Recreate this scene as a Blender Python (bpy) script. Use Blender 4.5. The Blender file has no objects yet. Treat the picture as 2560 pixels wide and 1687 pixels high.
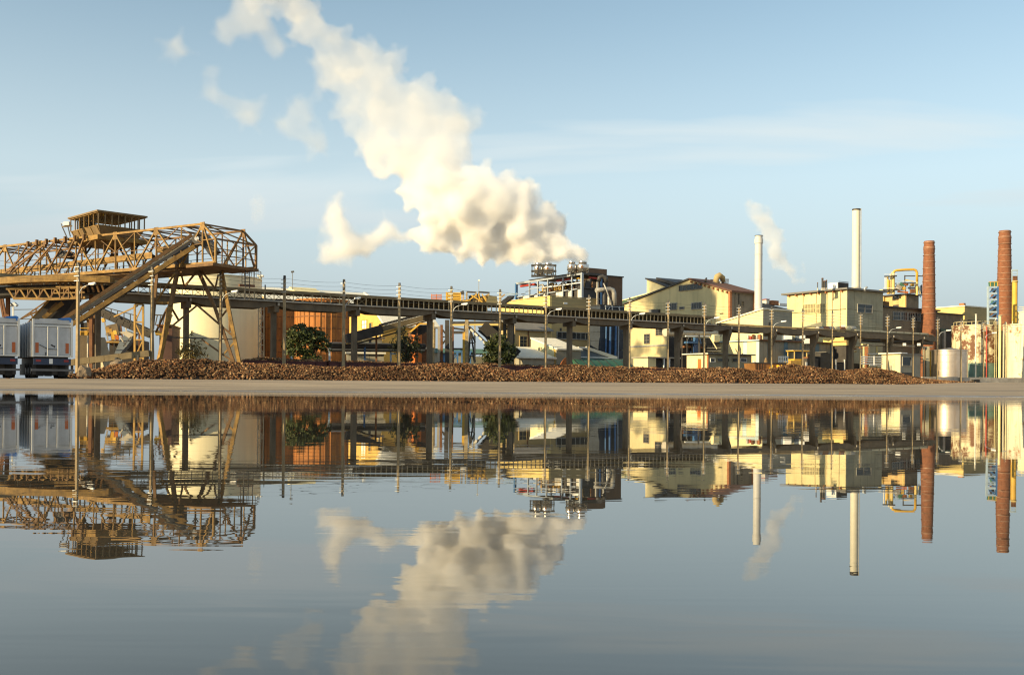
import bpy, bmesh, math, random
from mathutils import Vector, Matrix, noise as mnoise
R = math.radians
rnd = random.Random(7)
S = bpy.context.scene
COL = S.collection

# ------------------------------------------------------------------ camera, sky, sun, exposure
FPX = 2560 * 35 / 36          # focal length in photo pixels
CH = 0.20                     # lens height above the puddle
PX0, PY0 = 1280.0, 966.0      # principal point in photo pixels
ROLL = 0.00714
cd = bpy.data.cameras.new('camera'); cam = bpy.data.objects.new('camera', cd); COL.objects.link(cam)
cd.lens = 35; cd.sensor_width = 36; cd.sensor_fit = 'HORIZONTAL'
cd.shift_y = (PY0 - 843.5) / 2560
cd.clip_start = 0.05; cd.clip_end = 9000
cam.matrix_world = Matrix.Translation((0, 0, CH)) @ Matrix.Rotation(R(90), 4, 'X') @ Matrix.Rotation(ROLL, 4, 'Z')
S.camera = cam

SUN_AZ = math.atan2(-0.562, -0.827)      # direction towards the sun, from +X counter-clockwise
SUN_EL = R(18)
W = bpy.data.worlds.new('World'); S.world = W; W.use_nodes = True
wn = W.node_tree; wn.nodes.clear()
def N(nt, t, **kw):
    n = nt.nodes.new(t)
    for k, v in kw.items(): setattr(n, k, v)
    return n
def build_world():
    nt = wn; L = nt.links.new
    out = N(nt, 'ShaderNodeOutputWorld'); bg = N(nt, 'ShaderNodeBackground'); bg.inputs['Strength'].default_value = 0.111
    sky = N(nt, 'ShaderNodeTexSky', sky_type='NISHITA'); sky.sun_disc = False
    sky.sun_elevation = SUN_EL; sky.sun_rotation = math.pi / 2 - SUN_AZ
    sky.altitude = 0; sky.air_density = 1.0; sky.dust_density = 0.7; sky.ozone_density = 2.2
    tc = N(nt, 'ShaderNodeTexCoord')
    sep = N(nt, 'ShaderNodeSeparateXYZ'); L(tc.outputs['Generated'], sep.inputs[0])
    # high thin cloud sheet: direction projected on a plane overhead
    zc = N(nt, 'ShaderNodeMath', operation='MAXIMUM'); L(sep.outputs['Z'], zc.inputs[0]); zc.inputs[1].default_value = 0.0
    za = N(nt, 'ShaderNodeMath', operation='ADD'); L(zc.outputs[0], za.inputs[0]); za.inputs[1].default_value = 0.10
    dx = N(nt, 'ShaderNodeMath', operation='DIVIDE'); L(sep.outputs['X'], dx.inputs[0]); L(za.outputs[0], dx.inputs[1])
    dy = N(nt, 'ShaderNodeMath', operation='DIVIDE'); L(sep.outputs['Y'], dy.inputs[0]); L(za.outputs[0], dy.inputs[1])
    cmb = N(nt, 'ShaderNodeCombineXYZ'); L(dx.outputs[0], cmb.inputs[0]); L(dy.outputs[0], cmb.inputs[1])
    mp = N(nt, 'ShaderNodeMapping'); L(cmb.outputs[0], mp.inputs[0])
    mp.inputs['Rotation'].default_value = (0, 0, R(-10)); mp.inputs['Scale'].default_value = (0.34, 1.15, 1); mp.inputs['Location'].default_value = (7.3, 2.6, 0)
    n1 = N(nt, 'ShaderNodeTexNoise'); L(mp.outputs[0], n1.inputs['Vector'])
    n1.inputs['Scale'].default_value = 0.75; n1.inputs['Detail'].default_value = 5; n1.inputs['Roughness'].default_value = 0.5; n1.inputs['Distortion'].default_value = 0.5
    r1 = N(nt, 'ShaderNodeMapRange'); r1.interpolation_type = 'SMOOTHSTEP'; L(n1.outputs['Fac'], r1.inputs['Value'])
    r1.inputs['From Min'].default_value = 0.38; r1.inputs['From Max'].default_value = 0.64
    r1.inputs['To Min'].default_value = 0.0; r1.inputs['To Max'].default_value = 0.9
    # the sheet thickens towards the horizon, where it is seen edge-on
    hz = N(nt, 'ShaderNodeMapRange'); hz.interpolation_type = 'SMOOTHSTEP'; L(sep.outputs['Z'], hz.inputs['Value'])
    hz.inputs['From Min'].default_value = 0.0; hz.inputs['From Max'].default_value = 0.42
    hz.inputs['To Min'].default_value = 0.95; hz.inputs['To Max'].default_value = 0.10
    zen = N(nt, 'ShaderNodeMapRange'); zen.interpolation_type = 'SMOOTHSTEP'; L(sep.outputs['Z'], zen.inputs['Value'])   # the sheet breaks up towards the zenith
    zen.inputs['From Min'].default_value = 0.30; zen.inputs['From Max'].default_value = 0.75; zen.inputs['To Min'].default_value = 1; zen.inputs['To Max'].default_value = 0.3
    zm = N(nt, 'ShaderNodeMath', operation='MULTIPLY'); L(r1.outputs[0], zm.inputs[0]); L(zen.outputs[0], zm.inputs[1])
    mx = N(nt, 'ShaderNodeMath', operation='MAXIMUM'); L(zm.outputs[0], mx.inputs[0]); L(hz.outputs[0], mx.inputs[1])
    hsv = N(nt, 'ShaderNodeHueSaturation'); L(sky.outputs[0], hsv.inputs['Color'])
    hsv.inputs['Saturation'].default_value = 0.84; hsv.inputs['Value'].default_value = 0.93
    # cloud colour: grey-blue low down, paler high up
    cr = N(nt, 'ShaderNodeMapRange'); L(sep.outputs['Z'], cr.inputs['Value'])
    cr.inputs['From Min'].default_value = 0.0; cr.inputs['From Max'].default_value = 0.20
    cc = N(nt, 'ShaderNodeMix', data_type='RGBA'); L(cr.outputs[0], cc.inputs['Factor'])
    cc.inputs['A'].default_value = (2.0, 2.3, 2.58, 1); cc.inputs['B'].default_value = (4.3, 4.8, 4.9, 1)
    tint = N(nt, 'ShaderNodeMix', data_type='RGBA', blend_type='MULTIPLY'); tint.inputs['Factor'].default_value = 1; L(hsv.outputs[0], tint.inputs['A']); tint.inputs['B'].default_value = (0.98, 1.13, 1.04, 1)
    mix = N(nt, 'ShaderNodeMix', data_type='RGBA'); L(mx.outputs[0], mix.inputs['Factor'])
    L(tint.outputs['Result'], mix.inputs['A']); L(cc.outputs['Result'], mix.inputs['B'])
    L(mix.outputs['Result'], bg.inputs['Color']); L(bg.outputs[0], out.inputs[0])
build_world()

sl = bpy.data.lights.new('sun', 'SUN'); sun = bpy.data.objects.new('sun', sl); COL.objects.link(sun)
sl.energy = 5.0; sl.angle = R(0.5); sl.color = (1.0, 0.77, 0.42)
sd = Vector((math.cos(SUN_AZ) * math.cos(SUN_EL), math.sin(SUN_AZ) * math.cos(SUN_EL), math.sin(SUN_EL)))
sun.rotation_euler = sd.to_track_quat('Z', 'Y').to_euler()

S.view_settings.view_transform = 'Standard'; S.view_settings.look = 'None'
S.view_settings.gamma = 1; S.view_settings.use_curve_mapping = False; S.view_settings.exposure = 0.68
S.render.engine = 'CYCLES'
S.cycles.max_bounces = 12; S.cycles.diffuse_bounces = 3; S.cycles.glossy_bounces = 4; S.cycles.volume_bounces = 12
S.cycles.transparent_max_bounces = 16
S.cycles.use_denoising = True
S.cycles.use_adaptive_sampling = True; S.cycles.adaptive_threshold = 0.01
S.cycles.volume_step_rate = 1.0; S.cycles.volume_max_steps = 512
S.cycles.filter_width = 1.2

# ------------------------------------------------------------------ mapping: photo pixel + depth -> place
def uv(px, py):
    a, b = px - PX0, PY0 - py
    return (a - b * ROLL) / FPX, (a * ROLL + b) / FPX
def P(px, py, Y):
    u, v = uv(px, py)
    return Vector((u * Y, Y, CH + v * Y))
def Zat(px, py, Y): return P(px, py, Y).z
TH = math.atan2(0.539, 0.842)           # the works' building grid
G = 0.55                                # yard level above the puddle

# ------------------------------------------------------------------ materials
MATS = {}
def mat(name, base, rough=0.75, metal=0.0, var=0.22, scale=0.9, streak=0.0, streak_col=(0.05, 0.03, 0.02), bump=0.0, bscale=6.0, patch=0.0, patch_col=None, pscale=0.35, spec=0.5, lines=None):
    if name in MATS: return MATS[name]
    m = bpy.data.materials.new(name); m.use_nodes = True; nt = m.node_tree; L = nt.links.new
    b = nt.nodes['Principled BSDF']
    b.inputs['Roughness'].default_value = rough; b.inputs['Metallic'].default_value = metal
    b.inputs['Specular IOR Level'].default_value = spec
    geo = N(nt, 'ShaderNodeNewGeometry')
    n = N(nt, 'ShaderNodeTexNoise'); L(geo.outputs['Position'], n.inputs['Vector'])
    n.inputs['Scale'].default_value = scale; n.inputs['Detail'].default_value = 6; n.inputs['Roughness'].default_value = 0.62
    c0 = tuple(max(0, x * (1 - var * 1.5)) for x in base[:3]) + (1,); c1 = tuple(min(1, x * (1 + var * 1.5)) for x in base[:3]) + (1,)
    mr = N(nt, 'ShaderNodeMapRange'); L(n.outputs['Fac'], mr.inputs['Value']); mr.inputs['From Min'].default_value = 0.25; mr.inputs['From Max'].default_value = 0.75
    mx = N(nt, 'ShaderNodeMix', data_type='RGBA'); L(mr.outputs[0], mx.inputs['Factor']); mx.inputs['A'].default_value = c0; mx.inputs['B'].default_value = c1
    col = mx.outputs['Result']
    if patch:
        n3 = N(nt, 'ShaderNodeTexNoise'); L(geo.outputs['Position'], n3.inputs['Vector']); n3.inputs['Scale'].default_value = pscale
        n3.inputs['Detail'].default_value = 9; n3.inputs['Roughness'].default_value = 0.7
        r3 = N(nt, 'ShaderNodeMapRange'); L(n3.outputs['Fac'], r3.inputs['Value'])
        r3.inputs['From Min'].default_value = 0.72 - patch * 0.35; r3.inputs['From Max'].default_value = 0.80 - patch * 0.35
        m3 = N(nt, 'ShaderNodeMix', data_type='RGBA'); L(r3.outputs[0], m3.inputs['Factor']); L(col, m3.inputs['A']); m3.inputs['B'].default_value = tuple(patch_col) + (1,)
        col = m3.outputs['Result']
    if streak:
        mp = N(nt, 'ShaderNodeMapping'); L(geo.outputs['Position'], mp.inputs[0]); mp.inputs['Scale'].default_value = (1.6, 1.6, 0.10)
        n2 = N(nt, 'ShaderNodeTexNoise'); L(mp.outputs[0], n2.inputs['Vector']); n2.inputs['Scale'].default_value = 1.0; n2.inputs['Detail'].default_value = 7; n2.inputs['Roughness'].default_value = 0.65
        r2 = N(nt, 'ShaderNodeMapRange'); L(n2.outputs['Fac'], r2.inputs['Value']); r2.inputs['From Min'].default_value = 0.50; r2.inputs['From Max'].default_value = 0.78
        r2.inputs['To Max'].default_value = streak
        m2 = N(nt, 'ShaderNodeMix', data_type='RGBA'); L(r2.outputs[0], m2.inputs['Factor']); L(col, m2.inputs['A']); m2.inputs['B'].default_value = tuple(streak_col) + (1,)
        col = m2.outputs['Result']
    L(col, b.inputs['Base Color'])
    hgt = None
    if bump:
        n4 = N(nt, 'ShaderNodeTexNoise'); L(geo.outputs['Position'], n4.inputs['Vector']); n4.inputs['Scale'].default_value = bscale; n4.inputs['Detail'].default_value = 5
        bp = N(nt, 'ShaderNodeBump'); bp.inputs['Strength'].default_value = bump; bp.inputs['Distance'].default_value = 0.05; L(n4.outputs['Fac'], bp.inputs['Height'])
        L(bp.outputs[0], b.inputs['Normal'])
    MATS[name] = m
    return m

# ------------------------------------------------------------------ builders
def tag(o, label=None, cat=None, group=None, kind=None):
    if label: o['label'] = label
    if cat: o['category'] = cat
    if group: o['group'] = group
    if kind: o['kind'] = kind
    return o
def empty(name, loc, rz=0.0, label=None, cat=None, group=None):
    o = bpy.data.objects.new(name, None); COL.objects.link(o); o.empty_display_size = 0.3
    o.location = loc; o.rotation_euler = (0, 0, rz)
    return tag(o, label, cat, group)
def mesh_obj(name, verts, faces, m, parent=None, smooth=False):
    me = bpy.data.meshes.new(name); me.from_pydata([tuple(v) for v in verts], [], faces); me.validate(); me.update()
    if m: me.materials.append(m)
    if smooth:
        me.polygons.foreach_set('use_smooth', [True] * len(me.polygons))
    o = bpy.data.objects.new(name, me); COL.objects.link(o)
    if parent: o.parent = parent
    return o
UNIT = {}
def unit_box(m):
    if m.name not in UNIT:
        v = [(x, y, z) for z in (-.5, .5) for y in (-.5, .5) for x in (-.5, .5)]
        f = [(0, 2, 3, 1), (4, 5, 7, 6), (0, 1, 5, 4), (2, 6, 7, 3), (0, 4, 6, 2), (1, 3, 7, 5)]
        me = bpy.data.meshes.new('box_' + m.name); me.from_pydata(v, [], f); me.materials.append(m); UNIT[m.name] = me
    return UNIT[m.name]
def slab(parent, name, x0, x1, y0, y1, z0, z1, m, label=None):
    o = bpy.data.objects.new(name, unit_box(m)); COL.objects.link(o)
    o.location = ((x0 + x1) / 2, (y0 + y1) / 2, (z0 + z1) / 2); o.scale = (abs(x1 - x0), abs(y1 - y0), abs(z1 - z0))
    if parent: o.parent = parent
    if label: o['label'] = label
    return o
def bar(parent, name, p0, p1, w, h, m, up=(0, 0, 1)):
    """a straight square member between two points in the parent's frame"""
    p0, p1 = Vector(p0), Vector(p1); d = p1 - p0; ln = d.length; d.normalize()
    up = Vector(up)
    if abs(d.dot(up)) > 0.98: up = Vector((0, 1, 0)) if abs(d.y) < 0.9 else Vector((1, 0, 0))
    s = d.cross(up).normalized(); t = s.cross(d).normalized()
    o = bpy.data.objects.new(name, unit_box(m)); COL.objects.link(o)
    rot = Matrix((s, t, d)).transposed().to_quaternion()      # columns s, t, d
    o.rotation_mode = 'QUATERNION'; o.rotation_quaternion = rot
    o.location = (p0 + p1) / 2; o.scale = (w, h, ln)
    if parent: o.parent = parent
    return o
TUBE = {}
def rod(parent, name, p0, p1, r, m, n=12):
    """a round member sharing one unit cylinder per material"""
    key = (m.name, n)
    if key not in TUBE:
        v = []; f = []
        for k in range(n):
            a = 2 * math.pi * k / n; v += [(math.cos(a), math.sin(a), -.5), (math.cos(a), math.sin(a), .5)]
        for k in range(n):
            a, b = 2 * k, 2 * ((k + 1) % n); f.append((a, b, b + 1, a + 1))
        f.append(tuple(2 * k + 1 for k in range(n))); f.append(tuple(2 * k for k in reversed(range(n))))
        me = bpy.data.meshes.new('rod_' + m.name); me.from_pydata(v, [], f); me.materials.append(m)
        me.polygons.foreach_set('use_smooth', [len(p.vertices) == 4 for p in me.polygons])
        TUBE[key] = me
    p0, p1 = Vector(p0), Vector(p1); d = p1 - p0
    o = bpy.data.objects.new(name, TUBE[key]); COL.objects.link(o)
    o.rotation_mode = 'QUATERNION'; o.rotation_quaternion = d.to_track_quat('Z', 'Y')
    o.location = (p0 + p1) / 2; o.scale = (r, r, d.length)
    if parent: o.parent = parent
    return o
def lathe(parent, name, prof, m, n=32, center=(0, 0), cap=True, arc=None):
    """prof: list of (radius, z)"""
    v = []; f = []; cx, cy = center
    for r, z in prof:
        for k in range(n):
            a = 2 * math.pi * k / n; v.append((cx + r * math.cos(a), cy + r * math.sin(a), z))
    for i in range(len(prof) - 1):
        for k in range(n):
            a, b = i * n + k, i * n + (k + 1) % n
            f.append((a, b, b + n, a + n))
    if cap:
        f.append(tuple(reversed(range(n)))); f.append(tuple(range((len(prof) - 1) * n, len(prof) * n)))
    o = mesh_obj(name, v, f, m, parent)
    o.data.polygons.foreach_set('use_smooth', [len(p.vertices) == 4 for p in o.data.polygons])
    try: o.data.set_sharp_from_angle(angle=R(35))
    except Exception: pass
    return o
def sweep(parent, name, pts, r, m, n=12, closed_ends=True):
    """round pipe along a polyline with mitred rings"""
    pts = [Vector(p) for p in pts]; v = []; f = []
    rr = r if isinstance(r, (list, tuple)) else [r] * len(pts)
    ref = Vector((0.13, 0.21, 0.97))
    for i, p in enumerate(pts):
        d = ((pts[i] - pts[i - 1]).normalized() if i else Vector((0, 0, 0))) + ((pts[i + 1] - pts[i]).normalized() if i < len(pts) - 1 else Vector((0, 0, 0)))
        d.normalize()
        s = d.cross(ref)
        if s.length < 1e-3: s = d.cross(Vector((1, 0, 0)))
        s.normalize(); t = s.cross(d); ref = t
        for k in range(n):
            a = 2 * math.pi * k / n; v.append(p + (s * math.cos(a) + t * math.sin(a)) * rr[i])
    for i in range(len(pts) - 1):
        for k in range(n):
            a, b = i * n + k, i * n + (k + 1) % n
            f.append((a, a + n, b + n, b))
    if closed_ends:
        f.append(tuple(range(n))); f.append(tuple(reversed(range((len(pts) - 1) * n, len(pts) * n))))
    o = mesh_obj(name, v, f, m, parent)
    o.data.polygons.foreach_set('use_smooth', [len(p.vertices) == 4 for p in o.data.polygons])
    return o
def arcpts(c, r, a0, a1, ex, ez, n=8):
    c, ex, ez = Vector(c), Vector(ex), Vector(ez)
    return [c + ex * (r * math.cos(a0 + (a1 - a0) * k / n)) + ez * (r * math.sin(a0 + (a1 - a0) * k / n)) for k in range(n + 1)]
def prism(parent, name, poly, axis, a0, a1, m):
    """polygon (2-D) extruded: axis 'y' -> poly in (x,z); 'x' -> poly in (y,z); 'z' -> poly in (x,y)"""
    def pt(p, a): return {'y': (p[0], a, p[1]), 'x': (a, p[0], p[1]), 'z': (p[0], p[1], a)}[axis]
    n = len(poly); v = [pt(p, a0) for p in poly] + [pt(p, a1) for p in poly]
    f = [tuple(range(n)), tuple(reversed(range(n, 2 * n)))] + [(i, i + n, (i + 1) % n + n, (i + 1) % n) for i in range(n)]
    o = mesh_obj(name, v, f, m, parent)
    bm = bmesh.new(); bm.from_mesh(o.data); bmesh.ops.recalc_face_normals(bm, faces=bm.faces); bm.to_mesh(o.data); bm.free()
    return o
class Frame:
    """a thing on the works' grid: local x along the front, local y into the depth, z up from the yard"""
    def __init__(s, name, px, Y, label, cat, rz=TH, z=G, group=None, py=None):
        u, v = uv(px, py if py is not None else 880)
        s.o = Vector((u * Y, Y, z)); s.rz = rz; s.e = empty(name, s.o, rz, label, cat, group)
        s.ax = Vector((math.cos(rz), math.sin(rz), 0)); s.ay = Vector((-math.sin(rz), math.cos(rz), 0))
    def loc(s, w):
        d = Vector(w) - s.o; return Vector((d.dot(s.ax), d.dot(s.ay), d.z))
    def front(s, px, py, y=0.0):
        u, v = uv(px, py); d = Vector((u, 1, v)); c = Vector((0, 0, CH))
        t = ((s.o - c).dot(s.ay) + y) / d.dot(s.ay); return s.loc(c + d * t)
    def left(s, px, py, x=0.0):
        u, v = uv(px, py); d = Vector((u, 1, v)); c = Vector((0, 0, CH))
        t = ((s.o - c).dot(s.ax) + x) / d.dot(s.ax); return s.loc(c + d * t)
    def fx(s, px, py=880, y=0.0): return s.front(px, py, y).x
    def fz(s, px, py, y=0.0): return s.front(px, py, y).z
    def ly(s, px, py=880, x=0.0): return s.left(px, py, x).y
    def lz(s, px, py, x=0.0): return s.left(px, py, x).z
def window_front(F, px0, py0, px1, py1, m_pane, m_frame, nx=1, nz=1, y=0.0, name='window', t=0.10, d=0.12):
    """a framed window set proud on the front face; corners in photo pixels (left-top, right-bottom)"""
    a, b = F.front(px0, py0, y), F.front(px1, py1, y)
    zm0, zm1 = b.z, a.z
    fr = empty_child(F.e, name)
    box_window(fr, 'y', a.x, b.x, zm0, zm1, y, m_pane, m_frame, nx, nz, t, d)
    return fr
def window_left(F, px0, py0, px1, py1, m_pane, m_frame, nx=1, nz=1, x=0.0, name='window', t=0.10, d=0.12):
    a, b = F.left(px0, py0, x), F.left(px1, py1, x)
    fr = empty_child(F.e, name)
    box_window(fr, 'x', b.y, a.y, b.z, a.z, x, m_pane, m_frame, nx, nz, t, d)
    return fr
def empty_child(parent, name):
    o = bpy.data.objects.new(name, None); COL.objects.link(o); o.parent = parent; o.empty_display_size = 0.2; return o
def box_window(fr, axis, h0, h1, z0, z1, off, m_pane, m_frame, nx, nz, t, d):
    def sb(nm, a0, a1, b0, b1, c0, c1, m):
        if axis == 'y': slab(fr, nm, a0, a1, off - c1, off - c0, b0, b1, m)
        else: slab(fr, nm, off - c1, off - c0, a0, a1, b0, b1, m)
    sb('frame', h0, h1, z1 - t, z1, 0.0, d, m_frame); sb('frame', h0, h1, z0, z0 + t, 0.0, d + 0.03, m_frame)
    sb('frame', h0, h0 + t, z0 + t, z1 - t, 0.0, d, m_frame); sb('frame', h1 - t, h1, z0 + t, z1 - t, 0.0, d, m_frame)
    w = (h1 - h0 - 2 * t) / nx; hh = (z1 - z0 - 2 * t) / nz; g = t * 0.35
    for i in range(nx):
        for j in range(nz):
            sb('pane', h0 + t + i * w + g * (i > 0), h0 + t + (i + 1) * w - g * (i < nx - 1), z0 + t + j * hh + g * (j > 0), z0 + t + (j + 1) * hh - g * (j < nz - 1), 0.0, d * 0.35, m_pane)
    for i in range(1, nx): sb('glazing_bar', h0 + t + i * w - g, h0 + t + i * w + g, z0 + t, z1 - t, 0.0, d * 0.8, m_frame)
    for j in range(1, nz): sb('glazing_bar', h0 + t, h1 - t, z0 + t + j * hh - g, z0 + t + j * hh + g, 0.0, d * 0.7, m_frame)
# ------------------------------------------------------------------ ground and puddle
def ground_z(x, y):
    wob = 0.55 * mnoise.noise(Vector((x * 0.16, 3.3, 0))) + 0.25 * mnoise.noise(Vector((x * 0.6, 9.1, 0)))
    e1 = 27.4 + 0.03 * max(-40, min(40, x)) + wob                      # far shore of the puddle
    if y < 0.0: z = 0.02 + min(0.1, -y * 0.01)
    elif y < 0.4: z = 0.02 - 0.07 * (y / 0.4)
    elif y < e1 - 4: z = -0.05
    elif y < e1: z = -0.05 * (e1 - y) / 4
    else:
        t = min(1, (y - e1) / (72 - e1)); z = G * (t * 0.55 + 0.45 * t * t * (3 - 2 * t))
    if y > 80:                                      # the yard climbs a little towards the tanks at the right
        z += 0.62 * min(1, max(0, (x / y - .34) / .12)) * min(1, (y - 80) / 50)
    z += 0.0025 * mnoise.noise(Vector((x * 0.5, y * 0.5, 4.2))) * (1 if y < 40 else 4)
    ax = abs(x)
    if ax > 30 and y < 34:
        k = min(1, (ax - 30) / 8); z = z * (1 - k) + 0.08 * k
    return z
def lin(a, b, s):
    n = max(1, int(round((b - a) / s))); return [a + (b - a) * i / n for i in range(n)]
gx = [-4000, -1500, -600, -300, -160] + lin(-100, -40, 5) + lin(-40, 40, 0.8) + lin(40, 100, 2) + [100, 160, 300, 600, 1500, 4000]
gy = [-3000, -800, -200, -60, -20, -8, -3, -1, -.5, 0, .15, .3, .4, .6, 1, 2, 3, 5, 7, 9, 10] + lin(11, 24, 0.5) + lin(24, 34, 0.14) + lin(34, 76, 0.8) + [76, 80, 85, 90, 95, 100, 105, 110, 115, 120, 125, 130, 135, 140, 150, 200, 400, 900, 2000, 5000]
nx = len(gx)
gv = [(x, y, ground_z(x, y)) for y in gy for x in gx]
gf = [(j * nx + i, j * nx + i + 1, (j + 1) * nx + i + 1, (j + 1) * nx + i) for j in range(len(gy) - 1) for i in range(nx - 1)]
def ground_mat():
    m = bpy.data.materials.new('yard_asphalt'); m.use_nodes = True; nt = m.node_tree; L = nt.links.new; b = nt.nodes['Principled BSDF']
    geo = N(nt, 'ShaderNodeNewGeometry'); sep = N(nt, 'ShaderNodeSeparateXYZ'); L(geo.outputs['Position'], sep.inputs[0])
    mp = N(nt, 'ShaderNodeMapping'); L(geo.outputs['Position'], mp.inputs[0]); mp.inputs['Scale'].default_value = (0.10, 0.55, 1)
    n1 = N(nt, 'ShaderNodeTexNoise'); L(mp.outputs[0], n1.inputs['Vector']); n1.inputs['Scale'].default_value = 1.0; n1.inputs['Detail'].default_value = 8; n1.inputs['Roughness'].default_value = 0.62
    cr = N(nt, 'ShaderNodeValToRGB'); L(n1.outputs['Fac'], cr.inputs[0])
    e = cr.color_ramp.elements; e[0].position = 0.36; e[0].color = (0.19, 0.155, 0.115, 1); e[1].position = 0.66; e[1].color = (0.46, 0.365, 0.25, 1)
    n2 = N(nt, 'ShaderNodeTexNoise'); L(geo.outputs['Position'], n2.inputs['Vector']); n2.inputs['Scale'].default_value = 9; n2.inputs['Detail'].default_value = 6
    m2 = N(nt, 'ShaderNodeMix', data_type='RGBA', blend_type='MULTIPLY'); m2.inputs['Factor'].default_value = 0.45; L(cr.outputs[0], m2.inputs['A']); L(n2.outputs['Fac'], m2.inputs['B'])
    mp5 = N(nt, 'ShaderNodeMapping'); L(geo.outputs['Position'], mp5.inputs[0]); mp5.inputs['Scale'].default_value = (0.05, 1.1, 1); mp5.inputs['Rotation'].default_value = (0, 0, R(4))
    n5 = N(nt, 'ShaderNodeTexNoise'); L(mp5.outputs[0], n5.inputs['Vector']); n5.inputs['Scale'].default_value = 0.7; n5.inputs['Detail'].default_value = 4
    r5 = N(nt, 'ShaderNodeMapRange'); L(n5.outputs['Fac'], r5.inputs['Value']); r5.inputs['From Min'].default_value = 0.55; r5.inputs['From Max'].default_value = 0.68; r5.inputs['To Min'].default_value = 1.0; r5.inputs['To Max'].default_value = 0.55
    m5 = N(nt, 'ShaderNodeMix', data_type='RGBA', blend_type='MULTIPLY'); m5.inputs['Factor'].default_value = 1; L(m2.outputs['Result'], m5.inputs['A']); L(r5.outputs[0], m5.inputs['B']); m2 = m5   # faint wheel tracks
    g2 = N(nt, 'ShaderNodeMix', data_type='RGBA', blend_type='MULTIPLY'); g2.inputs['Factor'].default_value = 1; L(m2.outputs['Result'], g2.inputs['A']); g2.inputs['B'].default_value = (1.25, 1.22, 1.2, 1)
    # damp margin of the puddle: darker and glossier where the ground is almost at water level
    wet = N(nt, 'ShaderNodeMapRange'); wet.interpolation_type = 'SMOOTHSTEP'; L(sep.outputs['Z'], wet.inputs['Value'])
    wet.inputs['From Min'].default_value = 0.001; wet.inputs['From Max'].default_value = 0.034; wet.inputs['To Min'].default_value = 1; wet.inputs['To Max'].default_value = 0
    m3 = N(nt, 'ShaderNodeMix', data_type='RGBA'); L(wet.outputs[0], m3.inputs['Factor']); L(g2.outputs['Result'], m3.inputs['A'])
    dk = N(nt, 'ShaderNodeMix', data_type='RGBA', blend_type='MULTIPLY'); dk.inputs['Factor'].default_value = 1; L(g2.outputs['Result'], dk.inputs['A']); dk.inputs['B'].default_value = (0.30, 0.29, 0.32, 1)
    L(dk.outputs['Result'], m3.inputs['B']); L(m3.outputs['Result'], b.inputs['Base Color'])
    rr = N(nt, 'ShaderNodeMapRange'); L(wet.outputs[0], rr.inputs['Value']); rr.inputs['To Min'].default_value = 0.92; rr.inputs['To Max'].default_value = 0.22; L(rr.outputs[0], b.inputs['Roughness'])
    b.inputs['Specular IOR Level'].default_value = 0.35
    bp = N(nt, 'ShaderNodeBump'); bp.inputs['Strength'].default_value = 0.35; bp.inputs['Distance'].default_value = 0.01; L(n2.outputs['Fac'], bp.inputs['Height']); L(bp.outputs[0], b.inputs['Normal'])
    return m
ground = tag(mesh_obj('ground', gv, gf, ground_mat(), smooth=True), kind='structure', label='dusty grey asphalt yard sloping up from the puddle')
def water_mat():
    m = bpy.data.materials.new('puddle_water'); m.use_nodes = True; nt = m.node_tree; L = nt.links.new; b = nt.nodes['Principled BSDF']
    b.inputs['Base Color'].default_value = (0.040, 0.038, 0.030, 1); b.inputs['Roughness'].default_value = 0.0; b.inputs['IOR'].default_value = 1.44
    geo = N(nt, 'ShaderNodeNewGeometry')
    mp = N(nt, 'ShaderNodeMapping'); L(geo.outputs['Position'], mp.inputs[0]); mp.inputs['Scale'].default_value = (1.1, 7.5, 1); mp.inputs['Rotation'].default_value = (0, 0, R(3))
    n1 = N(nt, 'ShaderNodeTexNoise'); L(mp.outputs[0], n1.inputs['Vector']); n1.inputs['Scale'].default_value = 1.0; n1.inputs['Detail'].default_value = 3; n1.inputs['Roughness'].default_value = 0.55; n1.inputs['Distortion'].default_value = 0.4
    mp2 = N(nt, 'ShaderNodeMapping'); L(geo.outputs['Position'], mp2.inputs[0]); mp2.inputs['Scale'].default_value = (0.22, 0.5, 1); mp2.inputs['Location'].default_value = (4.3, 0.4, 0)
    n2 = N(nt, 'ShaderNodeTexNoise'); L(mp2.outputs[0], n2.inputs['Vector']); n2.inputs['Scale'].default_value = 1.0; n2.inputs['Detail'].default_value = 2
    rg = N(nt, 'ShaderNodeMapRange'); L(n2.outputs['Fac'], rg.inputs['Value']); rg.inputs['From Min'].default_value = 0.38; rg.inputs['From Max'].default_value = 0.66; rg.inputs['To Min'].default_value = 0.06; rg.inputs['To Max'].default_value = 1.0
    mu = N(nt, 'ShaderNodeMath', operation='MULTIPLY'); L(n1.outputs['Fac'], mu.inputs[0]); L(rg.outputs[0], mu.inputs[1])
    bp = N(nt, 'ShaderNodeBump'); bp.inputs['Strength'].default_value = 1.0; bp.inputs['Distance'].default_value = 0.00075; L(mu.outputs[0], bp.inputs['Height']); L(bp.outputs[0], b.inputs['Normal'])
    return m
wx = [-38, -20] + lin(-14, 14, 2) + [14, 20, 38]
wy = [0.05, 2, 5, 9, 13, 17, 20, 24, 27, 30, 34]
wv = [(x, y, 0) for y in wy for x in wx]; nwx = len(wx)
wf = [(j * nwx + i, j * nwx + i + 1, (j + 1) * nwx + i + 1, (j + 1) * nwx + i) for j in range(len(wy) - 1) for i in range(nwx - 1)]
water = tag(mesh_obj('water', wv, wf, water_mat()), kind='structure', label='shallow rain puddle mirroring the factory, gently rippled')

# ------------------------------------------------------------------ the line of lamp poles and the elevated conveyor
D1 = Vector((4.926, 3.243, 0)); POLE0 = Vector((-35.8, 82.0, G))
def pole_xy(k): return POLE0 + D1 * k
def line_Y(px, C, k, py=800):
    u, v = uv(px, py); return C / (1 - k * u)
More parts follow.
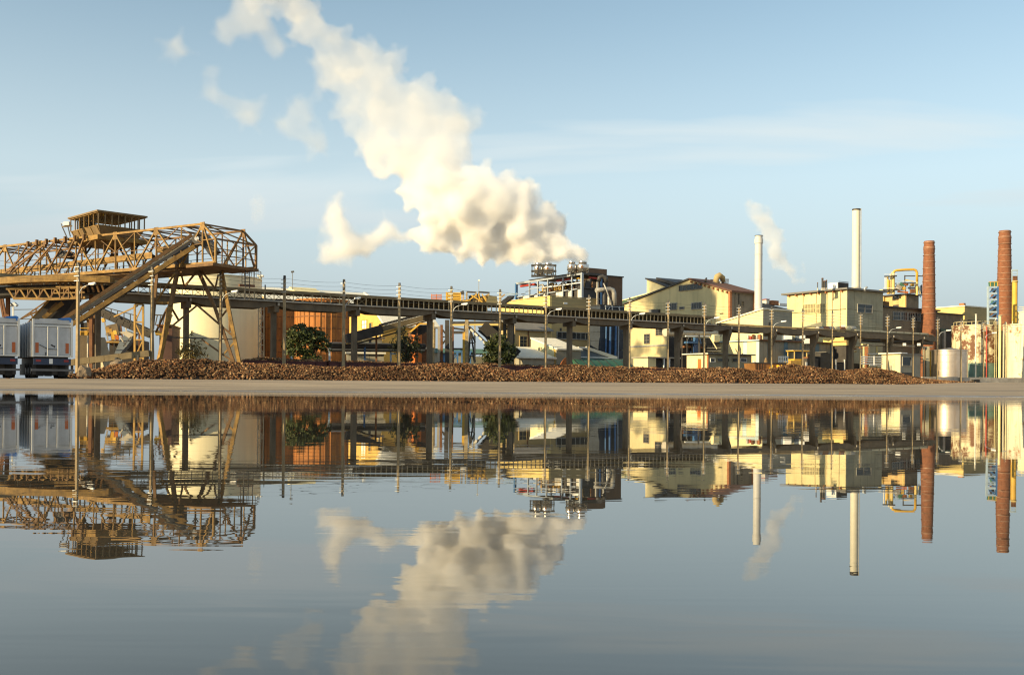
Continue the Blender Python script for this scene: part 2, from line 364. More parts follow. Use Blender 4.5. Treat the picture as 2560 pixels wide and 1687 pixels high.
# ------------------------------------------------------------------ palette
m_post = mat('weathered_concrete_post', (0.30, 0.225, 0.125), 0.85, streak=0.5, streak_col=(0.10, 0.08, 0.06), scale=2.0)
m_white = mat('white_enamel', (0.75, 0.75, 0.72), 0.5, var=0.08)
m_dark = mat('dark_steel', (0.045, 0.042, 0.04), 0.6, var=0.3)
m_wire = mat('wire', (0.06, 0.06, 0.06), 0.5)
m_galv = mat('galvanised', (0.42, 0.44, 0.45), 0.45, metal=0.5, var=0.12)
m_conc = mat('grey_concrete', (0.15, 0.115, 0.075), 0.9, streak=0.6, streak_col=(0.07, 0.06, 0.05), scale=0.7)
m_concl = mat('pale_concrete', (0.40, 0.36, 0.30), 0.9, streak=0.4, streak_col=(0.16, 0.13, 0.10))
m_gal = mat('gallery_sheet', (0.21, 0.16, 0.085), 0.8, streak=0.5, streak_col=(0.07, 0.04, 0.02))
m_galpost = mat('gallery_post', (0.34, 0.27, 0.16), 0.8, var=0.3, scale=3)
m_belt = mat('belt_rubber_and_shade', (0.028, 0.026, 0.025), 0.85)  # belts; also the near-black of the shadow under the running beam
m_yel = mat('gantry_yellow', (0.26, 0.15, 0.036), 0.7, var=0.42, scale=1.8, streak=0.7, streak_col=(0.10, 0.045, 0.012))
m_yeld = mat('gantry_rust_and_shade', (0.16, 0.085, 0.03), 0.75, var=0.35, scale=1.6, streak=0.6, streak_col=(0.05, 0.025, 0.01))  # rusty gantry paint, also the dark copy for members in shade
m_rust = mat('rust', (0.16, 0.07, 0.03), 0.85, var=0.35, scale=1.5)
m_glass = mat('window_glass', (0.030, 0.034, 0.036), 0.12, var=0.4, scale=0.6)
m_frame = mat('window_frame', (0.28, 0.27, 0.24), 0.6)
m_maroon = mat('maroon_steel', (0.085, 0.022, 0.020), 0.7, var=0.35, streak=0.5, streak_col=(0.025, 0.012, 0.01))
m_beet = None

# ------------------------------------------------------------------ poles
POLE_LABEL = {
 0: 'tallest pole, beside the right edge of the grey trailer, with a lamp arm',
 1: 'lampless concrete pole crossing the inclined yellow conveyor',
 2: 'concrete lamp post crossing the white tank between the gantry legs',
 3: 'lampless concrete pole just left of the big dark green tree',
 4: 'concrete lamp post at the right edge of the rusty brown silo',
 5: 'lampless concrete pole rising through the thin sparse tree',
 6: 'concrete lamp post just below the yellow slatted screening machine',
 7: 'lampless concrete pole rising out of the rounded bushy tree',
 8: 'concrete lamp post crossing the sunlit yellow wall of the evaporator hall',
 9: 'lampless concrete pole in front of the shaded wall with the long dark window',
 10: 'concrete lamp post beside the gable left foot of the grey green factory hall',
 11: 'lampless concrete pole in front of the sunlit wall patches of the gabled hall',
 12: 'concrete lamp post in front of the small white hut with orange door',
 13: 'lampless concrete pole just left of the pale grey steel chimney foot',
 14: 'concrete lamp post next right of the pale grey steel chimney',
 15: 'lampless concrete pole at the left part of the panelled boiler house wall',
 16: 'lampless concrete pole in front of the right panel of the sunlit boiler house wall',
 17: 'lampless concrete pole in front of the shaded boiler house front, beside white railings',
 18: 'concrete lamp post in front of the pale yellow shed wall',
 19: 'lampless concrete pole in front of the pale shed window',
 20: 'concrete lamp post at the left side of the small aluminium tank',
 21: 'lampless concrete pole between aluminium tank and rust stained tank',
 22: 'concrete lamp post in the middle of the rust stained tank',
 23: 'lampless concrete pole at the left edge of the large pale tank at the right',
}
LAMPS = {0, 2, 4, 6, 8, 10, 12, 14, 18, 20, 22}
POLE_H = 9.62
def taper_box(parent, name, w0, w1, z0, z1, m):
    v = [(sx * w0 / 2, sy * w0 / 2, z0) for sx, sy in ((-1, -1), (1, -1), (1, 1), (-1, 1))] + [(sx * w1 / 2, sy * w1 / 2, z1) for sx, sy in ((-1, -1), (1, -1), (1, 1), (-1, 1))]
    f = [(3, 2, 1, 0), (4, 5, 6, 7)] + [(i, (i + 1) % 4, (i + 1) % 4 + 4, i + 4) for i in range(4)]
    return mesh_obj(name, v, f, m, parent)
def make_pole(k):
    lamp = k in LAMPS
    t = empty('lamp_post' if lamp else 'utility_pole', pole_xy(k), R(-20), POLE_LABEL[k], 'lamp post' if lamp else 'pole', 'concrete poles along the beet pile')
    t.scale = (1, 1, 1 + .0035 * k)
    taper_box(t, 'post', 0.25, 0.18, -.3, POLE_H - 0.35, m_post)
    taper_box(t, 'cap', 0.20, 0.16, POLE_H - 0.35, POLE_H, m_dark)
    for z in (9.30, 8.92, 8.54, 8.16):
        bar(t, 'bracket', (-0.26, -0.17, z - 0.08), (0.26, -0.17, z - 0.08), 0.05, 0.05, m_galv)
        lathe(t, 'insulator', [(0.03, z - .08), (0.06, z - .05), (0.045, z), (0.06, z + .03), (0.03, z + .07)], m_concl, 8, center=(0.20, -0.17))
    if lamp:
        pts = [Vector((0.20, -0.05, 5.9)), Vector((0.20, -0.05, 6.9))] + arcpts((0.95, -0.05, 6.9), 0.75, math.pi, math.pi * 0.62, (1, 0, 0), (0, 0, 1), 6) + [Vector((1.25, -0.05, 7.75))]
        sweep(t, 'arm', pts, 0.032, m_galv, 8)
        h = empty_child(t, 'lamp_head')
        lathe_h = [(-0.02, 0.10), (0.10, 0.13), (0.40, 0.14), (0.62, 0.09)]
        v = []; f = []
        for x, w in lathe_h:
            v += [(1.2 + x, -0.05 - w, 7.72 + x * .1), (1.2 + x, -0.05 + w, 7.72 + x * .1), (1.2 + x, -0.05 + w * .7, 7.86 + x * .1), (1.2 + x, -0.05 - w * .7, 7.86 + x * .1)]
        for i in range(3):
            for q in range(4): a = i * 4 + q; b = i * 4 + (q + 1) % 4; f.append((a, a + 4, b + 4, b))
        f += [(0, 1, 2, 3), (15, 14, 13, 12)]
        mesh_obj('housing', v, f, m_white, h); slab(h, 'diffuser', 1.30, 1.74, -0.14, 0.04, 7.70, 7.74, m_galv)
for k in range(24): make_pole(k)
WL = ['topmost of the four sagging wires strung along the poles', 'second wire from the top along the concrete poles', 'third wire from the top along the concrete poles', 'lowest of the four sagging wires strung along the poles']
for i, z in enumerate((9.30, 8.92, 8.54, 8.16)):
    pts = []
    for k in range(-1, 24):
        for s in range(6):
            q = s / 6; p = pole_xy(k + q); c, sn = math.cos(R(-20)), math.sin(R(-20))
            pts.append(Vector((p.x + 0.2 * c + .17 * sn, p.y + .2 * sn - .17 * c, G + z * (1 + .0035 * (k + q)) + .02 - 0.14 * 4 * q * (1 - q))))
    tag(sweep(None, 'overhead_wire', pts, 0.011, m_wire, 5), WL[i], 'wire', 'overhead wires between the poles')

# ------------------------------------------------------------------ elevated conveyor on concrete columns
CONV_C, CONV_K = 115.0, 0.64
yc = line_Y(350, CONV_C, CONV_K)
C = Frame('elevated_conveyor', 350, yc, 'long elevated conveyor bridge on concrete columns running behind the poles', 'conveyor', py=750)
def cx(px, py=790, y=0.0): return C.fx(px, py, y)
ZB = 7.80 - G
cols = [250, 472, 692, 895, 1085, 1287, 1436, 1578, 1706, 1827, 1940, 2045, 2142, 2233, 2309]
xs = [cx(p) for p in cols]; x_end = cx(2345); x_start = cx(-220)
ends = [x_start] + xs + [x_end]
for i in range(len(ends) - 1):                       # one precast girder per span, bottom chamfered towards its bearings
    a, b = ends[i] + 0.04, ends[i + 1] - 0.04
    ca, cb = (0.0 if i == 0 else 0.36), (0.0 if i == len(ends) - 2 else 0.36)
    poly = [(a, ZB + ca), (a + 1.7, ZB), (b - 1.7, ZB), (b, ZB + cb), (b, ZB + 0.68), (a, ZB + 0.68)]
    prism(C.e, 'girder', poly, 'y', 0.0, 0.35, m_conc); prism(C.e, 'girder', poly, 'y', 1.75, 2.1, m_conc)
for i, x in enumerate(xs):
    c0 = i >= 8
    slab(C.e, 'column', x - 0.21, x + 0.21, 0.65, 1.30, 0, ZB - 0.30, m_conc)
    slab(C.e, 'column_head', x - 0.24, x + 0.24, 0.0, 2.1, ZB - 0.30, ZB + 0.34, m_conc)
    if c0: prism(C.e, 'bracket', [(0.65, ZB - 0.301), (0.0, ZB - 0.301), (0.65, ZB - 1.7)], 'x', x - 0.22, x + 0.22, m_conc)
    slab(C.e, 'bearing', x + 0.07, x + 0.25, -0.12, -0.02, ZB + 0.34, ZB + 0.62, m_concl)
xg1 = cx(1790)
slab(C.e, 'deck', x_start, xg1, -0.25, 2.35, ZB + 0.70, ZB + 0.84, m_concl)
slab(C.e, 'deck', xg1 + .02, x_end, 0.1, 2.0, ZB + 0.70, ZB + 0.80, m_conc)
slab(C.e, 'roof_hood', x_start, xg1, -0.2, 2.3, ZB + 1.60, ZB + 1.90, m_gal)
xa = cx(905)
slab(C.e, 'belt', x_start, xg1, 0.7, 1.4, ZB + 0.95, ZB + 1.05, m_belt)
slab(C.e, 'back_sheet', xa, cx(1240), 2.1, 2.2, ZB + 0.84, ZB + 1.58, m_gal); slab(C.e, 'back_sheet', cx(1385), xg1, 2.1, 2.2, ZB + 0.84, ZB + 1.58, m_gal)
x = x_start; zl, zh = ZB + 0.84, ZB + 1.60
while x < xg1:
    st = 1.0 if x < xa else 0.62
    bar(C.e, 'lattice_post', (x, -0.15, zl), (x, -0.15, zh), 0.07 if x < xa else 0.10, 0.07, m_galpost)
    if x < xa:
        bar(C.e, 'lattice_brace', (x, -0.15, zl), (x + st, -0.15, zh), 0.045, 0.045, m_gal); bar(C.e, 'lattice_brace', (x, -0.10, zh), (x + st, -0.10, zl), 0.045, 0.045, m_gal)
    x += st
# pipe laid along the bare girder towards the right end
sweep(C.e, 'pipe', [(xg1 + 1, 0.8, ZB + 1.0), (x_end, 0.8, ZB + 1.0)], 0.13, m_gal, 12)
for i in range(10):
    q = xg1 + 1.5 + i * (x_end - xg1 - 2) / 9.0; slab(C.e, 'pipe_saddle', q - .06, q + .06, .55, 1.05, ZB + .80, ZB + .88, m_dark)

# ------------------------------------------------------------------ beet pile
TOP = [(150, 946), (180, 940), (250, 925), (300, 913), (330, 906), (400, 903), (480, 902), (560, 907), (620, 912), (700, 914), (760, 917), (850, 922), (950, 920), (1000, 918), (1100, 914), (1150, 912), (1220, 918), (1290, 930), (1330, 926), (1400, 921), (1500, 924), (1560, 925), (1650, 930), (1720, 928), (1780, 922), (1850, 924), (1900, 929), (1940, 922), (1985, 914), (2050, 922), (2110, 930), (2140, 926), (2180, 922), (2230, 929), (2270, 941), (2320, 950), (2390, 956), (2430, 964)]
def interp(tab, x):
    if x <= tab[0][0]: return tab[0][1]
    for (a, b), (c, d) in zip(tab, tab[1:]):
        if x <= c: return b + (d - b) * (x - a) / (c - a)
    return tab[-1][1]
PC, PK = 96.0, 0.597
def pile_h(x, y):
    """height of the pile above the yard at a place"""
    Y0 = y - PK * x                       # line constant: PC at the foot, larger behind
    d = (Y0 - PC) / math.sqrt(1 + PK * PK)
    if d < -0.4 or d > 6: return 0
    yr = (PC + 2.9 + PK * x); px = PX0 + FPX * x / yr
    if px < 140 or px > 2435: return 0
    py = interp(TOP, px); top = max(0.0, P(px, py, yr).z - ground_z(x, y))
    if px < 200: top *= max(0, (px - 150) / 50)
    k = min(1, max(0, d / 2.5)); k = k ** 0.75
    b = min(1, max(0, (6 - d) / 2.6))
    return top * k * b * (1 + 0.10 * mnoise.noise(Vector((x * 0.7, y * 0.7, 0))))
def beet_mat(name, cols, isl=True):
    m = bpy.data.materials.new(name); m.use_nodes = True; nt = m.node_tree; L = nt.links.new; b = nt.nodes['Principled BSDF']
    geo = N(nt, 'ShaderNodeNewGeometry'); cr = N(nt, 'ShaderNodeValToRGB'); L(geo.outputs['Random Per Island'], cr.inputs[0])
    e = cr.color_ramp.elements
    while len(e) < len(cols): e.new(0.5)
    for i, c in enumerate(cols): e[i].position = i / (len(cols) - 1); e[i].color = c + (1,)
    n = N(nt, 'ShaderNodeTexNoise'); L(geo.outputs['Position'], n.inputs['Vector']); n.inputs['Scale'].default_value = 0.32; n.inputs['Detail'].default_value = 6
    mr = N(nt, 'ShaderNodeMapRange'); L(n.outputs['Fac'], mr.inputs['Value']); mr.inputs['From Min'].default_value = .3; mr.inputs['From Max'].default_value = .7; mr.inputs['To Min'].default_value = 0.40; mr.inputs['To Max'].default_value = 1.45
    mx = N(nt, 'ShaderNodeMix', data_type='RGBA', blend_type='MULTIPLY'); mx.inputs['Factor'].default_value = 1; L(cr.outputs[0], mx.inputs['A']); L(mr.outputs[0], mx.inputs['B'])
    L(mx.outputs['Result'], b.inputs['Base Color']); b.inputs['Roughness'].default_value = 0.9; b.inputs['Specular IOR Level'].default_value = 0.2
    return m
m_beet = beet_mat('beets', [(0.025, 0.014, 0.009), (0.12, 0.060, 0.028), (0.20, 0.11, 0.05), (0.07, 0.036, 0.02), (0.42, 0.26, 0.13), (0.04, 0.02, 0.013), (0.22, 0.095, 0.04), (0.15, 0.08, 0.042)])
m_soil = mat('beet_soil', (0.045, 0.026, 0.016), 0.95, var=0.3, scale=3)
def beet_verts(c, s, rv):
    """one beet: a stubby eight-vertex root"""
    q = Vector((rv.gauss(0, 1), rv.gauss(0, 1), rv.gauss(0, 1))).normalized(); u = q.orthogonal().normalized(); w = q.cross(u)
    ring = [c + (u * math.cos(a) + w * math.sin(a)) * s for a in (0.3, 1.9, 3.4, 4.9)]
    return [c + q * s * 0.75] + ring + [c - q * s * 1.5]
BF = [(0, 1, 2), (0, 2, 3), (0, 3, 4), (0, 4, 1), (5, 2, 1), (5, 3, 2), (5, 4, 3), (5, 1, 4)]
def beets(name, pts, m, parent=None, s0=0.10, s1=0.17, seed=3):
    rv = random.Random(seed); v = []; f = []
    for c in pts:
        o = len(v); v += beet_verts(Vector(c), rv.uniform(s0, s1), rv); f += [tuple(i + o for i in q) for q in BF]
    return mesh_obj(name, v, f, m, parent)
def build_pile():
    v = []; f = []; idx = {}
    n = 0; xl, xr = -38.0, 78.0; stp = 0.5; nxp = int((xr - xl) / stp); ny = 14
    for i in range(nxp + 1):
        x = xl + i * stp
        for j in range(ny + 1):
            y = PC - 0.5 + PK * x + (j / ny) * 8.2
            v.append((x, y, ground_z(x, y) - 0.05 + pile_h(x, y)))
    for i in range(nxp):
        for j in range(ny):
            a = i * (ny + 1) + j; f.append((a, a + ny + 1, a + ny + 2, a + 1))
    pile = tag(mesh_obj('beet_pile', v, f, m_soil, smooth=True), 'long low heap of harvested sugar beets along the yard edge', 'beet pile')
    pts = []; rv = random.Random(11)
    for _ in range(48000):
        x = rv.uniform(xl, xr); d = rv.uniform(-0.5, 4.2) if rv.random() < 0.9 else rv.uniform(-1.3, 0)
        y = PC + PK * x + d * 1.166
        h = pile_h(x, y)
        if h < 0.06 and rv.random() > (0.10 if d > -.6 else 0.02): continue
        if h < 0.02 and (x < -32): continue
        if h == 0 and (x > 62): continue
        pts.append((x, y, ground_z(x, y) + h + rv.uniform(0.0, 0.10)))
    b = beets('beets', pts, m_beet, pile, 0.07, 0.15); b['kind'] = 'stuff'
build_pile()

# ------------------------------------------------------------------ low maroon wagons behind the poles
WC, WK = 107.6, 0.658
wa = math.atan(WK)
def wag_point(px):
    u, v = uv(px, 910); Y = WC / (1 - WK * u); return Vector((u * Y, Y, G))
wp0, wp1 = wag_point(610), wag_point(1885); nW = 8; wl = (wp1 - wp0).length / nW
WLAB = ['dark maroon open wagon heaped with beets, behind the foot of the big green tree', 'dark maroon open wagon heaped with beets, left of the thin sparse tree trunk',
        'dark maroon open wagon heaped with beets, in front of the trestle legs', 'dark maroon open wagon heaped with beets, right of the rounded bushy tree',
        'reddish open wagon heaped with beets, in front of the orange mound', 'reddish open wagon heaped with beets, in front of the green tarpaulin roll',
        'reddish open wagon heaped with beets, left of the small hut with orange door', 'reddish open wagon heaped with beets, in front of the small hut with orange door']
for i in range(nW):
    o = wp0.lerp(wp1, i / nW); t = empty('beet_wagon', o, wa, WLAB[i], 'wagon', 'open wagons behind the beet pile')
    L = wl - 0.25
    slab(t, 'side_wall', 0, L, 0, 0.08, 0.35, 1.82, m_maroon); slab(t, 'side_wall', 0, L, 2.2, 2.28, 0.35, 1.82, m_maroon)
    slab(t, 'end_wall', 0, 0.08, 0.081, 2.199, 0.35, 1.82, m_maroon); slab(t, 'end_wall', L - .08, L, 0.081, 2.199, 0.35, 1.82, m_maroon)
    slab(t, 'floor', 0.081, L - .081, 0.081, 2.199, 0.35, 0.45, m_maroon); slab(t, 'top_rail', 0, L, -0.05, 0.10, 1.825, 1.90, m_maroon)
    for q in range(9): slab(t, 'rib', 0.1 + q * (L - .26) / 8, 0.16 + q * (L - .26) / 8, -0.07, -0.002, 0.4, 1.80, m_maroon)
    for wxp in (1.0, 1.9, L - 1.9, L - 1.0): rod(t, 'wheel', (wxp, 0.3, 0.36), (wxp, 0.45, 0.36), 0.36, m_dark, 16); rod(t, 'wheel', (wxp, 1.8, 0.36), (wxp, 1.95, 0.36), 0.36, m_dark, 16)
    rv = random.Random(40 + i); pts = []
    for _ in range(420):
        xx, yy = rv.uniform(.15, L - .15), rv.uniform(.12, 2.1)
        hh = 0.28 * (1 + 0.9 * mnoise.noise(Vector((xx * .55 + i * 9, yy * .5, 2.0)))) * (1 - abs(yy - 1.1) / 1.6)
        pts.append((xx, yy, 1.74 + hh))
    b = beets('beet_load', pts, m_beet, t, 0.10, 0.17, seed=60 + i); b['kind'] = 'stuff'
    slab(t, 'beet_bed', 0.09, L - .09, 0.09, 2.19, 1.5, 1.76, m_soil)

# ------------------------------------------------------------------ rocks at the left foot of the pile
m_rock = mat('pale_rock', (0.24, 0.18, 0.12), 0.95, var=0.3, scale=2.5, bump=0.5)
def rock(px, py, Y, w, h, lab, seed):
    rv = random.Random(seed); bm = bmesh.new(); bmesh.ops.create_icosphere(bm, subdivisions=3, radius=1)
    for p in bm.verts:
        d = p.co.normalized(); k = 1 + 0.35 * mnoise.noise(d * 1.3 + Vector((seed, 0, 0))) + 0.12 * mnoise.noise(d * 3.5 + Vector((0, seed, 0)))
        p.co = Vector((d.x * w * k, d.y * w * .8 * k, max(-0.3, d.z) * h * k))
    me = bpy.data.meshes.new('boulder'); bm.to_mesh(me); bm.free(); me.materials.append(m_rock)
    o = bpy.data.objects.new('boulder', me); COL.objects.link(o); o.location = (P(px, py, Y).x, Y, ground_z(P(px, py, Y).x, Y)); o.rotation_euler = (0, 0, rv.uniform(0, 6))
    tag(o, lab, 'boulder', 'boulders at the left end of the beet pile')
rock(166, 925, 79, 0.65, 0.75, 'tan boulder lying just behind the grey trailer wheels', 2)
rock(212, 925, 77, 0.62, 1.0, 'rounded tan boulder just right of the first pole foot', 5)
rock(290, 914, 81, 1.1, 1.55, 'largest tan boulder, half buried at the beet pile left end', 9)
rock(262, 922, 80, 0.5, 0.8, 'small brown boulder in front of the largest boulder', 12)

# ------------------------------------------------------------------ grey trailers at the left
m_trl = mat('trailer_grey', (0.47, 0.48, 0.49), 0.5, var=0.10, scale=1.5, streak=0.35, streak_col=(0.14, 0.13, 0.12))
m_trls = mat('trailer_post', (0.62, 0.62, 0.60), 0.45, var=0.08)
m_amber = mat('amber_reflector', (0.42, 0.10, 0.02), 0.35, var=0.1)
m_blue = mat('blue_tarpaulin', (0.02, 0.16, 0.52), 0.6, var=0.15)
m_tyre = mat('tyre', (0.018, 0.018, 0.018), 0.9)
m_print = mat('black_print', (0.03, 0.03, 0.035), 0.6)
m_bluem = mat('dark_blue_metal', (0.02, 0.035, 0.075), 0.5, var=0.2)
m_hopd = mat('dark_bumper', (0.10, 0.10, 0.105), .5, var=.2)
def trailer(px_left, px_right, Y, rz, lab):
    u0, _ = uv(px_left, 850)
    t = empty('trailer', (u0 * Y, Y, G), rz, lab, 'trailer', 'grey tipping trailers parked at the left')
    Wd = 2.5; D = 7.5; z0, z1 = 1.42, 3.92
    slab(t, 'body', 0.03, Wd - .03, 0.06, D, z0, z1 - .15, m_trl)
    # rear: frame posts, two doors with recessed panels
    for x in (0, Wd - .13): slab(t, 'corner_post', x, x + .13, -0.10, 0.06, z0 - .02, z1, m_trls)
    slab(t, 'top_rail', 0.131, Wd - .131, -0.06, 0.058, z1 - .30, z1 - .02, m_trl); slab(t, 'top_rail', 0.131, Wd - .131, -0.08, 0.058, z1 - .50, z1 - .40, m_trls)
    slab(t, 'bottom_rail', 0.131, Wd - .131, -0.08, 0.058, z0, z0 + .10, m_trls)
    for a, b in ((0.15, 0.93), (0.97, 1.52), (1.66, Wd - .15)):
        d = slab(t, 'door_panel', a, b, -0.03, 0.055, z0 + .12, z1 - .53, m_trl)
    for xx in (0.93, 1.54):
        rod(t, 'lock_bar', (xx + .02, -.08, z0 + .05), (xx + .02, -.08, z1 - .5), 0.025, m_trls)
    slab(t, 'door_post', 1.58, 1.65, -0.09, 0.055, z0 + .10, z1 - .50, m_trls)
    for a in (0.20, 2.05): slab(t, 'reflector', a, a + .20, -0.05, -0.031, z0 + .25, z0 + .92, m_amber)
    # latch linkage on the door
    bar(t, 'latch_arm', (0.42, -.07, z0 + .80), (0.95, -.07, z0 + .52), 0.04, 0.03, m_dark); bar(t, 'latch_arm', (0.95, -.07, z0 + .52), (1.50, -.07, z0 + .50), 0.04, 0.03, m_dark)
    bar(t, 'latch_arm', (0.80, -.07, z0 + .05), (0.84, -.07, z0 + .30), 0.04, 0.03, m_dark)
    prism(t, 'horse_emblem', [(1.12, z0 + .80), (1.20, z0 + .83), (1.33, z0 + .74), (1.42, z0 + .74), (1.40, z0 + .66), (1.34, z0 + .60), (1.32, z0 + .67), (1.22, z0 + .70)], 'y', -0.045, -0.034, m_print)
    for yy in range(6): slab(t, 'side_rib', -0.05, 0.025, 0.6 + yy * 1.25, 0.70 + yy * 1.25, z0, z1 - .1, m_trls)
    prism(t, 'tarpaulin', [(1.55, z1 + .02), (1.75, z1 + .10), (2.28, z1 + .16), (2.42, z1 + .08), (2.42, z1 - .14), (2.30, z1 - .16), (2.26, z1 + .0), (1.9, z1 - .03)], 'y', -0.09, D, m_blue)
    prism(t, 'roof_load', [(0.13, z1 - .16), (0.5, z1 + .02), (1.5, z1 + .05), (2.3, z1 - .02), (2.37, z1 - .16)], 'y', 0.07, D - .1, m_trl)
    # under-body
    slab(t, 'undercarriage', 0.12, Wd - .12, 0.7, D - .3, 0.22, 1.0, m_dark); slab(t, 'chassis', 0.25, Wd - .25, 0.2, D - .2, 1.0, z0 - .02, m_dark); slab(t, 'rear_panel', 0.1, Wd - .1, 0.0, 0.15, 0.88, z0 - .12, m_bluem)
    slab(t, 'number_plate', 1.05, 1.27, -0.02, -0.002, 0.95, 1.28, m_white); slab(t, 'tail_lamp', 0.25, 0.55, -0.03, -0.002, 1.08, 1.22, mat('tail_lamp_red', (0.25, 0.02, 0.02), 0.3)); slab(t, 'tail_lamp', 1.95, 2.25, -0.03, -0.002, 1.08, 1.22, mat('tail_lamp_red', (0.25, 0.02, 0.02), 0.3))
    slab(t, 'bumper_bar', -0.02, Wd + .1, -0.15, -0.03, 0.46, 0.60, m_hopd)
    for yy in (1.4, 2.7, 4.0):
        for x in (0.12, 1.95):
            w = empty_child(t, 'wheel'); rod(w, 'tyre', (x, yy, .5), (x + .42, yy, .5), 0.5, m_tyre, 20); rod(w, 'rim', (x - .01, yy, .5), (x + .43, yy, .5), 0.24, m_galv, 14)
    for x in (0.35, 0.85, 1.7): slab(t, 'mud_flap', x, x + .45, 0.6, 0.63, 0.12, 0.95, m_tyre)
    return t
trailer(80, 190, 66, R(33), 'grey trailer with black horse emblem and blue tarpaulin edge, beside the first pole')
trailer(-58, 50, 64.5, R(33), 'grey trailer cut off by the left edge of the picture, blue tarpaulin on top')
for px, lab in ((64, 'shiny round reflector nearest the trailer gap'),):
    pass

# ------------------------------------------------------------------ yellow gantry bridge with cabin
gr = math.atan2(.84, .54)
A = Frame('gantry_bridge', 539, 85.0, 'rusty yellow lattice gantry bridge crossing above the trailers on splayed legs', 'gantry', rz=gr, py=657)
WB = A.fx(640, 640)                                  # width of the bridge
def AL(px, py, x=0.0): return A.left(px, py, x)      # point on the long side
def near(px, py): p = AL(px, py); return (0, p.y, p.z)
top = lambda px: interp([(-60, 624), (0, 617), (507, 560)], px)
bot = lambda px: interp([(-60, 703), (217, 683), (539, 657)], px)
yL = AL(-50, 690).y
zb = AL(539, 657).z; zt = near(507, 560)[2]; yhip = near(507, 560)[1]
zt_l = near(0, 617)[2]
def zt_at(y): return zt + (zt_l - zt) * (y - yhip) / (near(0, 617)[1] - yhip)
def zb_at(y):
    p = near(217, 683); return zb + (p[2] - zb) * y / p[1]
for x, mm in ((0.0, m_yel), (WB, m_yeld)):
    bar(A.e, 'top_chord', (x, yhip, zt), (x, yL, zt_at(yL)), 0.18, 0.18, mm); bar(A.e, 'bottom_chord', (x, 0, zb), (x, yL, zb_at(yL)), 0.26, 0.28, mm)
    bar(A.e, 'hip_member', (x, yhip, zt), (x, 0, zb + 2.05), 0.16, 0.16, mm)
    bar(A.e, 'end_post', (x, 0, zb), (x, 0, zb + 2.05), 0.18, 0.18, mm); bar(A.e, 'side_rail', (x, 0, zb + 2.05), (x, near(507, 560)[1], zb + 2.05), 0.08, 0.08, mm)
    tn = [507, 391, 289, 190, 101, 13]; bn = [536, 453, 336, 238, 141, 46, -45]
    for i in range(len(tn)):
        yt = near(tn[i], top(tn[i]))[1]
        for b in (bn[i], bn[i + 1]):
            yb = near(b, bot(b))[1]; bar(A.e, 'diagonal', (x, yt, zt_at(yt)), (x, yb, zb_at(yb)), 0.14, 0.13, mm)
        bar(A.e, 'vertical', (x + .01, yt, zt_at(yt)), (x + .01, yt, zb_at(yt)), 0.12, 0.12, mm)
        bar(A.e, 'gusset', (x - .03, yt, zt_at(yt) - .55), (x - .03, yt, zt_at(yt) + .16), 0.06, 0.55, mm)
    for i in range(len(tn) - 1):          # light secondary bracing between the main diagonals
        ya, yb_ = near(tn[i], top(tn[i]))[1], near(tn[i + 1], top(tn[i + 1]))[1]; ym = (ya + yb_) / 2
        zm = (zt_at(ym) + zb_at(ym)) / 2
        bar(A.e, 'secondary_brace', (x + .02, ya, zm), (x + .02, ym, zt_at(ym)), 0.07, 0.07, m_yeld); bar(A.e, 'secondary_brace', (x + .02, yb_, zm), (x + .02, ym, zt_at(ym)), 0.07, 0.07, m_yeld)
        bar(A.e, 'middle_rail', (x + .03, ya, zm), (x + .03, yb_, zm), 0.06, 0.06, m_yeld)
    for b in bn[1:]:
        yb = near(b, bot(b))[1]; bar(A.e, 'vertical', (x + .01, yb, zt_at(yb)), (x + .01, yb, zb_at(yb)), 0.09, 0.09, mm)
# top and bottom lateral bracing
q = 0
ys = [yhip + i * (yL - yhip) / 14 for i in range(15)]
for i, y in enumerate(ys):
    bar(A.e, 'cross_beam', (0, y, zt_at(y)), (WB, y, zt_at(y)), 0.12, 0.12, m_yeld); bar(A.e, 'cross_beam', (0, y, zb_at(y)), (WB, y, zb_at(y)), 0.16, 0.26, m_yeld)
    if i < 14:
        y2 = ys[i + 1]; a, b = (0, WB) if i % 2 else (WB, 0)
        bar(A.e, 'lateral_brace', (a, y, zt_at(y) + .02), (b, y2, zt_at(y2) + .02), 0.09, 0.09, m_yeld); bar(A.e, 'lateral_brace', (b, y, zb_at(y) - .02), (a, y2, zb_at(y2) - .02), 0.10, 0.10, m_yeld)
bar(A.e, 'hip_beam', (0, 0, zb + 2.05), (WB, 0, zb + 2.05), 0.14, 0.14, m_yeld)
bar(A.e, 'hip_brace', (WB * .02, yhip, zt), (WB, 0.1, zb + 2.05), 0.10, 0.10, m_yel)
for k in (1, 2): bar(A.e, 'end_rail', (0, 0, zb + .55 * k + .15), (WB, 0, zb + .55 * k + .15), 0.07, 0.07, m_yeld)
for f in (.28, .5, .74): bar(A.e, 'end_rail_post', (WB * f, 0, zb), (WB * f, 0, zb + 2.05), 0.08, 0.08, m_yel)
bar(A.e, 'end_brace', (WB * .2, 0.03, zb), (WB * .5, 0.03, zb + 2.0), 0.10, 0.10, m_yeld); bar(A.e, 'end_brace', (0, 0.03, zb + 2.0), (WB * .45, .03, zb), 0.09, 0.09, m_yeld); bar(A.e, 'end_brace', (WB * .5, .05, zb), (WB, .05, zb + 2.0), 0.09, 0.09, m_yel)
slab(A.e, 'walkway', -0.5, WB + .1, -0.25, 3.2, zb - .30, zb - .05, m_yeld)
prism(A.e, 'bottom_plate', [(0.3, zb - .28), (yL, zb_at(yL) - .40), (yL, zb_at(yL) - .20), (0.3, zb - .08)], 'x', 0.3, WB - .3, m_yeld)
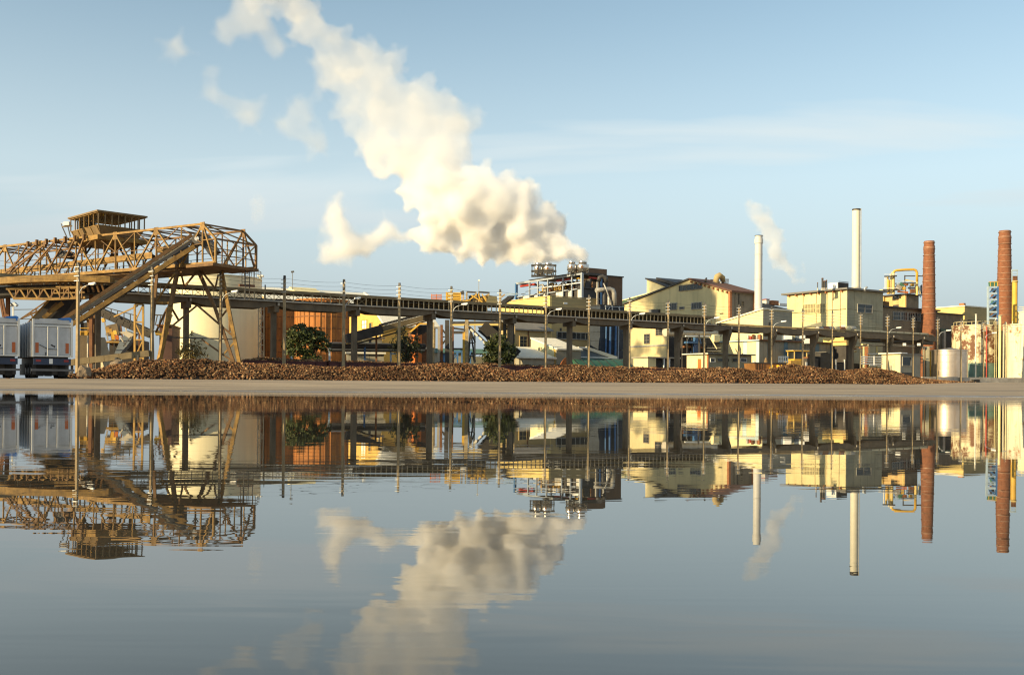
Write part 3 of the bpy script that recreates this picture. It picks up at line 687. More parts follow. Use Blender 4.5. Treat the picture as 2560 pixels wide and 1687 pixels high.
# conveyor trough running inside the bridge
def inside(px, py): p = AL(px, py, 2.2); return p
i0, i1 = inside(392, 640), inside(-40, 688)
for k in range(16):
    a = i0.lerp(i1, k / 16); b = i0.lerp(i1, (k + 1) / 16)
    bar(A.e, 'trough_panel', (1.7, a.y + .02, a.z), (1.7, b.y - .02, b.z), 0.08, 0.62, m_yel)
bar(A.e, 'belt', (2.3, i0.y, i0.z), (2.3, i1.y, i1.z), 1.0, 0.10, m_belt)
for k in range(10):
    a = i0.lerp(i1, (k + .5) / 10); bar(A.e, 'trough_stool', (1.8, a.y, zb_at(a.y)), (1.8, a.y, a.z - .3), 0.10, 0.10, m_dark)
# fan of inclined stays with shackle blocks above the top chord
for (x0, y0, x1, y1) in ((14, 681, 92, 607), (24, 683, 70, 611), (28, 684, 116, 605), (66, 684, 138, 602), (118, 680, 163, 599), (146, 681, 187, 597), (178, 680, 210, 594), (12, 684, 113, 611)):
    a, b = AL(x0, y0, -0.35), AL(x1, y1, -0.35)
    bar(A.e, 'stay_bar', a, b, 0.13, 0.13, m_yeld); bar(A.e, 'shackle_block', (-.35, b.y - .02, b.z - .25), (-.35, b.y, b.z + .30), 0.24, 0.20, m_yeld)
# handrails and small machinery seen through the lattice
for k in range(22):
    y = 2 + k * (yL - 3) / 22
    bar(A.e, 'rail_post', (WB - .5, y, zb_at(y)), (WB - .5, y, zb_at(y) + 1.1), 0.05, 0.05, m_dark)
for h in (.45, .8, 1.1): bar(A.e, 'handrail', (WB - .5, 1, zb + h), (WB - .5, yL, zb_at(yL) + h), 0.045, 0.045, m_dark)
mq = AL(160, 645, 1.8); slab(A.e, 'drive_motor', 1.2, 2.2, mq.y - .5, mq.y + .5, mq.z, mq.z + .6, m_dark); rod(A.e, 'drive_drum', (1.2, mq.y - .9, mq.z + .2), (2.2, mq.y - .9, mq.z + .2), .38, m_dark, 16)
mq = AL(440, 600, 2.2); slab(A.e, 'transfer_chute', 1.5, 3.0, mq.y - .8, mq.y + .8, zb + .4, zb + 2.3, m_dark); slab(A.e, 'drive_motor', 0.6, 1.3, mq.y - .4, mq.y + .6, zb + 1.5, zb + 2.0, m_yel)
# ladder hanging under the end platform
for s in (0, .5): bar(A.e, 'ladder_rail', (WB * .75 + s, 0.1, zb - 2.9), (WB * .75 + s, .1, zb - .1), 0.05, 0.05, m_dark)
for k in range(8): bar(A.e, 'rung', (WB * .75, .1, zb - 2.7 + k * .35), (WB * .75 + .5, .1, zb - 2.7 + k * .35), 0.04, 0.04, m_dark)

# supporting legs
def pb(parent, name, a, b, w, m):
    return bar(parent, name, parent_inv(parent) @ P(*a), parent_inv(parent) @ P(*b), w, w, m)
INV = {}
def parent_inv(p):
    if p.name not in INV: INV[p.name] = (Matrix.Translation(p.location) @ Matrix.Rotation(p.rotation_euler.z, 4, 'Z')).inverted()
    return INV[p.name]
LY, RY = 86.2, 88.6
def gpt(px, Y): return (px, PY0 - (px - PX0) * ROLL - (G - CH) / Y * FPX, Y)
for i, (a, b, w, m) in enumerate([((444, 676, LY + 1), (426, 765, LY), .30, m_yeld), ((426, 765, LY), gpt(386, LY), .34, m_yel), ((392, 686, LY + 2.2), (381, 822, LY + 1), .24, m_yeld), ((381, 822, LY + 1), gpt(384, LY), .2, m_yeld),  # upper leg coloured dark as shade, lower leg yellow as sunlit
     ((437, 684, LY), (392, 752, LY + 1.5), .13, m_yel), ((418, 770, LY), (390, 830, LY + 1), .13, m_yeld), ((392, 757, LY + 1), (426, 757, LY), .18, m_yel), ((452, 680, LY), (461, 717, RY), .14, m_yeld), ((491, 680, RY), (460, 718, RY), .16, m_yeld),
     ((496, 678, RY), (536, 765, RY), .30, m_yeld), ((536, 765, RY), gpt(603, RY), .26, m_yeld), ((504, 678, RY), (538, 721, RY), .16, m_yeld), ((546, 686, RY), (538, 721, RY), .13, m_yeld), ((554, 680, RY), gpt(609, RY), .30, m_yel),
     ((426, 765, LY), (447, 801, RY), .14, m_yeld), ((493, 763, RY), (428, 817, LY), .13, m_yeld), ((493, 763, RY), (584, 841, RY), .16, m_yeld), ((570, 771, RY), (552, 794, RY), .14, m_yeld), ((573, 777, RY), (574, 828, RY), .12, m_yeld),
     ((424, 843, RY), (590, 848, RY), .11, m_dark), ((504, 848, RY), (584, 905, RY), .14, m_yeld), ((590, 851, RY), (560, 884, RY), .14, m_yel)]):
    pb(A.e, 'leg' if w >= .24 or i in (0, 1) else 'leg_brace', a, b, w, m)
for px, Y in ((386, LY), (606, RY)):
    o = parent_inv(A.e) @ P(*gpt(px, Y)); slab(A.e, 'footing', o.x - .6, o.x + .6, o.y - .6, o.y + .6, -0.0, .5, m_concl)
# lower cross frame below the ring beam (rear lattice boom seen under the bridge)
YB2 = 84.5
Bm = empty('lattice_boom', P(120, 746, YB2), R(-20), 'thin yellow lattice boom hanging below the curved beam at the left', 'lattice boom')
nodes_t = [20, 50, 80, 110, 140, 170, 200]; nodes_b = [35, 65, 95, 125, 155, 185, 212]
pb(Bm, 'top_chord', (16, 722, YB2), (214, 719, YB2), .18, m_yel); pb(Bm, 'bottom_chord', (34, 746, YB2), (130, 748, YB2), .2, m_yel); pb(Bm, 'bottom_chord', (126, 748, YB2), (214, 744, YB2), .2, m_yel)
for k in range(6):
    pb(Bm, 'diagonal', (nodes_t[k], 722, YB2), (nodes_b[k], 746, YB2), .13, m_yel); pb(Bm, 'diagonal', (nodes_b[k], 746, YB2), (nodes_t[k + 1], 721, YB2), .12, m_yeld); pb(Bm, 'vertical', (nodes_t[k + 1] - 10, 721, YB2), (nodes_t[k + 1] - 10, 747, YB2), .09, m_yeld)
pb(Bm, 'handrail', (135, 733, YB2 - 1), (212, 731, YB2 - 1), .10, m_yel); pb(Bm, 'handrail', (140, 717, YB2 - 1), (216, 717, YB2 - 1), .10, m_yel)
for px in (150, 172, 194, 205): pb(Bm, 'rail_post', (px, 716, YB2 - 1), (px, 746, YB2 - 1), .10, m_yeld)
# curved yellow running beam
Rb = empty('curved_running_beam', P(0, 692, 84), 0, 'curved yellow running beam with dark underside below the gantry bridge', 'running beam')
pts = [(-70, 697), (-30, 694), (0, 692), (30, 690), (65, 688), (100, 687), (150, 686), (195, 686), (240, 688), (275, 690)]
v = []; f = []; inv = parent_inv(Rb)
for i, (px, py) in enumerate(pts):
    Y = 83.6 + 3.0 * (i / 9 - .45) ** 2
    for dy, dz in ((0, 0), (0, .55), (1.0, .55), (1.0, 0)):
        p = P(px, py + 9, Y); v.append(inv @ (p + Vector((0, dy, dz - .28))))
for i in range(len(pts) - 1):
    for k in range(4): a, b = i * 4 + k, i * 4 + (k + 1) % 4; f.append((a, b, b + 4, a + 4))
f += [(0, 3, 2, 1), (len(v) - 4, len(v) - 3, len(v) - 2, len(v) - 1)]
mesh_obj('beam', v, f, m_yel, Rb)
v = []; f = []
for i, (px, py) in enumerate(pts):
    Y = 84.0 + 3.0 * (i / 9 - .45) ** 2
    for dy, dz in ((0.9, .2), (0.9, .95), (3.2, .95), (3.2, 0.2)):
        v.append(inv @ (P(px, py + 10, Y) + Vector((0, dy, dz - 1.35))))
for i in range(len(pts) - 1):
    for k in range(4): a, b = i * 4 + k, i * 4 + (k + 1) % 4; f.append((a, b, b + 4, a + 4))
f += [(0, 3, 2, 1), (len(v) - 4, len(v) - 3, len(v) - 2, len(v) - 1)]
mesh_obj('shadow_mass', v, f, m_belt, Rb)  # near-black block standing in for the shadow under the beam
for px, ppy in ((228, 735), (20, 740)): pb(Rb, 'post', (px, 700, 87), gpt(px, 87), .28, m_rust)
for k in range(9): pb(Rb, 'hanger', (150 + k * 13, 708, 84.5), (157 + k * 13, 730, 85), .16, m_yeld)
# cabin
cr_ = R(46)
K = Frame('control_cabin', 246, 93.5, 'glazed control cabin with sloping lower walls on top of the yellow gantry bridge', 'cabin', rz=cr_, z=P(246, 587, 93.5).z, py=587)
Wc = K.fx(361, 560); Dc = K.ly(177, 560)
zw = K.front(246, 562).z; zr = K.front(246, 528).z
K2 = 0.42
def ring(o, z): return [(-o, -o, z), (Wc + o, -o, z), (Wc + o, Dc + o, z), (-o, Dc + o, z)]
def frustum(name, o0, z0, o1, z1, m, parent):
    v = ring(o0, z0) + ring(o1, z1); f = [(3, 2, 1, 0), (4, 5, 6, 7)] + [(i, (i + 1) % 4, (i + 1) % 4 + 4, i + 4) for i in range(4)]
    return mesh_obj(name, v, f, m, parent)
m_cab = mat('cabin_sheet', (0.20, 0.13, 0.055), 0.7, streak=0.5, streak_col=(.05, .03, .015))
frustum('lower_wall', -K2, 0.0, 0.0, zw - .03, m_cab, K.e)
frustum('sill_rail', 0.03, zw - .03, 0.03, zw + .03, m_yel, K.e)
frustum('roof', 0.22, zr - .05, 0.22, zr + .10, m_cab, K.e); frustum('fascia', 0.10, zr - .13, 0.10, zr - .052, m_yel, K.e)
nb = 7
for i in range(nb + 1):
    x = i * Wc / nb; bar(K.e, 'mullion', (x, 0, zw + .03), (x, 0, zr - .17), .09, .09, m_cab); bar(K.e, 'mullion', (x, Dc, zw + .03), (x, Dc, zr - .17), .09, .09, m_cab)
for i in range(1, 6):
    y = i * Dc / 6; bar(K.e, 'mullion', (0, y, zw + .03), (0, y, zr - .17), .09, .09, m_yel); bar(K.e, 'mullion', (Wc, y, zw + .03), (Wc, y, zr - .17), .09, .09, m_cab)
def cab_glass():
    m = bpy.data.materials.new('cabin_glass'); m.use_nodes = True; b = m.node_tree.nodes['Principled BSDF']
    b.inputs['Base Color'].default_value = (.9, .92, .92, 1); b.inputs['Roughness'].default_value = 0.02; b.inputs['Transmission Weight'].default_value = 1.0; b.inputs['IOR'].default_value = 1.02; return m
m_cglass = cab_glass()
for i in range(nb):
    x0, x1 = i * Wc / nb + .05, (i + 1) * Wc / nb - .05
    slab(K.e, 'pane', x0, x1, -.008, .008, zw + .03, zr - .18, m_cglass)
for i in range(6):
    y0, y1 = i * Dc / 6 + .05, (i + 1) * Dc / 6 - .05
    slab(K.e, 'pane', -.008, .008, y0, y1, zw + .03, zr - .18, m_cglass)
for i in range(5):
    y = .3 + i * (Dc - .6) / 4; bar(K.e, 'wall_batten', (-K2 * -1, y, .02), (-.04, y, zw - .05), .07, .07, m_yel)
slab(K.e, 'interior_desk', Wc * .2, Wc * .85, Dc * .3, Dc * .6, zw - .02, zw + .35, m_dark); slab(K.e, 'inner_wall', Wc * .05, Wc * .4, Dc * .75, Dc * .8, zw, zr - .35, m_cab)
slab(K.e, 'base_frame', -.2, Wc + .2, -.3, Dc + .3, -.42, -.002, m_yel)
for fx_, fy_ in ((.2, .1), (.8, .1), (.2, .8), (.8, .8)):
    bar(K.e, 'cabin_leg', (Wc * fx_, Dc * fy_, -.42), (Wc * fx_, Dc * fy_, -1.6), .22, .22, m_yeld)
    bar(K.e, 'cabin_brace', (Wc * fx_, Dc * fy_, -1.4), (Wc * (fx_ + .14), Dc * fy_, -.42), .14, .14, m_dark)
# floodlight platform beside the cabin
Fp = empty('floodlight_platform', P(166, 567, 95), R(20), 'small bracket platform with pale floodlight left of the cabin', 'floodlight')
pb(Fp, 'deck', (155, 567, 95), (180, 565, 95), .12, m_cab); pb(Fp, 'strut', (156, 568, 95), (168, 595, 95), .08, m_dark); pb(Fp, 'strut', (170, 567, 95), (176, 592, 95), .08, m_dark); pb(Fp, 'rail', (153, 559, 95), (156, 569, 95), .06, m_dark)
pb(Fp, 'lamp_box', (160, 560, 95), (174, 559, 95), .32, m_white); pb(Fp, 'rail', (153, 559, 95), (163, 558, 95), .05, m_white)

# ------------------------------------------------------------------ inclined yellow conveyor rising into the bridge
I = empty('inclined_conveyor', P(180, 806, 82.8), 0, 'steep inclined conveyor with dark belt rising into the gantry bridge end', 'conveyor')
def ip(t, dpx=0, dpy=0): return (178 + (486 - 178) * t + dpx, 812 + (612 - 812) * t + dpy, 83 + 3.6 * t)
pb(I, 'lower_girder', ip(-.06, 0, 0), ip(1.0, 0, 4), .36, m_yel)
for k in range(14):
    a, b = ip(k / 14, 0, -13), ip((k + 1) / 14, 0, -13); pb(I, 'side_plate', a, b, .26, m_dark)
pb(I, 'upper_girder', ip(-.08, -2, -26), ip(1.0, -6, -24), .30, m_yeld); pb(I, 'belt_edge', ip(-.02, 0, -20), ip(1.0, 0, -19), .12, m_galpost)
for k in range(16):
    a = ip(k / 16 + .02, 0, -6); b = ip(k / 16 + .02, 0, -22)
    pb(I, 'roller_bracket', a, b, .13, m_yeld)
for s in (0.9, 1.6):
    a, b = parent_inv(I) @ P(*ip(-.05, 0, -14)), parent_inv(I) @ P(*ip(1.02, 0, -14)); off = Vector((.3, s, 0)); bar(I, 'belt', a + off, b + off, .5, .22, m_belt)
a = parent_inv(I) @ P(*ip(1.02, 3, -10)); rod(I, 'head_pulley', a + Vector((0, -.3, 0)), a + Vector((0, 1.9, 0)), .46, m_dark, 20); rod(I, 'pulley_hub', a + Vector((0, -.38, 0)), a + Vector((0, -.3, 0)), .2, m_galv, 14)
prism(I, 'head_chute', [(a.x - .4, a.z + .6), (a.x + .6, a.z + .5), (a.x + 1.6, a.z - 1.0), (a.x + .9, a.z - 1.3)], 'y', a.y + .1, a.y + 1.5, m_dark)
for k, px in ((.18, 233), (.02, 188)):
    pass
# dark wide chute sloping down behind the trailers
Dn = empty('dark_chute', P(150, 790, 96), 0, 'wide dark belt chute sloping down to the left behind the trailers', 'chute')
i_ = parent_inv(Dn)
def quad_solid(parent, name, corners, thick, m):
    inv_ = parent_inv(parent); v0 = [inv_ @ P(*c) for c in corners]; v = v0 + [p + Vector((0, thick, 0)) for p in v0]; n = len(v0)
    f = [tuple(range(n)), tuple(reversed(range(n, 2 * n)))] + [(k, k + n, (k + 1) % n + n, (k + 1) % n) for k in range(n)]
    o = mesh_obj(name, v, f, m, parent); bm = bmesh.new(); bm.from_mesh(o.data); bmesh.ops.recalc_face_normals(bm, faces=bm.faces); bm.to_mesh(o.data); bm.free(); return o
quad_solid(Dn, 'trough', [(124, 750, 87), (190, 748, 88), (150, 802, 87), (70, 812, 86)], 1.2, m_dark)
pb(Dn, 'edge_rail', (122, 751, 86.6), (66, 812, 85.6), .16, m_yel); pb(Dn, 'beater_bar', (157, 757, 86.6), (108, 795, 86), .34, m_yel); pb(Dn, 'beater_bar', (142, 758, 86.4), (118, 780, 86), .16, m_yeld)
for a, b in (((118, 752), (52, 797)), ((100, 776), (52, 797)), ((88, 772), (98, 790)), ((76, 781), (84, 798)), ((70, 786), (100, 776))): pb(Dn, 'lattice', a + (99,), b + (99,), .12, m_yeld)
for y in (776, 800): pb(Dn, 'handrail', (36, y - 2, 100), (105, y - 3, 100), .07, m_dark)
for px in (8, 14): pb(Dn, 'hanger', (px - 8, 745, 100), (px + 2, 800, 100), .18, m_rust)
Fl = empty('floodlight_mast', P(33, 800, 112), 0, 'slender floodlight mast behind the left trailers', 'mast')
pb(Fl, 'mast', (33, 757, 112), gpt(33, 112), .16, m_galv); pb(Fl, 'lamp_bar', (25, 761, 112), (41, 761, 112), .22, m_dark); pb(Fl, 'lamp', (24, 762, 112), (28, 759, 112), .45, m_galv); pb(Fl, 'lamp', (37, 763, 112), (41, 759, 112), .45, m_galv)
# ------------------------------------------------------------------ more palette
m_tankw = mat('cream_tank_paint', (0.76, 0.69, 0.45), 0.55, var=0.03, scale=0.3, streak=0.10, streak_col=(0.30, 0.22, 0.12))
m_silo = mat('rusty_silo', (0.40, 0.155, 0.035), 0.8, var=0.30, scale=0.5, streak=0.75, streak_col=(0.085, 0.035, 0.015))
m_ochre = mat('ochre_wall', (0.60, 0.39, 0.10), 0.85, var=0.10, streak=0.25, streak_col=(0.3, 0.17, 0.05))
m_roofw = mat('pale_roof', (0.74, 0.71, 0.60), 0.7, var=0.07, scale=0.4)
m_roofg = mat('grey_roof', (0.17, 0.165, 0.155), 0.8, var=0.12)
m_wallt = mat('tan_and_shade_wall', (0.40, 0.30, 0.14), 0.85, var=0.07, scale=0.5, streak=0.18, streak_col=(0.25, 0.18, 0.09))  # tan walls; also the shaded copy of the yellow sheet walls
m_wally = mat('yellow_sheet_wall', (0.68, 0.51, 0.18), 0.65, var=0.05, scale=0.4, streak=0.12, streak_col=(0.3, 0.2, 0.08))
m_wallg = mat('grey_and_shade_wall', (0.30, 0.28, 0.22), 0.85, var=0.10, streak=0.3, streak_col=(0.13, 0.11, 0.08))  # grey walls; also the shade tone for fronts of cream buildings
m_wallc = mat('cream_wall', (0.72, 0.63, 0.36), 0.8, var=0.06, streak=0.2, streak_col=(0.34, 0.28, 0.16))
m_blues = mat('blue_steel', (0.045, 0.13, 0.30), 0.5, var=0.2)
m_lblue = mat('pale_blue_steel', (0.36, 0.46, 0.55), 0.5, var=0.12)
m_bark = mat('bark', (0.07, 0.05, 0.035), 0.95, var=0.3, scale=5)
m_pipe = mat('lagged_pipe', (0.40, 0.37, 0.31), 0.5, metal=0.3, var=0.2, streak=0.3, streak_col=(0.12, 0.09, 0.06))
m_orange = mat('orange_paint', (0.50, 0.14, 0.025), 0.7, var=0.15)
m_gold = mat('golden_yellow_paint', (0.62, 0.37, 0.05), 0.6, var=0.12)
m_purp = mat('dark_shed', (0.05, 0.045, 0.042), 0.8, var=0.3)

# ------------------------------------------------------------------ plant yard under the gantry
def tower(name, px0, px1, ytop, Y, m, label, cat, levels=3, w=.16, dep=2.0):
    t = empty(name, P((px0 + px1) / 2, 900, Y) * 1.0, 0, label, cat); t.location.z = G
    for px in (px0, px1):
        for dy in (0, dep):
            pb(t, 'post', (px, ytop, Y + dy), gpt(px, Y + dy), w, m)
    zg = gpt(px0, Y)[1]
    for k in range(levels + 1):
        y = ytop + (zg - ytop) * k / (levels + .6)
        pb(t, 'cross_rail', (px0, y, Y), (px1, y, Y), w * .8, m); pb(t, 'cross_rail', (px0, y, Y + dep), (px1, y, Y + dep), w * .8, m)
        if k < levels:
            y2 = ytop + (zg - ytop) * (k + 1) / (levels + .6)
            a, b = (px0, px1) if k % 2 else (px1, px0)
            pb(t, 'diagonal', (a, y, Y), (b, y2, Y), w * .6, m)
    return t
m_yardy = mat('yard_yellow_steel', (0.42, 0.26, 0.07), 0.7, var=0.3, streak=0.4, streak_col=(.08, .05, .02))
tower('steel_tower', 337, 358, 761, 101, m_yardy, 'slim yellow steel tower standing left of the conveyor column behind the gantry', 'tower', 4, .18)
tower('column_frame', 222, 236, 785, 94, m_yeld, 'pair of rusty yellow columns under the inclined conveyor', 'column frame', 2, .30, 1.2)
Hb = Frame('control_hut', 217, 93, 'yellow railed control hut on a grey concrete block beside the first pole', 'hut', rz=R(10), py=830)
w = -Hb.fx(195, 830)
zz = Hb.fz(217, 838)
slab(Hb.e, 'plinth', -w, .25, 0, 2.2, 0, zz, m_conc); slab(Hb.e, 'cabin_wall', -w + .1, .0, .3, 2.0, zz, zz + .45, m_gold); slab(Hb.e, 'cabin_window', -w + .15, -.05, .28, .30, zz + .46, zz + 1.2, m_dark); slab(Hb.e, 'roof', -w, .2, .1, 2.2, zz + 1.5, zz + 1.75, m_wally)
for x in (-w, .2): slab(Hb.e, 'roof_post', x - .05, x + .05, .1, .2, zz, zz + 1.5, m_yel)
for h in (.3, .62): slab(Hb.e, 'handrail', -w, .4, -.08, -.03, zz + h, zz + h + .07, m_gold)
rod(Hb.e, 'drain_pipe', (.15, -.12, 0), (.15, -.12, zz - .05), .10, m_pipe)
Rw = Frame('ramp_wall', 238, 97, 'pale concrete triangular ramp wall in the shadow below the gantry', 'ramp', rz=R(-25), py=880)
rx = Rw.fx(268, 890)
prism(Rw.e, 'wall', [(0, 0), (rx, 0), (rx * .95, .4), (0, Rw.fz(238, 842))], 'y', 0, 1.2, mat('ramp_concrete', (0.52, 0.44, 0.30), .9, var=.12, streak=.3, streak_col=(.25, .2, .12)))
Dc2 = empty('dark_conveyor', P(310, 800, 103), 0, 'dark covered conveyor sloping down to the right under the gantry', 'conveyor')
for k in range(8):
    t0, t1 = k / 8, (k + 1) / 8
    pb(Dc2, 'cover_panel', (248 + 132 * t0, 778 + 58 * t0, 103), (248 + 132 * t1 - 1, 778 + 58 * t1 - .5, 103), .85, m_purp)
pb(Dc2, 'side_rail', (246, 770, 102.4), (382, 830, 102.4), .14, m_dark); pb(Dc2, 'handrail', (262, 768, 102), (345, 790, 102), .09, m_dark); pb(Dc2, 'stay', (285, 792, 102), (345, 764, 102), .13, m_yardy)
for k in range(6): pb(Dc2, 'rail_post', (262 + k * 16, 768 + k * 4, 102), (262 + k * 16, 783 + k * 7, 102), .08, m_dark)
Sw = Frame('washing_plant', 262, 106, 'dark cluttered beet washing plant with blue hopper beneath the sloping conveyor', 'plant', rz=R(12), py=880)
xw = Sw.fx(352, 880)
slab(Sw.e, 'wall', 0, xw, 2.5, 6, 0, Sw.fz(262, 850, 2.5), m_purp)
slab(Sw.e, 'platform', -.3, xw * .55, .3, 2.4, Sw.fz(262, 856), Sw.fz(262, 852), m_yardy)
for f in (.02, .22, .42): slab(Sw.e, 'platform_post', xw * f, xw * f + .12, .4, .52, 0, Sw.fz(262, 856), m_lblue if f == .42 else m_dark)
m_hop = mat('dusty_blue_steel', (0.10, 0.13, 0.17), .6, var=.25)
quad_solid(Sw.e, 'hopper', [(300, 850, 105), (320, 826, 105), (338, 832, 105), (322, 858, 105), (300, 884, 105), (286, 884, 105)], 2.2, m_hop)
quad_solid(Sw.e, 'cover', [(298, 830, 104), (316, 828, 104), (336, 836, 104), (324, 846, 104)], .6, m_pipe)
for px, y0, y1, m_ in ((258, 796, 805, m_gold), (282, 830, 850, m_gold), (288, 826, 836, m_gold), (292, 838, 850, m_orange), (268, 818, 832, m_yardy), (276, 822, 834, m_yardy)):
    pb(Sw.e, 'machine_guard', (px, y0, 105), (px + 2, y1, 105), .32, m_)
for k in range(6): pb(Sw.e, 'pipe', (262 + k * 13, 806 + (k % 3) * 12, 107), (270 + k * 13, 850 + (k % 2) * 16, 107), .13, m_rust if k % 2 else m_pipe)
pb(Sw.e, 'strut', (300, 842, 104), (316, 866, 104), .12, m_pipe); pb(Sw.e, 'strut', (326, 842, 104), (308, 866, 104), .10, m_pipe)
for px in (336, 348): pb(Sw.e, 'post', (px, 832, 104), gpt(px, 104), .16, m_rust)
quad_solid(Sw.e, 'tank', [(266, 814, 108), (292, 808, 108), (298, 836, 108), (264, 838, 108)], 2, m_conc)
Bg = Frame('dark_shed', 398, 118, 'dark maroon machinery shed left of the white tank behind the gantry leg', 'shed', rz=R(10), py=880)
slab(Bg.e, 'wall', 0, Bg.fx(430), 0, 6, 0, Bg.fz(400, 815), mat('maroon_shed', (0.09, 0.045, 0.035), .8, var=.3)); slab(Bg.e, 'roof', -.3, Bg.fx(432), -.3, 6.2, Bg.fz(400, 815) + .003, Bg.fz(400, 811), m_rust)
for k in range(5): pb(Bg.e, 'roof_truss', (388 + k * 9, 813, 117), (394 + k * 9, 786, 117), .10, m_dark)
pb(Bg.e, 'roof_rail', (384, 787, 117), (432, 789, 117), .14, m_dark)
for px, y in ((392, 826), (402, 832), (414, 824)): pb(Bg.e, 'machine_guard', (px, y, 116), (px + 3, y + 12, 116), .4, m_gold)
# low inclined tube from the trailer to the gantry foot
Lt = empty('low_conveyor', P(260, 900, 84), 0, 'low dusty tan conveyor rising gently from the trailer to the gantry foot', 'conveyor')
for k in range(6):
    t0, t1 = k / 6, (k + 1) / 6; pb(Lt, 'trough_panel', (152 + 222 * t0, 909 - 26 * t0, 84 + 1 * t0), (152 + 222 * t1 - .6, 909 - 26 * t1, 84 + t1), .52, m_gal)
for k in range(4): pb(Lt, 'support', (180 + k * 55, 906 - k * 6.4, 84.3), gpt(180 + k * 55, 84.3), .16, m_dark)

# ------------------------------------------------------------------ white tank and rusty silos
def px_tank(name, pxc, pxr, ytop, Y, m, label, cat, roof=0.0, n=64, rim=True, parts=True):
    u, v = uv(pxc, ytop); x = u * Y; r = pxr / FPX * math.sqrt(Y * Y + x * x) * Y / math.sqrt(Y * Y + x * x) 
    t = empty(name, (x, Y, G), 0, label, cat); h = P(pxc, ytop, Y).z - G
    lathe(t, 'shell', [(r, 0), (r, h * .33), (r, h * .66), (r, h)], m, n)
    if rim: lathe(t, 'top_rim', [(r + .10, h - .14), (r + .10, h + .03), (r - .05, h + .03)], m, n)
    if roof: lathe(t, 'roof', [(r + .06, h + .032), (r * .5, h + roof * .5), (.1, h + roof)], m_roofg if roof > .4 else m, n)
    return t, r, h
T1, r1, h1 = px_tank('storage_tank', 540, 110, 697, 131, m_tankw, 'large smooth cream white storage tank behind the gantry legs', 'tank', roof=0.35)
for k in range(2): lathe(T1, 'seam_band', [(r1 + .02, h1 * (.36 + .3 * k)), (r1 + .02, h1 * (.36 + .3 * k) + .06)], m_tankw, 64, cap=False)
# stair landing and rail on its right shoulder
for k in range(9):
    a = -0.75 + k * .11; rod(T1, 'rail_post', (r1 * math.cos(a), r1 * math.sin(a), h1), (r1 * math.cos(a), r1 * math.sin(a), h1 + 1.0), .035, m_dark, 6)
for hh in (.5, 1.0): sweep(T1, 'handrail', [(r1 * math.cos(-.75 + k * .11), r1 * math.sin(-.75 + k * .11), h1 + hh) for k in range(9)], .03, m_dark, 6)
pb(T1, 'landing', (598, 713, 125.6), (636, 715, 127), .3, m_rust)
for px in (605, 612, 635): pb(T1, 'ladder_post', (px, 672, 125.6), (px, 714, 125.8), .09, m_dark)
for k in range(6): pb(T1, 'rung', (605, 676 + k * 7, 125.6), (621, 676 + k * 7, 125.6), .07, m_dark)
pb(T1, 'vent', (534, 688, 131), (534, 680, 131), .35, m_white)
tower('stair_tower', 646, 660, 752, 127, m_dark, 'narrow steel stair tower squeezed between the white tank and the rusty silo', 'stair tower', 9, .12, 1.4)
St = empty('vent_mast', P(652, 900, 134), 0, 'slim pale vent mast rising behind the right shoulder of the white tank', 'mast'); St.location.z = G
pb(St, 'mast', (651, 690, 134), gpt(651, 134), .34, m_roofw); pb(St, 'cap', (651, 688, 134), (651, 692, 134), .8, m_white); pb(St, 'pipe', (663, 712, 134), gpt(663, 134), .14, m_dark)
for a in (690, 752):
    pass
T2, r2, h2 = px_tank('silo', 702, 48, 752, 136, m_silo, 'narrow dark brown silo between the white tank and the orange lit silo', 'silo')
T3, r3, h3 = px_tank('silo', 806, 66, 752, 127, m_silo, 'broad rusty orange silo catching the sun behind the dark green tree', 'silo')
for T, r, h in ((T2, r2, h2), (T3, r3, h3)):
    for k in range(16):
        a = -math.pi + k * math.pi / 15; slab(T, 'stave', r * math.cos(a) * 1.008 - .06, r * math.cos(a) * 1.008 + .06, r * math.sin(a) * 1.008 - .06, r * math.sin(a) * 1.008 + .06, .1, h - .2, m_silo)
    for k in range(7): lathe(T, 'hoop', [(r + .05, h * (k + .5) / 7), (r + .07, h * (k + .5) / 7 + .05), (r + .05, h * (k + .5) / 7 + .10)], m_rust, 48, cap=False)

# ------------------------------------------------------------------ big pale shed, ochre store, low hut and pipe bridge
Sh = Frame('warehouse', 668, 176, 'long warehouse whose pale roof shows above the conveyor', 'warehouse', py=740)
Lx = Sh.fx(948, 745); ze = Sh.fz(668, 752)
ridge = ze + 3.0
prism(Sh.e, 'wall', [(0, 0), (14, 0), (14, ze), (7, ridge - .1), (0, ze)], 'x', 0, Lx, m_wallt)
nS = 12
for k in range(nS):
    a, b = k * Lx / nS, (k + 1) * Lx / nS
    for s in (0, 1):
        y0, y1 = (-.4, 7) if s == 0 else (14.4, 7)
        prism(Sh.e, 'roof_panel', [(y0, ze - .15), (y1, ridge), (y1, ridge + .12), (y0, ze)], 'x', a + .03, b - .03, m_roofw)
prism(Sh.e, 'verge', [(-.5, ze - .2), (7, ridge + .13), (14.5, ze - .2), (14.5, ze + .1), (7, ridge + .33), (-.5, ze + .1)], 'x', Lx, Lx + .5, m_white)
Gh = Frame('roof_house', 738, 182, 'small white gabled house end above the conveyor with a thin mast', 'house', py=735)
gx_ = Gh.ly(711, 730); zt_ = Gh.lz(738, 728); zp = Gh.lz(724, 717)
prism(Gh.e, 'wall', [(0, 0), (gx_, 0), (gx_, zt_), (gx_ * .5, zp), (0, zt_)], 'x', 0, 5, m_wallc)
slab(Gh.e, 'side_bay', 5.05, 8.2, 0, gx_ * .6, 0, zt_ - .2, m_wallg); pb(Gh.e, 'mast', (731, 681, 183), (731, 724, 183), .12, m_galv); pb(Gh.e, 'mast_head', (728, 680, 183), (735, 679, 183), .3, m_dark)
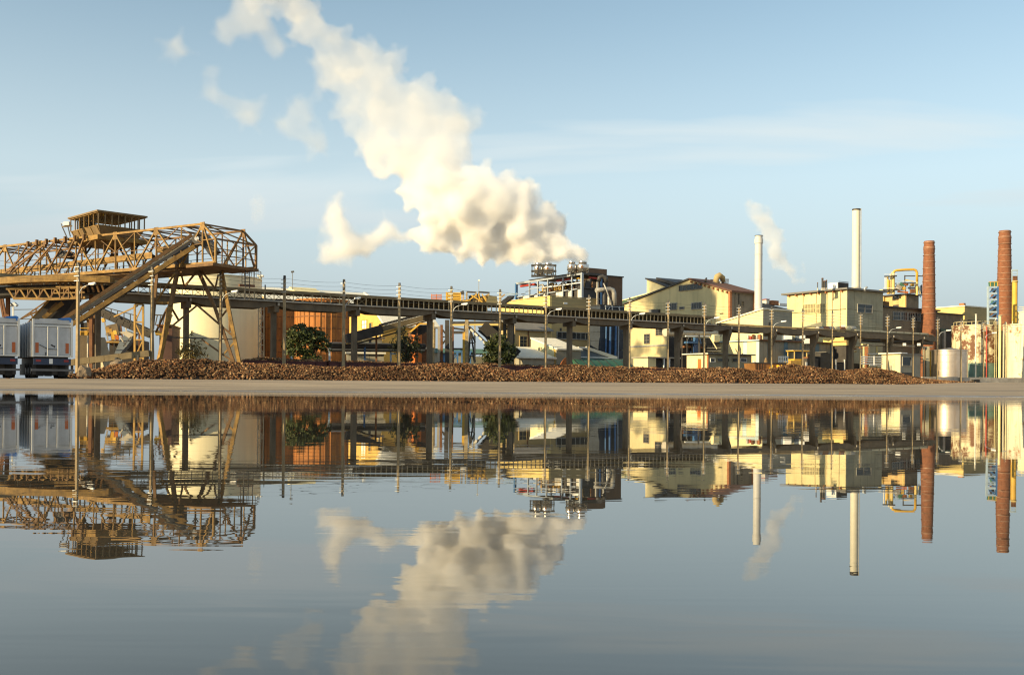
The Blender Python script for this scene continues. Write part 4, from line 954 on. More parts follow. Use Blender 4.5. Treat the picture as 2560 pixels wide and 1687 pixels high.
Oc = Frame('store_building', 956, 149, 'ochre yellow store with a swept white roof right of the rusty silo', 'building', py=830)
ly0 = Oc.ly(862); zoc = Oc.lz(956, 812); zoc2 = Oc.lz(905, 780)
prism(Oc.e, 'wall', [(0, 0), (ly0, 0), (ly0, zoc2 + .4), (ly0 * .5, zoc2 + .4), (ly0 * .16, zoc2 - .8), (0, zoc)], 'x', 0, 9, m_ochre)
prism(Oc.e, 'roof', [(-.6, zoc - .3), (ly0 * .16, zoc2 - .7), (ly0 * .5, zoc2 + .5), (ly0 * .5, zoc2 + .75), (ly0 * .14, zoc2 - .4), (-.7, zoc)], 'x', -.02, 9.4, m_roofw)
for px in (887, 891, 951): 
    y = Oc.ly(px); slab(Oc.e, 'pilaster', -.25, -.002, y - .2, y + .2, 0, Oc.lz(px, 812), m_wallg)
window_left(Oc, 905, 800, 918, 822, m_white, m_gold, 2, 2)
window_left(Oc, 924, 806, 931, 822, m_glass, m_ochre, 1, 1)
Wr = Frame('grey_house', 990, 158, 'grey walled house with pale hip roof behind the sparse tree', 'house', py=830)
wx_ = Wr.fx(1062); wz = Wr.fz(990, 812); wy = Wr.ly(945)
prism(Wr.e, 'wall', [(0, 0), (wx_, 0), (wx_, wz), (0, wz)], 'y', 0, 8, m_wallg)
prism(Wr.e, 'roof', [(-.4, wz), (8.4, wz), (4, wz + 3.2)], 'x', -.4, wx_ + .4, m_roofw)
Ys = Frame('yellow_hut', 955, 128, 'low cream hut peeping out under the inclined beet conveyor', 'hut', py=860)
slab(Ys.e, 'wall', Ys.fx(905), 0, 0, 4, 0, Ys.fz(950, 847), m_wallc); slab(Ys.e, 'roof', Ys.fx(903), .3, -.3, 4.2, Ys.fz(950, 847) + .003, Ys.fz(950, 844), m_roofg)
slab(Ys.e, 'door', Ys.fx(922), Ys.fx(928), -.04, 0.0, 0, Ys.fz(925, 850), m_dark)
Ht = Frame('low_hut', 868, 121, 'low grey hut with white rounded eaves under the pipe bridge', 'hut', rz=R(12), py=890)
hx, hz = Ht.fx(960), Ht.fz(868, 884)
for k in range(5): slab(Ht.e, 'wall_panel', k * hx / 5 + .02, (k + 1) * hx / 5 - .02, 0, 3, 0, hz, m_wallg)
slab(Ht.e, 'roof', -.2, hx + .2, -.35, 3.3, hz + .003, hz + .22, m_roofw)
Pb = empty('pipe_bridge', P(900, 860, 114), 0, 'dark horizontal pipe bridge with blue posts behind the second and third trees', 'pipe bridge')
for dz, r, m_ in ((0, .34, m_purp), (9, .16, m_pipe), (12, .12, m_dark)):
    a, b = parent_inv(Pb) @ P(820, 864 + dz, 114), parent_inv(Pb) @ P(1062, 866 + dz, 120); rod(Pb, 'pipe', a, b, r, m_, 14)
a, b = parent_inv(Pb) @ P(822, 857, 113.6), parent_inv(Pb) @ P(978, 860, 117.6); rod(Pb, 'pipe', a, b, .10, m_pipe, 10)
for px, Y in ((824, 114), (912, 116), (977, 118), (1020, 119)): pb(Pb, 'post', (px, 860, Y), gpt(px, Y), .2, m_lblue if px in (824, 977) else m_blues)
pb(Pb, 'post', (729, 872, 112), gpt(729, 112), .2, m_lblue); pb(Pb, 'post', (723, 872, 112), gpt(723, 112), .25, m_orange); pb(Pb, 'bracket', (977, 884, 118), (990, 884, 118), .2, m_lblue)

# ------------------------------------------------------------------ second inclined conveyor and trestles below the elevated bridge
I2 = empty('inclined_conveyor', P(970, 820, 118), 0, 'rusty beet conveyor rising to the right to the elevated bridge behind the thin tree', 'conveyor')
def i2(t, dy=0): return (866 + (1074 - 866) * t, 847 + (792 - 847) * t + dy, 113 + 4 * t)
pb(I2, 'side_wall', i2(0, 0), i2(.42, 0), 1.05, m_purp); pb(I2, 'side_wall', i2(.43, -1), i2(1.0, -1), .62, m_gal)
pb(I2, 'bottom_flange', i2(0, 12), i2(1, 8), .16, m_yardy); pb(I2, 'return_belt', i2(.05, 19), i2(.7, 17), .16, m_belt)
for k in range(34):
    pb(I2, 'roller', i2(.40 + .6 * k / 34, -11), i2(.412 + .6 * k / 34, -13), .26, m_dark)
for t in (.12, .36, .62, .85): pb(I2, 'support', i2(t, 8), gpt(i2(t)[0], i2(t)[2]), .2, m_rust)
Ch = empty('feed_chute', P(1045, 830, 117), 0, 'golden edged feed chute beside the double concrete columns', 'chute')
pb(Ch, 'edge', (1023, 832, 116), (1050, 809, 116), .18, m_gold); pb(Ch, 'edge', (1050, 809, 116), (1074, 810, 116), .18, m_gold); quad_solid(Ch, 'chute_body', [(1024, 834, 117), (1050, 812, 117), (1074, 812, 117), (1074, 826, 117), (1044, 838, 117)], 1.2, m_dark)
Wl = Frame('sugar_wall', 1052, 126, 'orange brick stair wall at the foot of the double concrete columns', 'wall', py=870)
slab(Wl.e, 'wall', 0, Wl.fx(1074), 0, 3.5, 0, Wl.fz(1055, 824), m_rust); slab(Wl.e, 'pier', -1.0, 0, -.3, .6, 0, Wl.fz(1055, 828), m_orange); slab(Wl.e, 'ledge', -1.1, Wl.fx(1076), -.4, 0, Wl.fz(1055, 872), Wl.fz(1055, 868), m_roofw)
Tr = empty('steel_trestle', P(1150, 860, 122), 0, 'dark steel trestle with one golden post beneath the conveyor bridge', 'trestle'); Tr.location.z = G
TY = 121
for px, w_, m_, y0 in ((1082, .36, m_galpost, 806), (1076, .2, m_rust, 808), (1097, .26, m_pipe, 816), (1104, .3, m_rust, 812), (1118, .5, m_dark, 800), (1131, .34, m_rust, 816), (1160, .34, m_gold, 830), (1163, .3, m_dark, 812), (1167, .42, m_galpost, 790), (1187, .2, m_pipe, 795), (1286, .2, m_galpost, 815)):
    pb(Tr, 'post', (px, y0, TY), gpt(px, TY), w_, m_)
for (a, b, w_, m_) in (((1104, 822), (1116, 836), .22, m_dark), ((1116, 848), (1102, 864), .22, m_dark), ((1104, 842), (1114, 842), .12, m_dark), ((1096, 888), (1108, 906), .2, m_dark), ((1132, 831), (1161, 831), .34, m_dark), ((1132, 820), (1160, 824), .22, m_dark), ((1131, 872), (1160, 872), .2, m_dark), ((1128, 812), (1246, 811), .26, m_wally), ((1130, 807), (1246, 806), .3, m_dark),
     ((1172, 816), (1188, 856), .2, m_dark), ((1176, 832), (1170, 906), .22, m_dark), ((1177, 830), (1188, 905), .2, m_dark), ((1170, 858), (1186, 857), .12, m_dark), ((1172, 890), (1188, 890), .12, m_dark), ((1172, 906), (1180, 880), .14, m_dark), ((1180, 880), (1186, 906), .14, m_dark)):
    pb(Tr, 'brace', a + (TY,), b + (TY,), w_, m_)
Bs = empty('blue_crane_frame', P(1148, 890, 127), 0, 'small blue braced frame low between the trestle posts', 'frame'); Bs.location.z = G
for px in (1133, 1144, 1155, 1176): pb(Bs, 'post', (px, 878, 126), gpt(px, 126), .2, m_blues)
for a, b in (((1133, 880), (1144, 900)), ((1144, 880), (1133, 900)), ((1155, 880), (1176, 900)), ((1176, 880), (1155, 900))): pb(Bs, 'brace', a + (126,), b + (126,), .12, m_blues)
pb(Bs, 'beam', (1130, 879, 126), (1180, 879, 126), .22, m_blues)
Cv = empty('stair_conveyor', P(1235, 860, 119), 0, 'dark stair conveyor with pale stringer descending right behind the bushy tree', 'conveyor')
for k in range(9):
    t0, t1 = k / 9, (k + 1) / 9
    pb(Cv, 'stringer', (1174 + 96 * t0, 817 + 92 * t0, 117.5), (1174 + 96 * t1, 817 + 92 * t1, 117.5), .20, m_dark)
    pb(Cv, 'tread', (1176 + 96 * t0, 823 + 92 * t0, 116.8), (1176 + 96 * (t0 + .07), 823 + 92 * (t0 + .07), 116.8), .22, m_roofw)
pb(Cv, 'belt_cover', (1205, 816, 119), (1292, 890, 119), 1.5, m_belt)
quad_solid(Cv, 'hopper', [(1194, 817, 120), (1246, 815, 120), (1250, 842, 120), (1226, 862, 120)], 2.0, m_belt)
for a, b in (((1256, 838), (1282, 864)), ((1280, 838), (1258, 866)), ((1262, 820), (1284, 832))): pb(Cv, 'brace', a + (117,), b + (117,), .16, m_dark)
for px in (1262, 1281): pb(Cv, 'post', (px, 800, 117), gpt(px, 117), .4, m_dark)
Tb = Frame('teal_roof_shed', 1094, 133, 'low grey shed with teal roof band seen between the trestle posts', 'shed', rz=R(14), py=880)
tx = Tb.fx(1222); slab(Tb.e, 'wall', 0, tx * .6, 0, 4, 0, Tb.fz(1100, 882), m_wallg); slab(Tb.e, 'wall', tx * .601, tx, -.1, 4, 0, Tb.fz(1100, 890), m_wallc); slab(Tb.e, 'roof', -.3, tx, -.4, 4.2, Tb.fz(1100, 882) + .003, Tb.fz(1100, 871), mat('teal_sheet', (0.10, 0.22, 0.22), .6, var=.2)); slab(Tb.e, 'blue_panel', .1, tx * .22, -.06, -.002, .6, Tb.fz(1100, 884), m_blues)
for k in range(4): bar(Tb.e, 'door_brace', (tx * (.62 + .09 * k), -.16, Tb.fz(1100, 889)), (tx * (.70 + .09 * k), -.16, Tb.fz(1100, 880)), .09, .06, m_dark)
# ------------------------------------------------------------------ screening plant above the bridge
Sc = empty('screening_plant', P(1160, 760, 134), 0, 'cluttered yellow screening machines showing above the conveyor bridge', 'machine')
SY = 133
for k in range(5): pb(Sc, 'slat', (1079, 737 + k * 3.6, SY), (1103, 737 + k * 3.6, SY), .09, m_orange)
for px in (1079, 1091, 1103): pb(Sc, 'slat_post', (px, 735, SY), (px, 756, SY), .10, m_orange)
for k in range(6): pb(Sc, 'slat', (1116, 732 + k * 4, SY), (1152, 733 + k * 4, SY), .14, m_gold)
for k in range(5): pb(Sc, 'slat_gap', (1116, 734 + k * 4, SY + .4), (1152, 735 + k * 4, SY + .4), .14, m_rust)
for px in (1116, 1128, 1152): pb(Sc, 'slat_post', (px, 730, SY), (px, 760, SY), .15, m_gold)
pb(Sc, 'motor', (1152, 733, SY), (1160, 730, SY), .4, m_dark); pb(Sc, 'frame_post', (1158, 732, SY), (1158, 764, SY), .14, m_yardy)
for px in (1167, 1190, 1197, 1222): pb(Sc, 'frame_post', (px, 730, SY), (px, 770, SY), .2, m_galpost)
pb(Sc, 'frame_beam', (1167, 730, SY), (1190, 731, SY), .2, m_dark); pb(Sc, 'frame_beam', (1197, 730, SY), (1224, 732, SY), .22, m_dark)
quad_solid(Sc, 'hopper', [(1175, 756, SY), (1222, 734, SY), (1221, 752, SY), (1205, 759, SY)], 2.5, m_yardy)
for a, b in (((1170, 752), (1192, 736)), ((1178, 738), (1206, 755)), ((1196, 735), (1200, 750)), ((1205, 735), (1215, 752)), ((1140, 756), (1176, 750))): pb(Sc, 'brace', a + (SY - .4,), b + (SY - .4,), .15, m_gold)
for a, b in (((1168, 754), (1222, 742)), ((1130, 757), (1170, 754)), ((1172, 745), (1200, 738))): pb(Sc, 'shaft', a + (SY + .6,), b + (SY + .6,), .5, m_dark)
quad_solid(Sc, 'chute_cover', [(1213, 762, SY - .5), (1222, 738, SY - .5), (1242, 741, SY - .5), (1246, 764, SY - .5)], 2.5, mat('olive_sheet', (0.14, 0.125, 0.07), .8, var=.15))
pb(Sc, 'mast', (1197, 702, SY), (1197, 732, SY), .10, m_galv); pb(Sc, 'mast_lamp', (1195, 701, SY), (1200, 701, SY), .2, m_white)
Gy = empty('inclined_gallery', P(1270, 755, 131), 0, 'short dark inclined gallery leaning on the left end of the yellow hall', 'gallery')
quad_solid(Gy, 'gallery_side', [(1247, 772, 129), (1247, 757, 129), (1272, 739, 129.6), (1286, 739, 129.8), (1284, 745, 129.8), (1252, 766, 129)], 1.4, m_purp)
pb(Gy, 'rail', (1250, 746, 128.6), (1262, 736, 128.6), .14, m_yardy); pb(Gy, 'rail', (1262, 736, 128.6), (1296, 735, 128.6), .12, m_lblue)
for k in range(5): pb(Gy, 'rail_post', (1268 + k * 6, 731, 129), (1268 + k * 6, 742, 129), .08, m_lblue)

# ------------------------------------------------------------------ trees
def leaf_mat(name, c0, c1):
    m = bpy.data.materials.new(name); m.use_nodes = True; nt = m.node_tree; L = nt.links.new; b = nt.nodes['Principled BSDF']
    g = N(nt, 'ShaderNodeNewGeometry'); r = N(nt, 'ShaderNodeMix', data_type='RGBA'); L(g.outputs['Random Per Island'], r.inputs['Factor']); r.inputs['A'].default_value = c0 + (1,); r.inputs['B'].default_value = c1 + (1,)
    L(r.outputs['Result'], b.inputs['Base Color']); b.inputs['Roughness'].default_value = .6; b.inputs['Transmission Weight'].default_value = 0; b.inputs['Subsurface Weight'].default_value = 0
    return m
m_leafd = leaf_mat('dark_leaves', (0.02, 0.035, 0.010), (0.085, 0.105, 0.025)); m_leafb = leaf_mat('bushy_leaves', (0.022, 0.04, 0.008), (0.085, 0.095, 0.022)); m_leafs = leaf_mat('sparse_leaves', (0.02, 0.03, 0.012), (0.06, 0.065, 0.022)); m_leafy = leaf_mat('yellow_leaves', (0.10, 0.08, 0.02), (0.22, 0.15, 0.03))
def tree(name, px, Y, lobes, nleaf, ls, m, label, cat, trunk_r, seed, limbs=7, hollow=.35):
    rv = random.Random(seed); base = P(px, 900, Y); base.z = G
    t = empty(name, base, 0, label, cat); inv = parent_inv(t)
    L_ = [(inv @ P(a, b, Y + rv.uniform(-.5, .5)), rw / FPX * Y, rh / FPX * Y) for a, b, rw, rh in lobes]
    v = []; f = []
    tot = sum(l[1] * l[1] * l[2] for l in L_)
    for c, rw, rh in L_:
        # clumps inside each lobe, leaves in each clump
        nc = max(9, int(95 * rw * rw * rh / tot * len(L_) / 2)); per = int(nleaf * rw * rw * rh / tot / nc)
        for _ in range(nc):
            d = Vector((rv.gauss(0, 1), rv.gauss(0, 1), rv.gauss(0, 1))).normalized() * rv.uniform(hollow, 1.28) ** .6
            cc = c + Vector((d.x * rw, d.y * rw, d.z * rh)); cr = rv.uniform(.12, .34) * min(rw, rh) + .07
            for _ in range(per):
                e = Vector((rv.gauss(0, .5), rv.gauss(0, .5), rv.gauss(0, .45))) * cr + cc
                n = Vector((rv.gauss(0, 1), rv.gauss(0, 1), rv.gauss(0, 1) + .6)).normalized(); u = n.orthogonal().normalized(); u.rotate(Matrix.Rotation(rv.uniform(0, 6.3), 3, n)); w = n.cross(u); s = ls * rv.uniform(.6, 1.3)
                o = len(v); v += [e - u * s, e + w * s * .45, e + u * s, e - w * s * .45]; f.append((o, o + 1, o + 2, o + 3))
    cr_ = mesh_obj('crown', v, f, m, t); cr_['kind'] = 'stuff'
    topc = max(L_, key=lambda l: l[0].z)[0]; fork = Vector((0, 0, topc.z * .42))
    sweep(t, 'trunk', [(0, 0, -.1), (0.03, 0, topc.z * .2), fork, fork.lerp(topc, .5), topc], [trunk_r * 1.2, trunk_r, trunk_r * .8, trunk_r * .45, trunk_r * .12], m_bark, 8)
    for k in range(limbs):
        c = rv.choice(L_); e = c[0] + Vector((rv.uniform(-.7, .7) * c[1], rv.uniform(-.7, .7) * c[1], rv.uniform(-.4, .7) * c[2])); s = Vector((0, 0, rv.uniform(.25, .6) * topc.z))
        sweep(t, 'limb', [s, s.lerp(e, .5) + Vector((0, 0, .15)), e], [trunk_r * .5, trunk_r * .3, trunk_r * .06], m_bark, 6)
    return t
tree('tree', 768, 99.5, [(752, 836, 30, 22), (728, 862, 18, 22), (780, 840, 30, 18), (806, 858, 18, 18), (765, 868, 30, 16), (778, 900, 24, 14), (738, 882, 18, 12), (716, 868, 9, 8), (818, 872, 9, 9), (792, 824, 10, 8), (756, 816, 12, 7), (735, 842, 12, 10)], 5600, .17, m_leafd, 'broad dark green tree in front of the rusty orange silo', 'tree', .16, 3)
tree('tree', 1016, 104.5, [(1005, 838, 16, 18), (990, 860, 18, 18), (1030, 858, 22, 20), (1015, 885, 26, 20), (1045, 872, 12, 14), (1008, 822, 8, 10)], 1700, .16, m_leafs, 'thin sparse tree in front of the pipe bridge', 'tree', .11, 8, 14, .2)
tree('tree', 1244, 108.5, [(1245, 862, 22, 24), (1228, 878, 20, 22), (1266, 880, 22, 24), (1246, 898, 32, 16), (1252, 846, 12, 12)], 4200, .17, m_leafb, 'rounded bushy green tree in front of the dark stair conveyor', 'tree', .13, 5)
tree('shrub', 482, 92.5, [(482, 850, 10, 22), (462, 872, 22, 16), (500, 872, 16, 20), (480, 885, 34, 12)], 900, .13, m_leafy, 'scrawny yellowing shrub in front of the white tank', 'shrub', .06, 12, 16, .1)
# ------------------------------------------------------------------ evaporator hall (yellow) with steel station on its roof
m_steelp = mat('stainless', (0.55, 0.52, 0.48), 0.22, metal=0.9, var=0.15, scale=2)
m_red = mat('red_pipe', (0.38, 0.045, 0.03), .6, var=.2)
m_station = mat('pale_grey_steel', (0.32, 0.36, 0.41), .5, var=.12)
m_brownw = mat('brown_sheet_wall', (0.125, 0.075, 0.045), .8, var=.15, streak=.3, streak_col=(.05, .03, .02))
m_duct = mat('duct_grey', (0.34, 0.33, 0.30), .5, metal=.3, var=.15)
m_whitep = mat('white_sheet', (0.66, 0.63, 0.54), .6, var=.08, streak=.25, streak_col=(.3, .25, .16))
E = Frame('evaporator_hall', 1375, 138, 'yellow evaporator hall with lit left wall and long dark window band', 'building', py=760)
elx = E.fx(1497, 760); ely = E.ly(1246, 765); ez = E.fz(1375, 741)
np_ = 7
for k in range(np_):      # sheeted walls in horizontal courses
    z0, z1 = k * ez / np_, (k + 1) * ez / np_
    slab(E.e, 'wall_course', 0, elx, 0.0, .2, z0 + .015, z1, m_wallt); slab(E.e, 'wall_course', 0, .2, .201, ely, z0 + .015, z1, m_wally)  # one yellow paint: the front takes a darker copy as shade
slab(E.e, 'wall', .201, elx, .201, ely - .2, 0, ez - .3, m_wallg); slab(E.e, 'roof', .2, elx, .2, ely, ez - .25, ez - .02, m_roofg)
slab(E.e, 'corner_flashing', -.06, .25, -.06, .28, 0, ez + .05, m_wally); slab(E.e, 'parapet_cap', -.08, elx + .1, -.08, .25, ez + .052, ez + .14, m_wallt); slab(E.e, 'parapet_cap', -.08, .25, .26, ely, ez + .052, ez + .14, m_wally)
slab(E.e, 'corner_pipe', elx - .5, elx - .25, -.3, -.05, 0, ez + 2.5, m_pipe); slab(E.e, 'vent_plate', E.fx(1409, 757), E.fx(1418, 757), -.06, -.001, E.fz(1412, 760), E.fz(1412, 756), m_white)
wf = window_front(E, 1391, 828, 1487, 851, m_glass, m_frame, 8, 1)
slab(E.e, 'vent_box', E.fx(1399), E.fx(1402), -.2, 0, E.fz(1400, 827), E.fz(1400, 820), m_dark)
# station
St2 = Frame('evaporator_station', 1455, 143.5, 'pale steel evaporator station with machinery standing on the yellow hall roof', 'machine', py=745, z=G + ez)
zt2 = St2.lz(1455, 684); zm2 = St2.lz(1455, 706); yL2 = St2.ly(1291, 700); xR2 = St2.fx(1503, 690)
INV[St2.e.name] = (Matrix.Translation(St2.o) @ Matrix.Rotation(TH, 4, 'Z')).inverted()
def sl(px, py, x=0.0): p = St2.left(px, py, x); return Vector((x, p.y, p.z))
posts = [1455, 1430, 1408, 1370, 1345, 1324, 1291]
for i, px in enumerate(posts):
    y = St2.ly(px, 715); w = .34 if i in (0, 6) else .2
    z0 = -.05
    bar(St2.e, 'post', (0, y, z0), (0, y, zt2), w, w, m_station if i != 6 else m_blues)
    if px != 1291: bar(St2.e, 'post', (4.5, y, z0), (4.5, y, zt2 - .5), .2, .2, m_dark)
bar(St2.e, 'top_beam', (0, -.1, zt2), (0, yL2, zt2), .22, .30, m_station); bar(St2.e, 'top_beam', (0, yL2, zt2 + .01), (4.5, yL2, zt2 + .01), .2, .3, m_dark); bar(St2.e, 'top_beam', (0, 0, zt2 + .01), (xR2, 0, zt2 + .01), .2, .26, m_dark)
bar(St2.e, 'post', (xR2, 0, -2.5), (xR2, 0, zt2 - .12), .24, .24, m_blues)
yq = St2.ly(1372, 712); bar(St2.e, 'middle_beam', (-.02, 0, zm2), (-.02, yq, zm2), .14, .14, m_white); bar(St2.e, 'middle_beam', (0, yq, zm2 + .1), (0, St2.ly(1324), zm2 + .1), .14, .14, m_station)
zlow = St2.lz(1455, 722)
for i in range(6):
    y0, y1 = St2.ly(posts[i], 730), St2.ly(posts[i + 1], 730)
    ym = y0 * .45 + y1 * .55
    for q in range(3):
        w0 = y0 + .14 + q * (ym - y0 - .2) / 3
        slab(St2.e, 'cladding_panel', .15, .25, w0, w0 + (ym - y0 - .2) / 3 - .03, 0, zlow, m_whitep)
    slab(St2.e, 'opening', .3, .4, ym, y1 - .14, 0, zlow, m_purp); slab(St2.e, 'lintel', -.02, .3, ym - .1, y1 - .1, zlow + .003, zlow + .14, m_station)
slab(St2.e, 'back_wall', 4.6, 4.8, .3, St2.ly(1330), 0, zt2 - 1.4, m_brownw); slab(St2.e, 'dark_core', 2.2, 4.4, .4, St2.ly(1332), zlow + .302, zt2 - 1.0, m_brownw); slab(St2.e, 'floor', .45, 4.5, .3, St2.ly(1330), zlow + .15, zlow + .3, m_dark)
slab(St2.e, 'grating', -.3, 4.6, 0.2, St2.ly(1324), zt2 + .16, zt2 + .24, m_dark)
rv = random.Random(31)
for k in range(110):       # pipes, valves and pumps between the two floors
    y = rv.uniform(.4, St2.ly(1335)); x = rv.uniform(.5, 3.8); z = zlow + .3; h = rv.uniform(.5, zt2 - zlow - .5)
    mm = rv.choice([m_steelp, m_pipe, m_yardy, m_rust, m_gold, m_dark, m_white])
    if k % 3 == 0:
        a = Vector((x, y, z)); sweep(St2.e, 'pipe', [a, a + Vector((0, 0, h * .7)), a + Vector((0, rv.uniform(-.5, .5), h)), a + Vector((0, rv.choice([-1, 1]) * rv.uniform(.8, 2.0), h))], rv.uniform(.07, .17), mm, 8)
    elif k % 3 == 1: lathe(St2.e, 'separator', [(.08, z), (.24, z + .2), (.24, z + h * .7), (.08, z + h * .85)], mm, 12, center=(x, y))
    else: slab(St2.e, 'pump', x, x + rv.uniform(.3, .7), y, y + rv.uniform(.3, .8), z, z + rv.uniform(.2, .6), mm)
for y0, y1 in ((St2.ly(1330), St2.ly(1294)), (St2.ly(1417), St2.ly(1384))):
    rod(St2.e, 'red_pipe', (.5, y0, zt2 - .42), (.5, y1, zt2 - .42), .17, m_red, 10); rod(St2.e, 'red_pipe', (1.0, y0 + .5, zt2 - .40), (1.0, y1 + .5, zt2 - .40), .12, m_red, 10)
rod(St2.e, 'red_pipe', (xR2 * .45, .4, zt2 - .42), (xR2 * .95, .4, zt2 - .5), .15, m_red, 10)
slab(St2.e, 'side_cabin', .6, xR2 - .3, .6, 2.5, 0, St2.fz(1470, 702), m_dark)
slab(St2.e, 'dark_house', 3.0, 6.5, St2.ly(1428), St2.ly(1384), zt2 + .25, zt2 + 1.3, m_brownw)
for k in range(3): bar(St2.e, 'lamp_bracket', (0, yL2 - 1.2 * k - 1.5, zm2 - .5 + k * .3), (0, yL2 - 1.2 * k - 2.6, zm2 - .5 + k * .3), .1, .08, m_dark)
hb = slab(St2.e, 'white_booth', .3, 2.3, St2.ly(1322), St2.ly(1302), 0, zlow - .1, m_whitep); slab(St2.e, 'booth_roof', .2, 2.4, St2.ly(1322) - .1, St2.ly(1302) + .1, zlow - .09, zlow + .05, m_wallc); slab(St2.e, 'booth_window', .24, .298, St2.ly(1318), St2.ly(1307), .3, 1.0, m_dark)
# vertical vessels
def dome(px, rpx, ytop, ybot, label, x=1.6):
    Y = 144.5 + (1455 - px) * .012
    pB, pT = P(px, ybot, Y), P(px, ytop, Y); r = rpx / FPX * Y; h = pT.z - pB.z
    t = empty('steam_vessel', pB, TH, label, 'vessel', 'stainless steam vessels under the plume')
    lathe(t, 'shell', [(r * .55, .0), (r * .85, h * .12), (r, h * .26), (r, h * .58), (r * .93, h * .70), (r * .62, h * .80), (r * .55, h * .84)], m_steelp, 24)
    lathe(t, 'cap', [(r * .62, h * .845), (r * .74, h * .88), (r * .72, h * .96), (r * .5, h)], m_steelp, 20)
    lathe(t, 'skirt_ring', [(r * 1.05, h * .24), (r * 1.10, h * .26), (r * 1.05, h * .29)], m_dark, 24, cap=False)
    rod(t, 'manhole', (-r * .72, -r * .75, h * .45), (-r * .80, -r * .84, h * .45), r * .22, m_rust, 12)
    for a in range(5): rod(t, 'skirt_leg', (r * .8 * math.cos(a * 1.257), r * .8 * math.sin(a * 1.257), -h * .25), (r * .8 * math.cos(a * 1.257), r * .8 * math.sin(a * 1.257), h * .1), .09, m_dark, 6)
    rod(t, 'side_pipe', (r * 1.15, 0, -h * .2), (r * 1.15, 0, h * .75), .08, m_pipe, 8)
    return pT
dome(1346, 11.5, 657, 685, 'leftmost and slimmest of the four steel vessels, inside the dark frame')
dome(1371, 13, 657, 685, 'second steel vessel from the left, at the right side of the dark frame')
dome(1430, 12.0, 653, 682, 'third steel vessel from the left, standing free on its platform')
dome(1457, 15, 653, 682, 'largest rounded steel vessel at the right corner of the station')
Df = empty('vessel_frame', P(1360, 690, 146), TH, 'dark open frame wrapped around the two left steel vessels', 'frame')
for px in (1330, 1346, 1358, 1389):
    for Y in (143.2, 147.5): pb(Df, 'post', (px, 664, Y), (px, 692, Y), .09, m_dark)
for Y in (143.2, 147.5):
    for y in (664, 678, 690): pb(Df, 'rail', (1328, y, Y), (1391, y, Y), .10 if Y < 144 else .3, m_dark)
pb(Df, 'screen', (1346, 676, 146.8), (1358, 676, 146.8), 1.3, m_brownw)
# brown tower, ducts, blue steel
Bt = Frame('brown_tower', 1556, 152, 'brown sheeted tower building right of the steel station', 'building', rz=TH + R(90), py=740)
u0 = 0
Bt2 = Bt
bly = Bt.ly(1512, 720); bz = Bt.lz(1540, 693)
nC = 5
zz0 = Bt.lz(1540, 775)
for k in range(nC):
    z0, z1 = k * bz / nC, (k + 1) * bz / nC
    slab(Bt.e, 'wall_course', 0, 6, 0, bly, z0 + .02, z1, m_brownw)
slab(Bt.e, 'roof', -.15, 6.1, -.15, bly + .15, bz + .002, bz + .18, m_dark)
Du = empty('exhaust_duct', P(1520, 730, 141), 0, 'large grey elbow duct bending down beside the brown tower', 'duct')
iv = parent_inv(Du)
a = iv @ P(1490, 726, 140); b = iv @ P(1524, 723, 141); c = iv @ P(1535, 733, 141); d = iv @ P(1536, 764, 141)
sweep(Du, 'duct', [a, a.lerp(b, .6), b, b.lerp(c, .5) + Vector((.15, 0, .15)), c, d], .33, m_duct, 14)
lathe(Du, 'flange', [(.42, -.06), (.42, .06)], m_pipe, 14, center=(0, 0)).location = a.lerp(b, .5)
sweep(Du, 'hood', [iv @ P(1497, 703, 140), iv @ P(1499, 694, 140), iv @ P(1506, 691, 140), iv @ P(1514, 695, 140), iv @ P(1516, 706, 140)], .32, m_dark, 12)
sweep(Du, 'thin_pipe', [iv @ P(1509, 708, 139.5), iv @ P(1516, 724, 139.5), iv @ P(1523, 745, 139.5), iv @ P(1530, 764, 139.5)], .10, m_duct, 8)
rod(Du, 'inner_duct', iv @ P(1511, 726, 140.6), iv @ P(1511, 763, 140.6), .26, m_dark, 10); rod(Du, 'inner_duct', iv @ P(1521, 740, 140.6), iv @ P(1521, 763, 140.6), .10, m_white, 8); rod(Du, 'inner_duct', iv @ P(1526, 750, 140.6), iv @ P(1526, 763, 140.6), .14, m_pipe, 8)
Bl = Frame('blue_filter_house', 1500, 139.5, 'dark blue steel filter house between the yellow hall and the grey factory', 'building', py=840)
bx_ = Bl.fx(1560); bz_ = Bl.fz(1500, 763)
m_navy = mat('navy_sheet', (0.025, 0.036, 0.055), .7, var=.25)
for k in range(9): slab(Bl.e, 'wall_course', 0, bx_, 0, 4, k * bz_ / 9 + .015, (k + 1) * bz_ / 9 - .015, m_navy)
slab(Bl.e, 'roof_deck', -.1, bx_ + .1, -.1, 4, bz_ + .002, bz_ + .12, m_dark)
for px in (1512, 1528, 1546): bar(Bl.e, 'frame_post', (Bl.fx(px), -.15, bz_ - 1.1), (Bl.fx(px), -.15, bz_ + .02), .10, .10, m_station)
for (x0, y0, x1, y1) in ((1516, 782, 1524, 768), (1546, 768, 1552, 782), (1512, 766, 1560, 768)):
    p, q_ = Bl.front(x0, y0, -.15), Bl.front(x1, y1, -.15); bar(Bl.e, 'brace', p, q_, .09, .09, m_station)
for px, w_, m_ in ((1514, .16, m_blues), (1524, .3, m_blues), (1538, .26, m_blues), (1545, .14, m_station)): rod(Bl.e, 'blue_pipe', (Bl.fx(px, 850, -.3), -.3, .3), (Bl.fx(px + 2, 815, -.3), -.3, bz_ - 1.6), w_ * .6, m_, 10)

